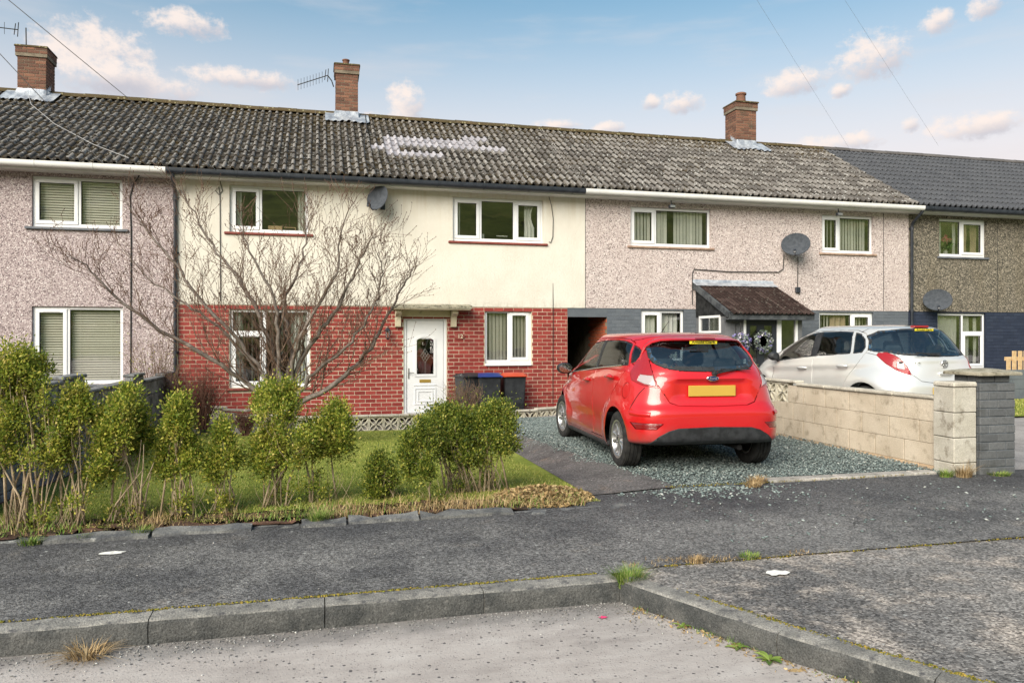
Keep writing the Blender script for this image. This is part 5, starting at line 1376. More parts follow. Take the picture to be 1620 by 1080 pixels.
for fr, fd, sg in ((FR_L, FR_DL, -1), (FR_R, FR_DR, 1)):
    pcs = []
    pcs.append((cut(bm, [(2.05, .905), (1.98, 1.06), (1.80, 1.19), (1.56, 1.29), (1.28, 1.355), (1.20, 1.365), (1.17, 1.00)], fr), 'front_window', ['car_glass', 'trim_black'], dict(rim=0, off=-.004, border=.014)))
    pcs.append((cut(bm, [(1.04, 1.01), (1.06, 1.378), (.70, 1.385), (.43, 1.375), (.34, 1.06)], fr), 'rear_window', ['car_glass', 'trim_black'], dict(rim=0, off=-.004, border=.014)))
    pcs.append((cut(bm, [(.29, 1.062), (.375, 1.365), (.27, 1.34), (.17, 1.26), (.12, 1.15), (.14, 1.08)], fr), 'quarter_window', ['car_glass', 'trim_black'], dict(rim=0, off=-.004, border=.012)))
    pcs.append((cut(bm, [(1.17, 1.00), (1.20, 1.365), (1.06, 1.378), (1.04, 1.01)], fr), 'pillar_trim', ['trim_black'], dict(rim=0)))
    pcs.append((cut(bm, [(-.405, 1.075), (-.43, 1.04), (-.30, .92), (-.17, .84), (-.06, .795), (.02, .775), (-.005, .84), (-.06, .93), (-.14, 1.01), (-.22, 1.06), (-.30, 1.085)], fd), 'tail_lamp', ['lamp_red'], dict(rim=.006, depth=.006, off=.006)))
    pcs.append((cut(bm, [(1.10, .26), (2.04, .255), (2.16, .45), (2.15, .80), (2.10, .90), (2.03, 1.07), (1.84, 1.21), (1.58, 1.315), (1.28, 1.382), (1.13, 1.395), (1.10, 1.0)], fr), 'front_door', ['paint_silver'], {}))
    pcs.append((cut(bm, [(1.10, .26), (1.10, 1.0), (1.13, 1.395), (.70, 1.41), (.36, 1.40), (.20, 1.35), (.10, 1.24), (.06, 1.10), (.14, .92), (.30, .72), (.42, .50), (.48, .26)], fr), 'rear_door', ['paint_silver'], {}))
    for pc, nm, mats, kw in pcs:
        if pc:
            lens = cut(pc, [(-.155, .865), (-.06, .845), (-.075, .945), (-.17, .965)], fd) if nm == 'tail_lamp' else None
            o = piece_obj(pc, nm, mats, car, **kw)
            if lens: piece_obj(lens, 'reversing_lens', ['lamp_clear'], o, rim=.004, depth=.004, off=.007)
            if nm in ('front_door', 'rear_door'):
                q = MB(); yy = 1.33 if nm == 'front_door' else .40; zz = .815 if nm == 'front_door' else .875
                q.tube([(sg * .868, yy - .10, zz), (sg * .905, yy - .06, zz + .003), (sg * .908, yy + .06, zz - .002), (sg * .868, yy + .10, zz - .005)], [.014, .018, .018, .014], 8); q.build('handle', 'paint_silver', o, smooth=50)
pc = cut(bm, [(-.735, 1.16), (-.70, 1.10), (-.55, 1.055), (-.3, 1.035), (0, 1.03), (.3, 1.035), (.55, 1.055), (.70, 1.10), (.735, 1.16), (.66, 1.30), (.54, 1.385), (.3, 1.415), (0, 1.422), (-.3, 1.415), (-.54, 1.385), (-.66, 1.30)], FR_B); piece_obj(pc, 'rear_glass', ['car_glass_dark', 'trim_black'], car, rim=0, off=.001, border=.045)
pc = cut(bm, [(-.50, .77), (-.40, .69), (-.2, .665), (0, .66), (.2, .665), (.40, .69), (.50, .77), (.58, .88), (.65, .99), (.735, 1.07), (.775, 1.17), (.69, 1.33), (.56, 1.42), (.3, 1.447), (0, 1.454), (-.3, 1.447), (-.56, 1.42), (-.69, 1.33), (-.775, 1.17), (-.735, 1.07), (-.65, .99), (-.58, .88)], FR_B); tg = piece_obj(pc, 'tailgate', ['paint_silver'], car)
finish_body(car, bm, 'paint_silver', .95)
q = MB(); q.box(-.13, .13, -.175, -.10, 1.428, 1.462, bev=.008); q.build('brake_light', 'lamp_red', tg)
q = MB(); q.box(-.16, .16, -.222, -.219, 1.385, 1.415); stk = q.build('sticker', 'sticker_yellow', tg)
obj('lettering', text_mesh('Arnold Clark', .032, 'ink_black', .0005, .27), stk, Matrix.Translation((0, -.2235, 1.40)) @ Matrix.Rotation(R(90), 4, 'X'))
M_ = Matrix.Translation((0.0, -.578, .925)) @ Matrix.Rotation(R(90), 4, 'X')
q = MB(); q.lathe([(.042, 0), (.054, 0), (.056, .006), (.053, .010), (.043, .010), (.042, .004)], 28, M_, close=False); bd = q.build('badge', 'chrome', tg, smooth=40)
q = MB(); q.prism([(-.040, .012), (-.02, .028), (.012, .022), (.034, .03), (.026, .004), (.006, -.004), (.012, -.022), (.03, -.024), (.0, -.034), (-.012, -.02), (-.03, -.026), (-.024, -.004)], M_, .008); q.build('emblem', 'chrome', bd)
q = MB(); q.tube([(-.11, -.60, .80), (-.07, -.608, .80), (.07, -.608, .80), (.11, -.60, .80)], [.02, .026, .026, .02], 8); q.box(-.10, .10, -.600, -.585, .745, .785, bev=.008); q.build('tailgate_handle', 'paint_silver', tg, smooth=40)
obj('lettering', text_mesh('1.4i', .034, 'chrome', .001, .085), tg, Matrix.Translation((-.44, -.572, .94)) @ Matrix.Rotation(R(90), 4, 'X') @ Matrix.Rotation(R(-10), 4, 'Y'))
q = MB(); q.tube([(-.04, -.545, 1.045), (-.2, -.545, 1.058), (-.42, -.52, 1.085)], [.014, .012, .006], 6); q.box(-.46, -.04, -.552, -.54, 1.066, 1.078); q.build('wiper', 'trim_black', tg)
for sg in (-1, 1):
    q = MB(); P = []
    for k in range(6):
        s_ = (.6, .95, 1, .95, .8, .3)[k]; P.append([(sg * (.94 + .095 * s_ * math.cos(a)), 1.93 + .03 * k, .985 + .075 * s_ * math.sin(a)) for a in [2 * PI * j / 14 for j in range(14)]])
    q.grid(P, closed_u=True); q.f += [[j for j in range(14)], [70 + j for j in range(14)]]; q.mi += [0, 0]; mr = q.build('door_mirror', 'trim_black', car, smooth=40)
    q = MB(); q.tube([(sg * .84, 2.0, .91), (sg * .90, 2.0, .955)], [.03, .026], 8); q.build('mirror_foot', 'trim_black', mr)
    q = MB(); q.box(sg * .80 - .04, sg * .80 + .04, .36, 2.15, .17, .235, bev=.02); q.build('side_sill', 'trim_black', car)
q = MB(); q.box(-.26, .26, -.655, -.643, .50, .612, bev=.004); q.build('number_plate', 'plate_yellow', car)
q = MB(); q.box(-.78, .78, .35, 2.16, .19, .26); q.box(-.52, .52, -.54, .36, .21, .30); q.box(-.52, .52, 2.1, 3.1, .21, .30); q.build('underside', 'arch_liner', car)
q = MB(); q.box(-.60, .60, -.44, -.05, .93, .955, bev=.01); q.box(-.70, .70, 1.65, 2.3, .72, .92, bev=.08); q.build('parcel_shelf', 'car_interior', car)
for x in (-.36, .36): seat(car, x, 1.05); seat(car, x, .20, .42, .56, .5)
for sx in (-1, 1): wheel(car, sx * .75, 0, .302, .205, .195, sp5); wheel(car, sx * .75, 2.51, .302, .205, .195, sp5)
car.location = (8.32, 9.24, .22); car.rotation_euler = (0, 0, R(1))

# ------------------------------------------------------------------ garden walls and fixtures
grime('block_beige', (0.48, .41, .32), (0.56, .485, .39), 3, .92, .6, 90, .15, fine=.4, objr=.05, dirt=((0.25, .205, .15), 7, .50, .78))
grime('block_base', (0.50, .36, .235), (0.58, .44, .30), 3, .92, .5, 90, .15, fine=.35, dirt=((0.24, .19, .13), 6, .48, .7))
grime('block_white', (0.40, .375, .32), (0.48, .455, .40), 4, .9, .5, 90, .15, fine=.4, dirt=((0.17, .145, .11), 6, .50, .70))
grime('mortar_beige', (0.22, .18, .135), (0.30, .25, .19), 6, .95, .4, 90, .1)
grime('screen_cream', (0.50, .46, .36), (0.62, .58, .48), 5, .92, .4, 100, .15, fine=.3, dirt=((0.16, .14, .10), 9, .52, .74))
grime('coping_stone', (0.38, .35, .295), (0.50, .465, .40), 5, .92, .6, 80, .15, fine=.5, dirt=((0.15, .13, .10), 12, .56, .72))
m_brick('pier_grey', (0.085, .09, .095), (0.105, .11, .115), (0.13, .135, .14), (0.05, .05, .048), .7)
grime('cap_slab', (0.24, .22, .17), (0.36, .33, .26), 7, .95, .8, 60, .1, fine=.5, dirt=((0.10, .09, .06), 12, .52, .7))
grime('wall_grey', (0.15, .155, .16), (0.26, .26, .265), 4, .92, .7, 60, .15, fine=.5, objr=.1, dirt=((0.06, .06, .055), 6, .45, .7))
grime('wall_slate', (0.10, .115, .13), (0.13, .145, .16), 3, .85, .3, 80, .2, fine=.2, dirt=((0.5, .5, .5), 16, .74, .78))
def screen_mesh(mat, S=.29, T=.085):
    q = MB(); h = S / 2; b = .020
    for a0, a1, c0, c1 in ((-h, h, -h, -h + b), (-h, h, h - b, h), (-h, -h + b, -h + b, h - b), (h - b, h, -h + b, h - b)): q.box(a0 + .002, a1 - .002, 0, T, c0, c1)
    for sx in (-1, 1):
        for sz in (-1, 1):
            for bow in (-1, 1):
                P = []
                for k in range(7):
                    u = k / 6; r = u * (h - b) * 1.0; o = bow * .040 * math.sin(PI * u) ** .85
                    cx, cz = sx * (r * 1.0) + -sz * o * .72 * sx * sz * 1.0, sz * r + sx * o * .72 * sx * sz * 1.0
                    cx, cz = sx * (r + o * .72), sz * (r - o * .72)
                    nx, nz = sx * .707 * .0095, -sz * .707 * .0095
                    P.append([(cx + nx, 0.004, cz + nz), (cx - nx, 0.004, cz - nz), (cx - nx, T - .004, cz - nz), (cx + nx, T - .004, cz + nz)])
                q.grid(P, closed_u=True)
    return q.mesh('screen_block', mat, fix=True)
# pierced block wall along the terrace
sw = tag(empty('screen_wall', (1.4, 15.36, -.36)), 'low curved wall of pierced cream blocks below the red brick house', 'wall', 'walls of pierced blocks')
me = screen_mesh('screen_cream'); L = [(-2.25, 16.3), (-1.75, 15.75), (-1.2, 15.45), (-.6, 15.33), (3.2, 15.30), (4.4, 15.42), (5.2, 15.75), (5.7, 16.25)]
def along(L, step):
    out = []; acc = 0.0
    for (x0, y0), (x1, y1) in zip(L, L[1:]):
        l = math.hypot(x1 - x0, y1 - y0)
        while acc <= l: out.append((x0 + (x1 - x0) * acc / l, y0 + (y1 - y0) * acc / l)); acc += step
        acc -= l
    return out
pts = along(L, .293)
for a, b in zip(pts, pts[1:]):
    an = math.atan2(b[1] - a[1], b[0] - a[0]); x = (a[0] + b[0]) / 2; y = (a[1] + b[1]) / 2
    z = -.215 + .17 * sstep(-1.0, -2.2, x) + .05 * sstep(3.0, 5.0, x)
    inst('screen_block', me, sw, (x, y, z), Matrix.Rotation(an, 4, 'Z') @ Matrix.Rotation(R(random.uniform(-.6, .6)), 4, 'Y'))
cp = [pts[i] for i in range(0, len(pts), 2)] + [pts[-1]]
for a, b in zip(cp, cp[1:]):
    an = math.atan2(b[1] - a[1], b[0] - a[0]); l = math.hypot(b[0] - a[0], b[1] - a[1])
    if l < .05: continue
    q = MB(); q.box(.004, l - .004, -.03, .115, 0, .045, bev=.012)
    za = -.215 + .17 * sstep(-1.0, -2.2, a[0]) + .05 * sstep(3.0, 5.0, a[0]) + .148
    o = obj('coping', q.mesh('coping', 'coping_stone'), sw, Matrix.Translation((a[0], a[1], za)) @ Matrix.Rotation(an, 4, 'Z'))
q = MB(); q.grid([[(x, y + .10, -.5), (x, y + .10, -.10)] for x, y in pts]); q.build('backing', 'soil', sw)
# beige block wall beside the drive, with a few pierced blocks and a pier at the footway
bwall = tag(empty('block_wall', (6.45, 8.5, .08)), 'low weathered beige concrete block wall beside the gravel drive', 'wall')
q = MB(); q.box(6.408, 6.492, 6.76, 9.42, -.1, .835); q.box(6.408, 6.492, 9.42, 15.2, -.35, .575); q.build('core', 'mortar_beige', bwall)
cache = {}
def block(parent, x0, x1, y0, y1, z0, z1, mat, name='block', bev=.007):
    k = (round(x1 - x0, 3), round(y1 - y0, 3), round(z1 - z0, 3), mat)
    if k not in cache:
        m = MB(); m.box(-(x1 - x0) / 2, (x1 - x0) / 2, -(y1 - y0) / 2, (y1 - y0) / 2, -(z1 - z0) / 2, (z1 - z0) / 2, bev=bev); cache[k] = m.mesh(name, mat)
    return inst(name, cache[k], parent, ((x0 + x1) / 2 + random.uniform(-.002, .002), (y0 + y1) / 2, (z0 + z1) / 2))
zc = [(.602, .838), (.365, .600), (.128, .363), (-.105, .126)]
for r, (z0, z1) in enumerate(zc):
    y = 6.775 - (.23 if r % 2 else 0)
    while y < (9.42 if r == 0 else 14.9):
        a, b = max(y, 6.775), min(y + .455, 9.42 if r == 0 else 15.0)
        if b - a > .06: block(bwall, 6.40, 6.50, a + .0035, b - .0035, z0 + .003, min(z1, .575) if a > 9.42 else z1, 'block_base' if r == 3 else 'block_beige', bev=.002)
        y += .46
me = screen_mesh('screen_cream')
for k in range(9): inst('screen_block', me, bwall, (6.405, 9.575 + .292 * k, .725), Matrix.Rotation(R(-90), 4, 'Z') @ Matrix.Translation((0, 0, 0)))
y = 6.775
while y < 12.1:
    b = min(y + .61, 12.1); q = block(bwall, 6.375, 6.525, y + .004, b - .004, .842 if b < 9.5 else .872, .885 if b < 9.5 else .915, 'coping_stone', 'coping', .012); y += .61
for k in range(4): block(bwall, 6.37, 6.655, 6.50, 6.775, -.06 + .262 * k + .003, -.06 + .262 * (k + 1) - .003, 'block_white' , 'pier_block')
block(bwall, 6.362, 6.663, 6.492, 6.783, .99, 1.045, 'coping_stone', 'pier_cap', .015)
# grey brick pier with slab cap
gp = tag(empty('brick_pier', (6.92, 6.7, .05)), 'dark grey painted brick gate pier with a stone slab cap', 'pier')
q = MB(); q.box(6.708, 7.152, 6.508, 6.902, -.1, 1.03); q.box(6.748, 7.112, 6.548, 6.862, 1.03, 1.10); q.build('core', 'mortar_grey', gp)
for r in range(12):
    z0, z1 = -.03 + .0885 * r, -.03 + .0885 * (r + 1) - .009
    ox, x0, x1, y0, y1 = (0, 6.70, 7.16, 6.50, 6.91) if r < 12 else (0, 6.74, 7.12, 6.54, 6.87)
    cuts = [x0, x0 + .225, x1] if r % 2 else [x0, x0 + .115, x0 + .34, x1]
    for a, b in zip(cuts, cuts[1:]): block(gp, a + .004, b - .004, y0 + random.uniform(-.003, .003), y0 + .03, z0, z1, 'pier_grey', 'brick', .005)
    cuts = [y0 + .032, y0 + .13, y1] if r % 2 else [y0 + .032, y0 + .22, y1]
    for a, b in zip(cuts, cuts[1:]): block(gp, x0, x0 + .03, a + .004, b - .004, z0, z1, 'pier_grey', 'brick', .005)
for a, b in ((6.735, 6.925), (6.935, 7.125)): block(gp, a, b, 6.535, 6.56, 1.035, 1.105, 'pier_grey', 'brick', .005)
for a, b in ((6.562, 6.70), (6.71, 6.87)): block(gp, 6.735, 6.76, a, b, 1.035, 1.105, 'pier_grey', 'brick', .005)
q = MB(); P = []
for i, (s, z) in enumerate(((1, 1.108), (1.02, 1.12), (1, 1.142), (.6, 1.165), (.2, 1.178))): P.append([(6.93 + .265 * s * a, 6.70 + .245 * s * b, z + .004 * mnoise.noise((a * 3, b * 3, i))) for a, b in ((-1, -1), (0, -1.02), (1, -1), (1, 0), (1, 1), (0, 1), (-1, 1), (-1, 0))])
q.grid(P, closed_u=True); q.f += [[i for i in range(8)], [32 + i for i in range(8)]]; q.mi += [0, 0]; q.build('cap', 'cap_slab', gp, smooth=40)
# stepped grey wall between the left gardens
lw = tag(empty('boundary_wall', (-2.9, 12, 0)), 'stepped grey concrete wall between the two left front gardens', 'wall')
for y0, y1, zt in ((6.6, 9.6, 1.02), (9.6, 10.5, 1.06), (10.5, 13.0, .84), (13.0, 13.75, .93), (13.75, 15.4, .80), (15.4, 16.44, .84)):
    n = max(1, round((y1 - y0) / .62))
    for k in range(n):
        a, b = y0 + (y1 - y0) * k / n, y0 + (y1 - y0) * (k + 1) / n; z = zt - .045
        while z > -.3:
            block(lw, -2.97, -2.85, a + .004, b - .004, z - .225, z - .005, 'wall_grey'); z -= .23
    q = MB(); q.box(-3.0, -2.82, y0 + .003, y1 - .003, zt - .043, zt, bev=.012); q.build('coping', 'wall_grey', lw)
# slate-painted garden wall and pale slatted fence at the far right
rw = tag(empty('garden_wall', (17.5, 14.0, 0)), 'slate grey painted low garden wall at the right edge', 'wall')
for k in range(18):
    for r in range(4): block(rw, 14.45 + .45 * k + (.22 if r % 2 else 0), 14.896 + .45 * k + (.22 if r % 2 else 0), 14.0, 14.12, -.1 + .22 * r, .116 + .22 * r, 'wall_slate', bev=.004)
fn = tag(empty('slat_fence', (16.5, 14.6, 0)), 'pale timber slat fence behind the slate grey garden wall', 'fence')
for k in range(16): block(fn, 15.72 + .17 * k, 15.84 + .17 * k, 14.5, 14.525, .2, 1.20 if k else 1.05, 'wood_pale', 'slat', .006)
for z in (.5, .97): block(fn, 15.70, 18.5, 14.527, 14.56, z, z + .09, 'wood_pale', 'rail', .006)

# wheelie bins
grime('bin_black', (0.016, .018, .022), (0.03, .033, .038), 8, .5, .1, 200, .4, fine=.2)
flat('bin_blue', (0.012, .035, .19), .45); flat('bin_orange', (0.50, .062, .022), .5)
def bin_(x, y, lidmat, label, rz, s=1.0, open_=0):
    z0 = -.16; b = tag(empty('wheelie_bin', (0, 0, 0)), label, 'bin', 'wheelie bins by the brick wall')
    q = MB(); P = []
    for z, w, d in ((.06, .39, .36), (.10, .41, .40), (.45, .44, .46), (.80, .475, .52), (.81, .50, .545), (.84, .50, .545)):
        P.append([(sx * w / 2, sy * d / 2, z) for sx, sy in ((-.9, -1), (.9, -1), (1, -.9), (1, .9), (.9, 1), (-.9, 1), (-1, .9), (-1, -.9))])
    q.grid(P, closed_u=True); q.f.append(list(range(8))); q.mi.append(0)
    bd = q.build('body', 'bin_black', b, smooth=40)
    q = MB(); q.grid([[(.145 * math.cos(a) * (1 if i else .9), -.222 - .0 - .012 * (1 - i), .30 + .115 * math.sin(a) * (1 if i else .9)) for a in [PI * k / 8 for k in range(9)]] for i in (0, 1)]); q.build('panel_arch', 'bin_black', bd)
    q = MB(); P = []
    for k in range(7):
        u = k / 6; P.append([(sx * .26, -.29 + .58 * u, .845 + .055 * math.sin(PI * min(1, u * 1.15)) * hh) for sx, hh in ((-1, 0), (-.85, 1), (0, 1.15), (.85, 1), (1, 0))])
    q.grid(P); n = len(q.v)
    for k in range(7): q.v.append((-.262, -.29 + .58 * k / 6, .82)); q.v.append((.262, -.29 + .58 * k / 6, .82))
    for k in range(6): q.f += [[n + 2 * k, n + 2 * k + 2, (k + 1) * 5, k * 5], [n + 2 * k + 1, k * 5 + 4, (k + 1) * 5 + 4, n + 2 * k + 3]]; q.mi += [0, 0]
    q.f.append([n, 0, 1, 2, 3, 4, n + 1]); q.mi.append(0); q.tube([(-.2, -.30, .835), (.2, -.30, .835)], .016, 8)
    q.build('lid', lidmat, b, smooth=35)
    q = MB(); q.tube([(-.2, .28, .86), (.2, .28, .86)], .016, 8); q.build('handle', 'bin_black', b)
    for sx in (-1, 1):
        q = MB(); q.lathe([(.03, -.022), (.095, -.022), (.1, 0), (.095, .022), (.03, .022)], 18, Matrix.Translation((sx * .22, .17, .10)) @ Matrix.Rotation(R(90), 4, 'Y')); q.build('wheel', 'tyre', b, smooth=40)
    b.location = (x, y, z0); b.rotation_euler = (0, 0, R(rz)); b.scale = (s, s, s * 1.02)
bin_(3.10, 16.0, 'bin_black', 'all-black wheelie bin half hidden by the twiggy shrub', 14)
bin_(3.50, 15.92, 'bin_blue', 'black wheelie bin with a blue lid', -3)
bin_(4.06, 15.98, 'bin_orange', 'black wheelie bin with an orange-red lid', -2)

# wall lantern and house number
ln = tag(empty('wall_lantern', (1.40, YF, 1.6)), 'small black wall lantern left of the white front door', 'lamp')
q = MB(); q.lathe([(.04, 0), (.05, .01), (.03, .02)], 14, Matrix.Translation((1.40, YF - .008, 1.68)) @ Matrix.Rotation(R(90), 4, 'X')); q.tube([(1.40, YF - .02, 1.68), (1.40, YF - .10, 1.75), (1.40, YF - .12, 1.70)], .009, 6); q.build('arm', 'pipe_black', ln)
q = MB(); q.lathe([(.0, 1.73), (.02, 1.72), (.06, 1.675), (.064, 1.665)], 6, Matrix.Translation((1.40, YF - .12, 0))); q.lathe([(.035, 1.50), (.042, 1.51), (.03, 1.49), (.012, 1.465)], 6, Matrix.Translation((1.40, YF - .12, 0)))
for k in range(6): a = PI * k / 3; q.tube([(1.40 + .040 * math.cos(a), YF - .12 + .040 * math.sin(a), 1.505), (1.40 + .058 * math.cos(a), YF - .12 + .058 * math.sin(a), 1.667)], .005, 4)
q.build('cage', 'pipe_black', ln)
q = MB(); q.lathe([(.034, 1.51), (.052, 1.665)], 6, Matrix.Translation((1.40, YF - .12, 0)), close=False); q.build('pane', 'window_glass', ln)
nm = tag(empty('house_number', (2.97, YF, 1.54)), 'oval dark red plaque with the number 12 beside the door', 'sign')
q = MB(); q.lathe([(0, .02), (.9, .02), (1, .012), (1, 0)], 28, Matrix.Translation((2.97, YF - .007, 1.54)) @ Matrix.Rotation(R(90), 4, 'X') @ Matrix.Diagonal((.125, .072, 1, 1))); q.build('plaque', 'sill_red', nm, smooth=40)
obj('numerals', text_mesh('12', .125, 'stone_cream', .002), nm, Matrix.Translation((2.985, YF - .0295, 1.54)) @ Matrix.Rotation(R(90), 4, 'X'))

# satellite dishes
grime('dish_grey', (0.038, .045, .056), (0.06, .068, .082), 14, .85, .3, 160, .4, fine=.5)
def dish(x, z, w, hgt, label):
    d = tag(empty('satellite_dish', (0, 0, 0)), label, 'satellite dish', 'satellite dishes on the terrace')
    q = MB(); P = []
    for k in range(7):
        r = k / 6; P.append([(w / 2 * r * math.cos(a), hgt / 2 * r * math.sin(a), .065 * r * r) for a in [2 * PI * j / 28 for j in range(28)]])
    P.append([(w / 2 * 1.025 * math.cos(a), hgt / 2 * 1.025 * math.sin(a), .058) for a in [2 * PI * j / 28 for j in range(28)]])
    for k in range(6, -1, -1):
        r = k / 6; P.append([(w / 2 * r * math.cos(a), hgt / 2 * r * math.sin(a), .065 * r * r - .008) for a in [2 * PI * j / 28 for j in range(28)]])
    q.grid(P, closed_u=True); q.build('reflector', 'dish_grey', d, smooth=50)
    q = MB(); q.tube([(0, -hgt * .46, .03), (0, -hgt * .60, .15), (0, -hgt * .50, .31)], .010, 8); q.tube([(0, -hgt * .40, -.02), (0, -hgt * .5, .04)], .014, 8); q.build('arm', 'pipe_black', d)
    q = MB(); q.lathe([(.028, 0), (.034, .02), (.034, .075), (.020, .09)], 12, Matrix.Translation((0, -hgt * .46, .34)) @ Matrix.Rotation(R(155), 4, 'X')); q.box(-.03, .03, -hgt * .60, -hgt * .47, .30, .34, bev=.008); q.build('receiver', 'pipe_black', d, smooth=40)
    q = MB(); q.box(-.05, .05, -.07, .07, -.045, -.008); q.build('clamp', 'pipe_black', d)
    nrm = Vector((-.60, -.76, .26)).normalized(); M = nrm.to_track_quat('Z', 'Y').to_matrix().to_4x4()
    d.matrix_basis = Matrix.Translation((x, YF - .27, z)) @ M
    WM[d.name] = d.matrix_basis.copy()
    q = MB(); q.tube([(x + .10, YF - .012, z - .12), (x + .10, YF - .16, z - .12), (x + .02, YF - .235, z)], .016, 8); q.box(x + .05, x + .15, YF - .030, YF - .016, z - .20, z - .04); q.build('bracket', 'pipe_black', d)
dish(1.20, 4.45, .50, .56, 'dark mesh satellite dish under the black gutter of the cream house')
dish(11.22, 3.77, .66, .56, 'dark oval satellite dish on the pink pebbledash above the porch')
dish(15.36, 2.47, .66, .56, 'dark oval satellite dish on the grey-brown house above the silver car')
# television aerials
def aerial(label, base, a, b, n, el=.17, mast=None):
    t = tag(empty('television_aerial', base), label, 'aerial', 'aerials on the chimneys')
    q = MB(); q.tube([a, b], .011, 6); q.build('boom', 'cable_dark', t)
    A, B = Vector(a), Vector(b); d = (B - A).normalized(); s = Vector((.35, .9, 0)).normalized()
    e = MB(); e.tube([-s * el, s * el], .005, 5); me = e.mesh('element', 'cable_dark')
    up = MB(); up.tube([(0, 0, -el * .8), (0, 0, el * .8)], .005, 5); mu = up.mesh('element', 'cable_dark')
    for k in range(n): inst('element', mu, t, A + (B - A) * (.02 + .8 * k / (n - 1)))
    q = MB(); q.tube([B + Vector((0, 0, -.16)), B + Vector((.02, 0, .17))], .010, 5); q.tube([B + Vector((-.07, 0, -.12)), B + Vector((-.04, 0, .14))], .010, 5); q.build('reflector', 'cable_dark', t)
    q = MB(); q.tube(mast, .014, 6); q.build('mast', 'cable_dark', t)
aerial('comb-shaped television aerial leaning left off the middle chimney', (.3, 19.6, 7.9), (-.55, 19.62, 7.80), (.18, 19.62, 8.10), 9, mast=[(.18, 19.62, 8.10), (.28, 19.64, 7.98), (.33, 19.68, 7.84)])
aerial('television aerial above the left chimney', (-6.5, 19.6, 8.3), (-8.2, 19.62, 8.62), (-6.72, 19.62, 8.56), 8, mast=[(-6.55, 19.62, 8.62), (-6.55, 19.64, 8.18)])
# overhead wires and wall cables
def wire(name, pts, r, mat, label, sag=0.0, cat='cable', group=None):
    if sag:
        a, b = Vector(pts[0]), Vector(pts[-1]); pts = [a + (b - a) * k / 24 - Vector((0, 0, sag * 4 * (k / 24) * (1 - k / 24))) for k in range(25)]
    q = MB(); q.tube(pts, r, 5); return tag(q.build(name, mat, None), label, cat, group)
OG = 'wires strung over the roofs'
wire('overhead_wire', [(-1.95, 16.1, 4.80), (-8.7, 3.8, 9.15)], .006, 'cable_grey', 'overhead wire running from upper left down to the cream house gutter', .05, group=OG)
wire('overhead_wire', [(-4.05, 16.1, 4.86), (-6.4, 3.8, 8.5)], .006, 'cable_grey', 'overhead wire ending at the white gutter of the mauve house', .05, group=OG)
wire('overhead_wire', [(15.8, 20.0, 7.2), (1.8, 8.0, 9.75)], .0022, 'cable_grey', 'thin wire crossing the sky above the right chimney', .0, group=OG)
wire('overhead_wire', [(19.0, 20.0, 7.6), (3.0, 8.2, 9.9)], .0022, 'cable_grey', 'thin wire nearest the right edge of the sky', .0, group=OG)
q = [(0.45, 19.5, 7.2)]
wire('roof_cable', [roof_pt(1.12, SL - .1, .12), roof_pt(1.10, 3.2, .11), roof_pt(.98, 2.0, .11), roof_pt(.94, .8, .11), roof_pt(1.18, .05, .12)], .010, 'cable_dark', 'dark cable lying down the roof below the middle chimney')
wire('roof_cable', [roof_pt(-6.45, SL - .5, .14), roof_pt(-6.2, 3.3, .12), roof_pt(-5.4, 2.0, .11), roof_pt(-4.4, .8, .11), roof_pt(-3.6, .05, .12)], .006, 'cable_grey', 'pale cable curling down the roof from the left chimney')
yw = YF - .012
wire('wall_cable', [(-3.45, yw - .2, 4.70), (-3.60, yw, 4.55), (-3.66, yw, 4.3), (-3.64, yw, 3.6), (-3.65, yw, .7)], .013, 'cable_dark', 'black cables running down the mauve pebbledash wall')
wire('wall_cable', [(-1.98, yw - .02, 4.70), (-1.93, yw - .02, 4.5), (-2.0, yw - .02, 4.42), (-2.07, yw - .02, 4.5), (-2.0, yw - .02, 4.58), (-1.98, yw - .02, 4.4), (-1.97, yw - .02, 2.25)], .008, 'cable_dark', 'thin cable with a coil left of the upper cream wall window')
wire('wall_cable', [(4.96, yw - .22, 4.66), (5.08, yw - .02, 4.5), (5.12, yw - .02, 4.2), (5.11, yw - .02, 3.8), (5.06, yw - .02, 3.66), (5.02, yw - .02, 3.68)], .008, 'cable_dark', 'loose cable hanging right of the three-light window')
wire('wall_cable', [(5.12, yw, 2.75), (5.12, yw - .012, 2.2), (5.12, yw, 0.0)], .008, 'cable_dark', 'thin cable running down the brick beside the passage')
wire('wall_cable', [(11.05, yw - .02, 3.55), (11.03, yw - .02, 3.2), (10.9, yw - .02, 3.12), (9.6, yw - .02, 3.10), (8.62, yw - .02, 3.14), (8.58, yw - .02, 3.05), (8.58, yw - .02, 2.3)], .011, 'cable_dark', 'dark cable looping from the dish over the porch roof')
wire('wall_cable', [(11.45, yw - .02, 3.5), (11.43, yw - .02, 2.75)], .009, 'cable_dark', 'short cable dropping from the dish to a small black box')
q = MB(); q.box(11.37, 11.49, YF - .075, YF - .014, 2.62, 2.76, bev=.008); tag(q.build('junction_box', 'pipe_black', None), 'small black box on the wall right of the porch roof', 'box')
# floodlights under the eaves
for x, z, yy, lb in ((7.92, 4.60, EY + .1, 'small black floodlight above the wide upper window'), (12.42, 4.60, EY + .1, 'small black floodlight above the narrow upper window'), (10.22, 1.98, PY - .03, 'small black floodlight over the porch door')):
    t = tag(empty('floodlight', (x, yy, z)), lb, 'lamp', 'floodlights of the pink house')
    q = MB(); q.tube([(x, yy, z + .10), (x, yy - .02, z)], .014, 6); q.build('stem', 'pipe_black', t)
    q = MB(); q.box(x - .07, x + .07, yy - .09, yy + .01, z - .08, z - .005, bev=.012); q.build('housing', 'pipe_black', t)
    q = MB(); q.box(x - .058, x + .058, yy - .096, yy - .091, z - .07, z - .018); q.build('lens', 'alloy', t)
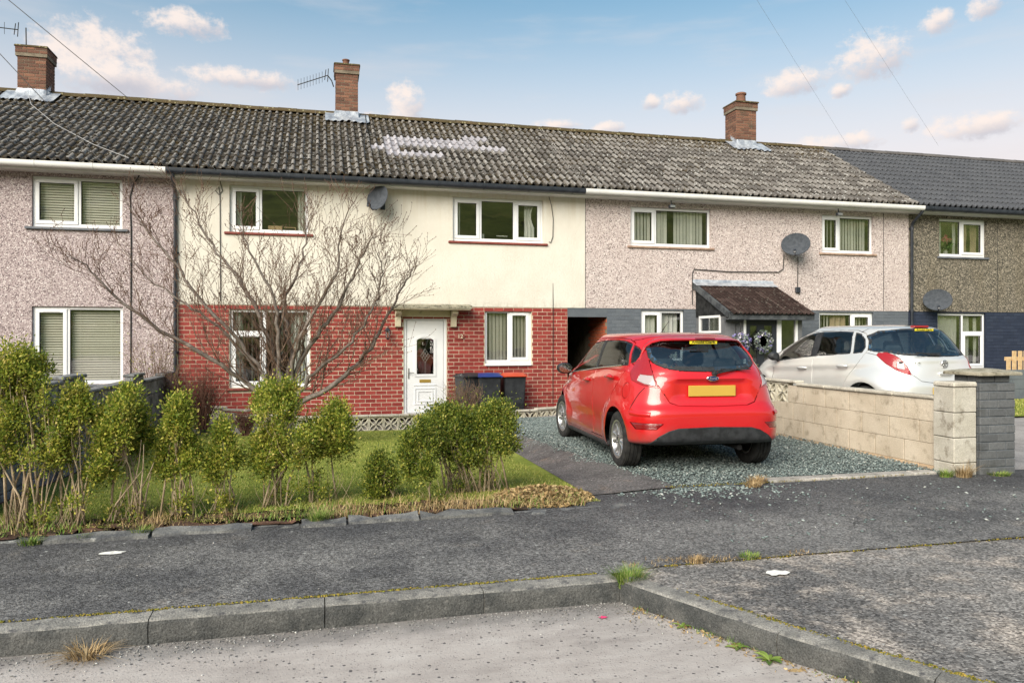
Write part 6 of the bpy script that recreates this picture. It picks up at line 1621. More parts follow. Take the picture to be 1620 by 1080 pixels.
# wreath, hanging flowers, flowers in the window
def petals(name, pts, size, mat, parent, up=None):
    n = len(pts); P = np.array(pts, dtype=float); a = rng.normal(size=(n, 3)); a /= np.linalg.norm(a, axis=1)[:, None]
    b = rng.normal(size=(n, 3)); b -= (b * a).sum(1)[:, None] * a; b /= np.linalg.norm(b, axis=1)[:, None]
    s = size * rng.uniform(.6, 1.3, n)[:, None]
    V = np.stack([P - a * s, P + b * s * .6, P + a * s, P - b * s * .6], 1).reshape(-1, 3)
    F = np.arange(4 * n).reshape(n, 4)
    return obj(name, np_mesh(name, V, F, mat), parent)
m_islands('wreath_leaf', [(0, (0.06, .09, .06)), (.5, (0.16, .20, .17)), (1, (0.30, .32, .30))], .8); m_islands('wreath_flower', [(0, (0.10, .09, .30)), (.5, (0.20, .18, .36)), (.8, (0.30, .26, .34)), (1, (0.6, .58, .6))], .8)
m_islands('pink_flower', [(0, (0.45, .02, .10)), (.6, (0.7, .06, .18)), (1, (0.8, .5, .55))], .7); m_islands('house_leaf', [(0, (0.03, .07, .015)), (1, (0.12, .2, .05))], .7)
wr = tag(empty('door_wreath', (9.58, PY - .05, 1.4)), 'lilac and green wreath hanging on the dark porch door', 'wreath')
def torus_pts(cx, cy, cz, Rr, r, n): 
    a = rng.uniform(0, 2 * PI, n); b = rng.uniform(0, 2 * PI, n); q = r * np.sqrt(rng.uniform(0, 1, n))
    return np.stack([cx + (Rr + q * np.cos(b)) * np.cos(a), cy + q * np.sin(b) * .8, cz + (Rr * 1.15 + q * np.cos(b)) * np.sin(a)], 1)
petals('foliage', torus_pts(9.58, PY - .07, 1.42, .165, .075, 420), .03, 'wreath_leaf', wr); petals('flowers', torus_pts(9.58, PY - .10, 1.42, .17, .06, 110), .024, 'wreath_flower', wr)
q = MB(); q.lathe([(.19, -.01), (.21, 0), (.19, .01), (.17, 0), (.19, -.01)], 20, Matrix.Translation((9.58, PY - .05, 1.42)) @ Matrix.Rotation(R(90), 4, 'X') @ Matrix.Diagonal((.85, .95, 1, 1))); q.build('hoop', 'cable_dark', wr)
hb = tag(empty('flower_basket', (8.93, PY - .2, 1.45)), 'hanging basket of lilac flowers left of the porch door', 'hanging basket')
q = MB(); q.lathe([(.0, -.13), (.08, -.12), (.14, -.04), (.16, .03)], 14, Matrix.Translation((8.93, PY - .22, 1.38))); q.build('basket', 'cable_dark', hb)
q = MB(); q.tube([(8.93, PY - .005, 1.62), (8.93, PY - .02, 1.82), (8.93, PY - .22, 1.84), (8.93, PY - .22, 1.5)], .008, 5); q.build('hook', 'cable_dark', hb)
def ball(cx, cy, cz, r, n, sq=1.0):
    v = rng.normal(size=(n, 3)); v /= np.linalg.norm(v, axis=1)[:, None]; v *= (r * rng.uniform(.4, 1, n) ** .4)[:, None]; v[:, 2] *= sq
    return v + np.array([cx, cy, cz])
petals('foliage', ball(8.93, PY - .22, 1.40, .2, 300), .035, 'wreath_leaf', hb); petals('flowers', ball(8.93, PY - .24, 1.42, .22, 260), .03, 'wreath_flower', hb)
fv = tag(empty('flower_vase', (16.02, YF + .25, 3.70)), 'vase of pink flowers in the upper window at the right edge', 'flowers')
q = MB(); q.lathe([(.04, 0), (.06, .06), (.05, .14), (.055, .16)], 14, Matrix.Translation((16.05, YF + .19, 3.71))); q.build('vase', 'curtain_white', fv, smooth=True)
petals('leaves', ball(16.05, YF + .19, 3.95, .16, 160), .05, 'house_leaf', fv); petals('flowers', np.concatenate([ball(16.0, YF + .16, 4.10, .07, 60), ball(16.12, YF + .16, 4.08, .07, 60), ball(16.03, YF + .16, 4.20, .04, 20)]), .03, 'pink_flower', fv)

# ------------------------------------------------------------------ loose ground cover: slate chips, grit, turf
def chips(name, P, size, mat, flatn=.42):
    n = len(P); base = np.array([(1, 0, 0), (.25, .8, .1), (-.9, .35, 0), (-.5, -.75, .1), (.55, -.7, 0), (.05, 0, .9), (0, 0, -.9)])
    F0 = np.array([(0, 1, 5), (1, 2, 5), (2, 3, 5), (3, 4, 5), (4, 0, 5), (1, 0, 6), (2, 1, 6), (3, 2, 6), (4, 3, 6), (0, 4, 6)])
    B = base[None] * rng.uniform(.65, 1.35, (n, 7, 3)); B[:, :, 1] *= .75; B[:, :, 2] *= flatn
    a = rng.uniform(0, 2 * PI, n); t = rng.normal(0, .35, n); ca, sa, ct, st = np.cos(a), np.sin(a), np.cos(t), np.sin(t)
    x, y, z = B[..., 0], B[..., 1], B[..., 2]
    x, z = x * ct[:, None] + z * st[:, None], -x * st[:, None] + z * ct[:, None]
    x, y = x * ca[:, None] - y * sa[:, None], x * sa[:, None] + y * ca[:, None]
    s = (size[0] + (size[1] - size[0]) * rng.uniform(0, 1, n) ** 1.8)[:, None]
    V = np.stack([x * s, y * s, z * s], 2) + np.asarray(P)[:, None, :]
    F = (F0[None] + (np.arange(n) * 7)[:, None, None]).reshape(-1, 3)
    return tag(obj(name, np_mesh(name, V.reshape(-1, 3), F, mat)), kind='stuff')
gv = np.vectorize(g)
n = 78000
x = rng.uniform(2.72, 6.40, n); y = rng.uniform(6.66, 15.25, n)
edge = np.interp(y, [p[0] for p in PATH], [p[2] for p in PATH]) - .06 + .10 * np.sin(y * 5.1) * np.sin(y * 1.7) + rng.exponential(.03, n) * rng.choice([-1, 1], n)
far_thin = rng.uniform(0, 1, n) < np.clip(1.25 - (y - 6.6) * .045, .55, 1)
k = (x > edge) & far_thin & ~((y < 6.80) & (x > 4.2) & (x < 6.3))
x, y = x[k], y[k]
o = chips('slate_gravel', np.stack([x, y, gv(x, y) + rng.uniform(.0, .022, len(x)) + .012 * np.sin(x * 3) * np.sin(y * 2.3)], 1), (.0075, .021), 'slate_chip')
tag(o, 'blue-grey slate chippings spread over the drive', 'gravel')
# spill on the footway
n = 520; x = np.concatenate([rng.normal(3.55, .35, n), rng.uniform(2.9, 6.6, 190)]); y = np.concatenate([6.58 - rng.exponential(.16, n), rng.uniform(4.9, 6.6, 190)])
tag(chips('slate_spill', np.stack([x, y, gv(x, y) + .005], 1), (.008, .026), 'slate_chip'), 'slate chippings strayed onto the footway by the drive', 'gravel')
n = 520; x = rng.uniform(-3, 7, n); y = rng.uniform(4.55, 6.1, n)
tag(chips('footway_grit', np.stack([x, y, gv(x, y) + .003], 1), (.003, .010), 'grit_stone'), 'pale grit scattered over the footway', 'grit')
n = 2600; x = rng.uniform(-2.5, 2.2, n); y = 4.385 - rng.exponential(.10, n); y2 = rng.uniform(2.0, 4.4, 700); x2 = np.array([kerb_x(v) for v in y2]) - .02 - rng.exponential(.08, 700)
x = np.concatenate([x, x2]); y = np.concatenate([y, y2])
tag(chips('gutter_grit', np.stack([x, y, np.full(len(x), -.127)], 1), (.0025, .009), 'grit_stone'), 'grit and small stones washed along the foot of the kerb', 'grit')
n = 420; y = rng.uniform(2.3, 4.25, n); x = np.array([kerb_x(v) for v in y]) - .012 - rng.exponential(.045, n); KL = np.stack([x, y, np.full(n, -.122)], 1)
# moss in the joint behind the kerb and along the crossing
def moss_line(pts, w, n, size):
    t = rng.uniform(0, len(pts) - 1.001, n); i = t.astype(int); f = t - i; P = np.array(pts)
    q = P[i] * (1 - f)[:, None] + P[i + 1] * f[:, None]
    q[:, :2] += rng.normal(0, w, (n, 2)); keep = np.sin(q[:, 0] * 7.0) * np.sin(q[:, 0] * 2.3 + q[:, 1] * 3) + rng.normal(0, .5, n) > -.35
    return q[keep]
mo = np.concatenate([moss_line([(-3, 4.545, .004), (-1, 4.545, .004), (.6, 4.545, .004), (1.7, 4.55, .004)], .008, 2600, 0), moss_line([(kerb_x(v) + .15, v, .002) for v in (4.2, 3.8, 3.4, 3.0, 2.6, 2.2)], .010, 1500, 0), moss_line([(2.2, 4.60, .002), (2.6, 4.62, .002), (3.2, 4.61, .003), (4.3, 4.60, .003), (5.4, 4.60, .003)], .014, 800, 0), moss_line([(3.2, 6.62, .09), (4.2, 6.6, .09), (6.2, 6.64, .09)], .03, 500, 0)])
m_islands('moss_tuft', [(0, (0.055, .06, .012)), (.4, (0.15, .13, .025)), (.75, (0.27, .19, .045)), (1, (0.16, .18, .03))], .95, .1)
tag(chips('joint_moss', mo, (.004, .012), 'moss_tuft', .7), 'yellow-green moss in the joint behind the kerb', 'moss')
def blades(name, P, h, mat, w=.0022, lean=.5, seg=2, parent=None, radial=None):
    n = len(P); P = np.asarray(P, float); a = rng.uniform(0, 2 * PI, n); H = h[0] + (h[1] - h[0]) * rng.uniform(0, 1, n)
    d = np.stack([np.cos(a), np.sin(a)], 1)
    if radial is not None:
        rd = P[:, :2] - np.array(radial); rd /= (np.linalg.norm(rd, axis=1)[:, None] + 1e-6); d = rd + d * .5; d /= np.linalg.norm(d, axis=1)[:, None]
    L = lean * rng.uniform(.2, 1.3, n); V = []
    side = np.stack([-d[:, 1], d[:, 0], np.zeros(n)], 1)
    for k in range(seg + 1):
        u = k / seg; c = P.copy(); c[:, :2] += d * (L * H * u ** 1.7)[:, None]; c[:, 2] += H * (u - .35 * L * u * u)
        ww = w * (1 - u * .92); V += [c - side * ww, c + side * ww]
    V = np.stack(V, 1).reshape(-1, 3); m = 2 * (seg + 1)
    F = np.concatenate([np.array([[2 * k, 2 * k + 1, 2 * k + 3, 2 * k + 2]]) for k in range(seg)])
    F = (F[None] + (np.arange(n) * m)[:, None, None]).reshape(-1, 4)
    return obj(name, np_mesh(name, V, F, mat), parent)
m_islands('grass_blade', [(0, (0.13, .16, .026)), (.35, (0.22, .25, .045)), (.7, (0.32, .33, .075)), (1, (0.46, .41, .16))], .8, .2)
m_islands('weed_grass', [(0, (0.06, .12, .015)), (.5, (0.13, .22, .035)), (.85, (0.24, .28, .08)), (1, (0.45, .36, .18))], .7, .25)
m_islands('dry_grass', [(0, (0.17, .11, .05)), (.5, (0.32, .22, .11)), (1, (0.50, .38, .22))], .85, .15)
n = 120000; x = rng.uniform(-2.75, 2.42, n); y = 6.36 + (15.2 - 6.36) * rng.uniform(0, 1, n) ** 1.35
tag(blades('lawn_grass', np.stack([x, y, gv(x, y)], 1), (.010, .032), 'grass_blade', .003, .7, 1), 'short mossy yellow-green lawn grass', 'grass', kind='stuff')
n = 16000; x = rng.uniform(9.7, 19, n); y = rng.uniform(9.9, 13.9, n)
tag(blades('far_lawn_grass', np.stack([x, y, gv(x, y) + .02], 1), (.02, .05), 'grass_blade', .006, .6, 1), 'green lawn grass beyond the dark brick pier', 'grass', kind='stuff')
# rough dead grass under the hedge and cuttings at its right end
n = 5200; x = rng.uniform(-2.6, 2.25, n); y = 6.22 + np.abs(rng.normal(0, .30, n)); keep = (np.sin(x * 4.3) + np.sin(x * 9.1 + 1) + rng.normal(0, .9, n) > 1.1) | ((x > -.1) & (np.sin(x * 7) + rng.normal(0, .8, n) > -.4)); x, y = x[keep], y[keep]
tag(blades('verge_grass', np.stack([x, y, gv(x, y)], 1), (.03, .13), 'dry_grass', .003, 1.0, 2), 'dead straw-coloured grass along the foot of the hedge', 'grass', kind='stuff')
n = 2400; x = rng.uniform(-2.6, 2.25, n); y = 6.22 + np.abs(rng.normal(0, .28, n)); keep = np.sin(x * 3.1 + 2) + rng.normal(0, .6, n) > .3; x, y = x[keep], y[keep]
tag(blades('verge_weeds', np.stack([x, y, gv(x, y)], 1), (.03, .11), 'weed_grass', .004, .8, 2), 'patchy green weeds along the foot of the hedge', 'grass', kind='stuff')
n = 3400; r = np.sqrt(rng.uniform(0, 1, n)); a = rng.uniform(0, 2 * PI, n); x = 1.98 + .46 * r * np.cos(a); y = 6.66 + .46 * r * np.sin(a)
m_islands('leaf_litter', [(0, (0.13, .08, .035)), (.4, (0.28, .19, .09)), (.8, (0.42, .31, .17)), (1, (0.16, .18, .05))], .9, .1)
def litter(name, P, size, mat):
    n = len(P); P = np.asarray(P, float); a = rng.normal(size=(n, 3)); a[:, 2] *= .5; a /= np.linalg.norm(a, axis=1)[:, None]
    b = rng.normal(size=(n, 3)); b[:, 2] *= .4; b -= (b * a).sum(1)[:, None] * a; b /= np.linalg.norm(b, axis=1)[:, None]; s = (size * rng.uniform(.5, 1.4, n))[:, None]
    V = np.stack([P - a * s, P + b * s * .45, P + a * s + np.array([0, 0, 1]) * s * .3, P - b * s * .45], 1).reshape(-1, 3)
    return obj(name, np_mesh(name, V, np.arange(4 * n).reshape(n, 4), mat))
tag(litter('hedge_cuttings', np.stack([x, y, gv(x, y) + .01 + .10 * np.maximum(0, 1 - r ** 1.5) * rng.uniform(.1, 1, n)], 1), .022, 'leaf_litter'), 'heap of dry brown hedge cuttings beside the garden path', 'cuttings', kind='stuff')
n = 900; x = rng.uniform(-2.5, 1.6, n); y = 6.2 + np.abs(rng.normal(0, .35, n))
tag(litter('fallen_leaves', np.stack([x, y, gv(x, y) + .012], 1), .014, 'leaf_litter'), 'fallen brown leaves on the soil under the hedge', 'leaves', kind='stuff')
n = 900; x = rng.uniform(1.95, 3.3, n); y = 4.63 + rng.normal(0, .035, n) + .05 * np.exp(-((x - 2.25) / .2) ** 2); k = np.sin(x * 8) + rng.normal(0, .6, n) + 1.2 * np.exp(-((x - 2.2) / .25) ** 2) > .5
tag(blades('joint_grass', np.stack([x[k], y[k], np.full(k.sum(), .004)], 1), (.012, .04), 'dry_grass', .0022, 1.2, 2), 'withered grass in the joint between footway and crossing', 'grass', kind='stuff')
tag(litter('kerb_litter', KL, .011, 'leaf_litter'), 'dead leaves and debris along the foot of the right kerb', 'leaves', kind='stuff')
n = 500; y = rng.uniform(2.4, 4.25, n); x = np.array([kerb_x(v) for v in y]) - .008 - rng.exponential(.02, n); k = np.sin(y * 9) + rng.normal(0, .5, n) > .2
tag(blades('kerb_weeds', np.stack([x[k], y[k], np.full(k.sum(), -.13)], 1), (.015, .05), 'weed_grass', .0025, 1.0, 2), 'small weeds along the foot of the right kerb', 'grass', kind='stuff')
q = MB(); q.grid([[(xx, yy, g(xx, yy) + .012 + .01 * mnoise.noise((xx * 6, yy * 6, 0))) for yy in arange(6.16, 6.75 + .1 * math.sin(xx * 3), .1)[:7]] for xx in arange(-5, 2.3, .12)])
struct('hedge_bed', q, 'soil', smooth=True, fix=False)
# grass tufts and weeds that stand alone
def tuft(label, xx, yy, z, r, h, nn, mat, cat='grass tuft', lean=.8):
    a = rng.uniform(0, 2 * PI, nn); q = r * np.sqrt(rng.uniform(0, 1, nn))
    o = blades('grass_tuft', np.stack([xx + q * np.cos(a), yy + q * np.sin(a) * .7, np.full(nn, z)], 1), (h * .4, h), mat, .0028, lean, 3, None, (xx, yy))
    tag(o, label, cat, 'tufts growing from joints and edges')
tuft('bright green grass tuft at the edging below the slim hedge bush', -.02, 6.15, .05, .075, .15, 420, 'weed_grass')
tuft('small green grass tuft on the hedge edging, left of the middle', -1.28, 6.10, .05, .07, .09, 220, 'weed_grass')
tuft('flat green tuft on the edging at the far left', -1.98, 6.02, .05, .08, .07, 200, 'weed_grass')
tuft('low tuft at the edging between the two left grass tufts', -1.66, 6.04, .05, .05, .06, 130, 'weed_grass')
tuft('thick green tuft in the gap where the two kerbs meet', 1.87, 4.42, -.05, .085, .16, 620, 'weed_grass')
tuft('straw-coloured tuft on the crossing nearest the kerb corner', 2.44, 4.63, .0, .06, .06, 160, 'dry_grass')
tuft('small yellow-green tuft on the joint of the crossing', 2.84, 4.63, .0, .07, .055, 180, 'weed_grass')
tuft('dead straw clump at the foot of the kerb at lower left', -1.16, 4.30, -.13, .09, .11, 200, 'dry_grass', lean=1.7)
tuft('green weed tuft at the foot of the beige pier', 6.27, 6.50, .07, .07, .11, 260, 'weed_grass')
tuft('dry brown tuft against the beige pier', 6.45, 6.45, .07, .09, .20, 260, 'dry_grass')
tuft('low green weeds in front of the grey pier', 6.88, 6.44, .07, .12, .06, 300, 'weed_grass', lean=1.2)
tuft('brown tuft at the end of the pale edging strip', 4.15, 6.62, .09, .10, .09, 240, 'dry_grass')
tuft('second brown tuft by the pale edging strip, nearer the road', 4.02, 6.48, .08, .08, .08, 180, 'dry_grass')
m_islands('weed_leaf', [(0, (0.07, .13, .02)), (1, (0.20, .26, .06))], .6, .3)
def weed(label, xx, yy, z, s, n_):
    q = MB()
    for k in range(n_):
        a = 2 * PI * k / n_ + random.uniform(-.3, .3); L = s * random.uniform(.7, 1.2); lift = random.uniform(.25, .9); P = []
        for i in range(5):
            u = i / 4; w = .20 * L * math.sin(PI * min(1, u * .92 + .06)) ; c = Vector((xx + math.cos(a) * L * u, yy + math.sin(a) * L * u, z + .004 + L * lift * (u - .7 * u * u))); sd_ = Vector((-math.sin(a), math.cos(a), 0)) * w
            P.append([c - sd_, c + Vector((0, 0, -.004)), c + sd_])
        q.grid(P)
    tag(q.build('weed', 'weed_leaf', None, smooth=True, fix=False), label, 'weed', 'weeds at the foot of the right kerb')
weed('leafy green weed at the foot of the right kerb, nearest the camera', 2.20, 3.40, -.13, .07, 9); weed('leafy weed at the right kerb foot, just behind the nearest', 2.13, 3.58, -.13, .06, 8); weed('small weed at the right kerb foot, farthest from the camera', 1.98, 3.92, -.13, .05, 7)
# scraps of litter
flat('tissue', (0.75, .74, .70), .8)
def scrap(label, xx, yy, z, rx, ry, seed, name='litter_scrap', mat='tissue'):
    q = MB(); P = []
    for i in range(5):
        r = i / 4; P.append([(xx + rx * r * (1 + .45 * mnoise.noise((math.cos(a) * 2.2 + seed, math.sin(a) * 2.2, 0))) * math.cos(a), yy + ry * r * (1 + .45 * mnoise.noise((math.cos(a) * 2.2 + seed, math.sin(a) * 2.2, 0))) * math.sin(a), z + .006 + .008 * mnoise.noise((r * 5 + seed, a * 2, 0))) for a in [2 * PI * j / 18 for j in range(18)]])
    q.grid(P, closed_u=True); tag(q.build(name, mat, None, smooth=True, fix=False), label, 'litter', 'scraps of litter')
scrap('crumpled white tissue on the crossing at right', 2.83, 4.28, .0, .075, .05, 1.0); scrap('torn white wrapper on the footway at left', -1.38, 5.68, .035, .085, .04, 4.0); scrap('small pink scrap by the kerb corner', 1.60, 4.16, -.13, .025, .014, 7.0, mat='pink_flower'); scrap('tan dead leaf at the right kerb foot', 2.26, 3.26, -.13, .035, .02, 9.0, 'dead_leaf', 'leaf_litter')

# ------------------------------------------------------------------ hedge shrubs
def m_leaf(name, stops, bronze):
    m, t, b = new_mat(name); p = t.pos(); r = t.island()
    col = t.ramp(r, stops)
    col = t.mix(t.m('MULTIPLY', t.step(t.noise(p, 6, 3), .54, .74), .4), col, bronze)
    setp(t, b, col, .5, spec=.35)
    b.inputs['Subsurface Weight'].default_value = 0.0
    tr = t.node('ShaderNodeBsdfTranslucent'); t.put(tr.inputs[0], col); mx = t.node('ShaderNodeMixShader'); mx.inputs[0].default_value = .45
    o = [n_ for n_ in t.n if n_.type == 'OUTPUT_MATERIAL'][0]; t.l.new(b.outputs[0], mx.inputs[1]); t.l.new(tr.outputs[0], mx.inputs[2]); t.l.new(mx.outputs[0], o.inputs[0])
m_leaf('privet_leaf', [(0, (0.075, .115, .016)), (.24, (0.145, .215, .030)), (.58, (0.32, .375, .052)), (.88, (0.56, .53, .09)), (1, (0.68, .54, .18))], (0.26, .17, .045))
m_leaf('privet_dark', [(0, (0.048, .085, .015)), (.45, (0.13, .185, .028)), (.8, (0.31, .35, .05)), (1, (0.56, .50, .12))], (0.16, .17, .03))
grime('bark_pale', (0.27, .205, .135), (0.42, .335, .235), 14, .9, .5, 90, .1, fine=.4)
grime('bark_grey', (0.115, .095, .082), (0.21, .18, .16), 9, .85, .5, 60, .2, fine=.5)
grime('twig_red', (0.075, .038, .030), (0.13, .07, .05), 12, .85, .2, 60, .15, fine=.3)
grime('twig_brown', (0.115, .072, .054), (0.18, .125, .092), 12, .85, .2, 60, .15, fine=.3)
SHR = [(-2.21, 6.48, -2.17, .34, .50, 1.38, 8), (-1.90, 6.52, -1.86, .21, .44, 1.08, 6), (-1.50, 6.63, -1.47, .29, .16, 1.09, 7), (-1.12, 6.69, -1.11, .19, .28, .99, 5), (-.82, 6.73, -.77, .14, .24, .80, 4),
       (-.38, 6.88, -.27, .31, .27, 1.06, 5), (-.03, 6.99, -.08, .15, .40, .73, 2), (.17, 7.05, .19, .22, .34, .89, 1), (.57, 7.06, .57, .15, .04, .39, 3), (.94, 6.75, .85, .17, .17, .77, 1), (1.30, 7.10, 1.17, .33, .20, .81, 9), (1.60, 7.12, 1.56, .29, .28, .88, 6)]
SL_ = ['tall hedge bush at the left edge, highest of the hedge', 'bush with bare stems, second from the left in the hedge', 'broad bush leafy down to its low stems, third from the left', 'upright bush between the broad left bush and the slim one', 'slim low bush, fifth from the left, before the lawn', 'full yellow-green bush in front of the bare tree', 'thin sparse sapling between the full bush and the ball-headed one', 'ball-headed bush on a single thin stem', 'lowest bush, a small round ball on the ground', 'small bush leaning on one short stem beside the big pair', 'wide dense bush on bundled stems near the path', 'dense bush at the right end of the hedge by the path']
def shrub(i, bx, by, cx, w, zb, zt, ns):
    t = tag(empty('hedge_bush', (bx, by, g(bx, by))), SL_[i], 'bush', 'bushes of the front hedge')
    hh = zt - zb; dep = w * .85; rs = random.Random(40 + i); cl = []; twigs = MB(); nst = MB()
    dense = i in (8, 10, 11)
    ncl = int((90 if dense else 74) * (w / .25) ** 1.4 * (hh / .6) ** .9) + 14
    # the crown is a few unequal lobes round leading shoots, so that its outline breaks up
    lobes = []
    for k in range(3 + int(w / .10)):
        u = rs.random(); z_ = zb + hh * (.25 + .6 * u); rr = w * rs.uniform(.34, .54) * (1.0 - .35 * max(0, u - .5))
        lobes.append((cx + rs.uniform(-1, 1) * (w - rr * .8), by + rs.uniform(-1, 1) * (dep - rr * .7), min(z_, zt - rr * .6), rr, rr * rs.uniform(.9, 1.5)))
    lobes.append((cx + rs.uniform(-.3, .3) * w, by, zt - .13, w * .36, .15))
    for k in range(ncl):
        lx, ly, lz, lr, lh = lobes[k % len(lobes)]
        a = rs.uniform(0, 2 * PI); c = rs.uniform(-1, 1); q = rs.uniform(.35, 1) ** .5
        p = (lx + lr * q * math.sqrt(1 - c * c) * math.cos(a), ly + lr * q * math.sqrt(1 - c * c) * math.sin(a), min(zt, max(zb, lz + lh * q * c)))
        cl.append(p)
    for k in range(4 if i in (1, 2, 3, 4, 5, 6) else 2):       # leafy sprigs low on the stems
        cl.append((bx + rs.uniform(-1, 1) * w * .7, by + rs.uniform(-.12, .1), g(bx, by) + rs.uniform(.06, max(.1, (zb - g(bx, by)) * .8))))
    for k in range(11 if i in (0, 1, 2, 3, 5) else 4):          # leading shoots above the crown
        lx, ly, lz, lr, lh = rs.choice(lobes); x_ = lx + rs.uniform(-.6, .6) * lr; top = min(zt + .03, lz + lh + rs.uniform(.03, .16))
        for m in range(4): cl.append((x_ + rs.uniform(-.012, .012), ly, top - .045 * m))
    P = []; n_ = []
    for (x_, y_, z_) in cl:
        k = rs.randint(75, 130) if not dense else rs.randint(110, 160); s_ = rs.uniform(.038, .068)
        v = rng.normal(0, 1, (k, 3)) * np.array([s_, s_, s_ * 1.15]) * .72; P.append(v + np.array([x_, y_, z_])); n_.append(v)
    P = np.concatenate(P); N = np.concatenate(n_); n = len(P)
    N = N / (np.linalg.norm(N, axis=1)[:, None] + 1e-6); a = N + rng.normal(0, .5, (n, 3)) + np.array([0, 0, .5]); a /= np.linalg.norm(a, axis=1)[:, None]
    b = np.cross(a, rng.normal(size=(n, 3))); b /= np.linalg.norm(b, axis=1)[:, None]; c = np.cross(a, b); s = (rng.uniform(.0085, .017, n))[:, None]
    V = np.stack([P - a * s, P + b * s * .52 + c * s * .12, P + a * s, P - b * s * .52 + c * s * .12], 1).reshape(-1, 3)
    obj('foliage', np_mesh('foliage', V, np.arange(4 * n).reshape(n, 4), 'privet_dark' if dense or i == 9 else 'privet_leaf'), t)
    z0 = g(bx, by) - .02; st = []
    for k in range(ns * 2 if ns > 2 else ns):
        sx, sy = bx + rs.uniform(-1, 1) * min(.17, .03 * ns), by + rs.uniform(-.07, .07); tx, ty = cx + rs.uniform(-.75, .75) * w, by + rs.uniform(-.6, .6) * dep; tz = zb + hh * rs.uniform(.25, .8)
        m1 = (sx * .72 + tx * .28 + rs.uniform(-.02, .02), sy * .7 + ty * .3, z0 + (tz - z0) * .4); m2 = (sx * .4 + tx * .6 + rs.uniform(-.02, .02), sy * .4 + ty * .6, z0 + (tz - z0) * .72)
        r0 = rs.uniform(.006, .011) * (1.35 if ns < 3 else 1)
        q = MB(); q.tube([(sx, sy, z0), m1, m2, (tx, ty, tz)], [r0, r0 * .85, r0 * .6, r0 * .25], 6); q.build('stem', 'bark_pale', t, smooth=True); st.append(((sx, sy, z0), m1, m2, (tx, ty, tz)))
    for p in cl[::2]:
        s0 = min(st, key=lambda s_: (s_[3][0] - p[0]) ** 2 + (s_[3][1] - p[1]) ** 2); f = rs.uniform(.2, .9); b0 = Vector(s0[2]) * (1 - f) + Vector(s0[3]) * f
        m_ = (b0 + Vector(p)) / 2 + Vector((rs.uniform(-.03, .03), rs.uniform(-.03, .03), -.03)); twigs.tube([b0, m_, p], [.0035, .0026, .0012], 4, cap=False)
    for k in range(ns * 3):
        a = rs.uniform(0, 2 * PI); l = rs.uniform(.10, .3); sx = bx + rs.uniform(-.12, .12); twigs.tube([(sx, by + rs.uniform(-.06, .06), z0), (sx + math.cos(a) * l * .35, by + math.sin(a) * l * .3, z0 + l * .6), (sx + math.cos(a) * l * .5, by + math.sin(a) * l * .5, z0 + l)], [.003, .0022, .001], 4, cap=False)
    tag(twigs.build('twigs', 'bark_pale', t), kind='stuff')
for i, s_ in enumerate(SHR): shrub(i, *s_)

# ------------------------------------------------------------------ bare tree on the lawn
LIMBS = [
    [(-.63, 12.3, .42), (-1.09, 12.16, .88), (-1.87, 12.02, 1.41), (-2.57, 11.88, 1.91), (-2.98, 11.74, 2.34), (-3.3, 11.6, 2.67)],
    [(-.56, 12.3, .47), (-1.01, 12.36, 1.26), (-1.66, 12.42, 2.03), (-2.07, 12.48, 2.61), (-2.49, 12.54, 3.14), (-2.81, 12.6, 3.57)],
    [(-.52, 12.3, .47), (-.64, 12.43, 1.25), (-.93, 12.57, 1.95), (-1.18, 12.7, 2.45), (-1.62, 12.83, 2.96), (-1.9, 12.97, 3.52), (-2.13, 13.1, 3.88)],
    [(-.48, 12.3, .47), (-.56, 12.23, 1.45), (-.63, 12.15, 2.13), (-.97, 12.08, 2.79), (-1.09, 12.0, 3.3)],
    [(-.43, 12.3, .47), (-.43, 12.42, 1.45), (-.5, 12.54, 2.05), (-.26, 12.66, 2.67), (-.15, 12.78, 3.25), (-.07, 12.9, 3.58)],
    [(-.46, 12.3, .56), (-.16, 12.18, 1.3), (.22, 12.06, 1.84), (.5, 11.94, 2.33), (.71, 11.82, 2.81), (.87, 11.7, 3.07)],
    [(-.3, 12.3, .41), (.33, 12.4, .84), (.78, 12.5, 1.24), (1.12, 12.6, 1.86), (1.45, 12.7, 2.45), (1.63, 12.8, 2.75)],
    [(-.39, 12.3, .46), (-.3, 12.12, 1.26), (-.06, 11.94, 1.84), (.29, 11.76, 2.5), (.36, 11.58, 3.1), (.56, 11.4, 3.52)],
    [(-.6, 12.3, .47), (-.83, 12.48, .95), (-1.46, 12.66, 1.65), (-2.0, 12.84, 2.05), (-2.58, 13.02, 2.45), (-3.08, 13.2, 3.01)],
    [(-.35, 12.3, .46), (-.02, 12.26, .96), (.52, 12.22, 1.45), (.91, 12.18, 2.05), (1.0, 12.14, 2.55), (.95, 12.1, 2.85)]]
tree = tag(empty('bare_tree', (-.47, 12.3, -.2)), 'leafless spreading tree on the lawn before the brick house', 'tree')
q = MB(); q.tube([(-.47, 12.3, -.28), (-.48, 12.3, -.05), (-.46, 12.3, .22), (-.46, 12.3, .50)], [.15, .11, .10, .07], 12); q.build('trunk', 'bark_grey', tree, smooth=True)
rt_ = random.Random(5); crown = MB(); buds = MB()
def spline(P, n):
    out = []; P = [Vector(p) for p in P]
    for i in range(len(P) - 1):
        a, b, c, d = P[max(i - 1, 0)], P[i], P[i + 1], P[min(i + 2, len(P) - 1)]
        for k in range(n):
            t = k / n; out.append(.5 * ((2 * b) + (c - a) * t + (2 * a - 5 * b + 4 * c - d) * t * t + (3 * b - a - 3 * c + d) * t ** 3))
    return out + [P[-1]]
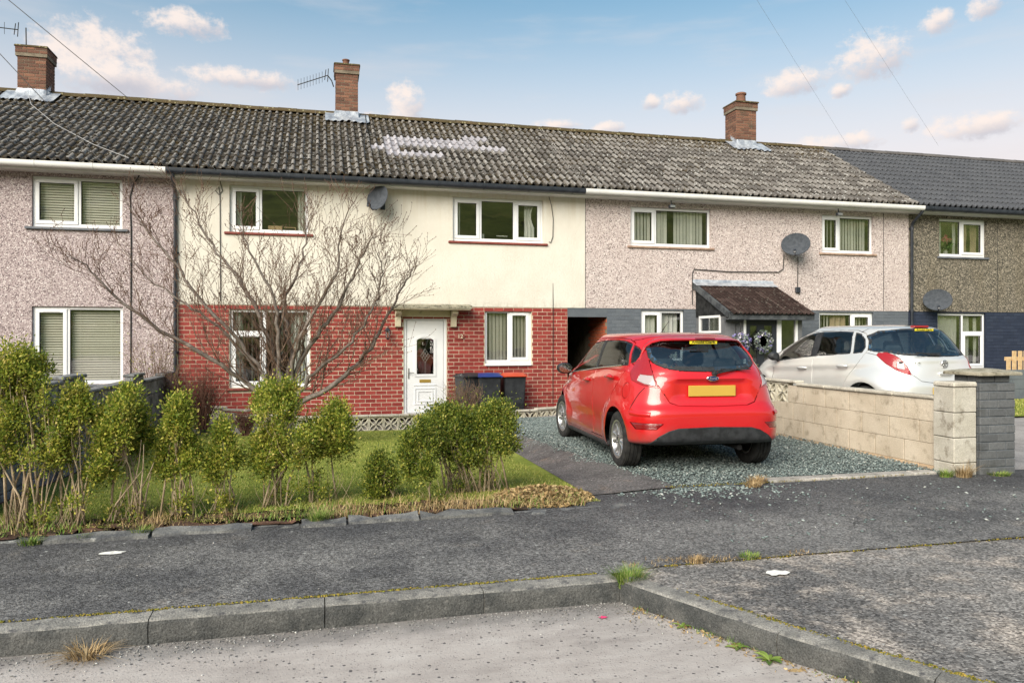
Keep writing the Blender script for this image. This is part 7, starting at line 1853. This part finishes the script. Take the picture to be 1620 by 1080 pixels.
def twig(p, d, L, r, lvl):
    n = 4 if lvl < 3 else 3; pts = [p.copy()]; rs_ = [r]; q_ = p.copy(); dd = d.copy()
    for k in range(n):
        dd = (dd + Vector((rt_.gauss(0, .16), rt_.gauss(0, .16), rt_.gauss(.07, .10)))).normalized(); q_ = q_ + dd * (L / n); pts.append(q_.copy()); rs_.append(max(.0027, r * (1 - .72 * (k + 1) / n)))
    crown.tube(pts, rs_, 5 if lvl < 2 else 4, cap=False)
    if lvl < 3:
        for k in range(1, n + 1):
            for _ in range(1 if lvl == 1 else rt_.choice((1, 1, 1, 2))):
                if rt_.random() < (.92 if lvl == 1 else .50):
                    ax = Vector((rt_.gauss(0, 1), rt_.gauss(0, 1), rt_.gauss(0, 1))).normalized(); nd = (dd * .75 + (ax - dd * ax.dot(dd)) * .75 + Vector((0, 0, .28))).normalized(); twig(pts[k], nd, L * rt_.uniform(.42, .80), rs_[k] * .72, lvl + 1)
    else:
        for k in (1, 2, 3):
            e = pts[min(k, len(pts) - 1)]; buds.lathe([(0, -.011), (.0055, -.002), (.004, .008), (0, .013)], 4, Matrix.Translation(e + Vector((rt_.uniform(-.006, .006), 0, 0))), close=False)
for li, Lm in enumerate(LIMBS):
    P = [(-.47 + (Lm[0][0] + .47) * .5, 12.3, .15)] + Lm; pts = spline(P, 5); n = len(pts); r0 = .74 * (.062, .05, .058, .06, .05, .055, .066, .05, .045, .045)[li]
    pts = [p + Vector((rt_.gauss(0, .018), rt_.gauss(0, .03), rt_.gauss(0, .015))) if 3 < i < n - 1 else p for i, p in enumerate(pts)]
    rad = [max(.005, r0 * (1 - i / (n - 1)) ** .9 + .004) for i in range(n)]
    q = MB(); q.tube(pts, rad, 8); q.build('limb', 'bark_grey', tree, smooth=True)
    for i in range(6, n):
        for _ in range(2 if i % 4 == 0 else 1):
            d = (pts[min(i + 1, n - 1)] - pts[i - 1]).normalized(); ax = Vector((rt_.gauss(0, 1), rt_.gauss(0, .8), rt_.gauss(0, 1))).normalized()
            nd = (d * .8 + (ax - d * ax.dot(d)) * .8 + Vector((0, 0, .35))).normalized(); f = 1 - i / n
            if nd.z < -.15: nd.z *= -.5
            twig(pts[i], nd, rt_.uniform(.38, .85) * (.55 + .75 * f), max(.0042, rad[i] * .34), 1 if i < n - 4 else 2)

tag(crown.build('crown', 'twig_brown', tree, smooth=True, fix=False), kind='stuff'); tag(buds.build('buds', 'twig_red', tree, fix=False), kind='stuff')
tree.location.x -= .06
# twiggy shrubs against the house
def twiggy(name, label, x0, y0, z0, w, h, n, mat, upright=.8, leafmat=None, nleaf=0):
    t = tag(empty(name, (x0, y0, z0)), label, 'shrub'); rs = random.Random(int(x0 * 100)); q = MB(); tips = []
    for k in range(n):
        a = rs.uniform(0, 2 * PI); rr = math.sqrt(rs.random()); e = Vector((x0 + w * rr * math.cos(a), y0 + w * .6 * rr * math.sin(a), z0 + h * rs.uniform(.55, 1) * (1 - (1 - upright) * rr)))
        s = Vector((x0 + rs.uniform(-.1, .1) * w * 2, y0 + rs.uniform(-.08, .08), z0)); m1 = s.lerp(e, .4) + Vector((rs.gauss(0, .04), 0, .08)); m2 = s.lerp(e, .75) + Vector((rs.gauss(0, .04), rs.gauss(0, .03), .06)); r = rs.uniform(.004, .008)
        q.tube([s, m1, m2, e], [r, r * .8, r * .55, .002], 4, cap=False); tips += [m1, m2, e]
        for _ in range(3):
            b = m1.lerp(e, rs.random()); q.tube([b, b + Vector((rs.gauss(0, .08), rs.gauss(0, .06), rs.uniform(.04, .2)))], [.003, .0015], 4, cap=False)
    tag(q.build('twigs', mat, t), kind='stuff')
    if nleaf:
        P = np.array([tuple(tips[i % len(tips)]) for i in range(nleaf)]) + rng.normal(0, .05, (nleaf, 3)); o = petals('leaves', P, .014, leafmat, t)
twiggy('twiggy_shrub', 'dense reddish-brown twiggy shrub against the brick at left', -2.15, 15.2, -.2, .62, 1.35, 150, 'twig_red', .85)
twiggy('twiggy_shrub', 'wispy olive-brown shrub against the mauve wall', -3.0, 15.5, -.2, .60, 2.0, 90, 'twig_brown', .9, 'privet_leaf', 500)
twiggy('twiggy_shrub', 'upright twiggy shrub in front of the white door frame', 2.36, 12.6, -.2, .42, 1.0, 130, 'twig_brown', .95, 'privet_leaf', 260)
twiggy('twiggy_shrub', 'low rusty-red shrub behind the full hedge bush', -1.35, 14.9, -.32, .30, .48, 120, 'twig_red', .7)
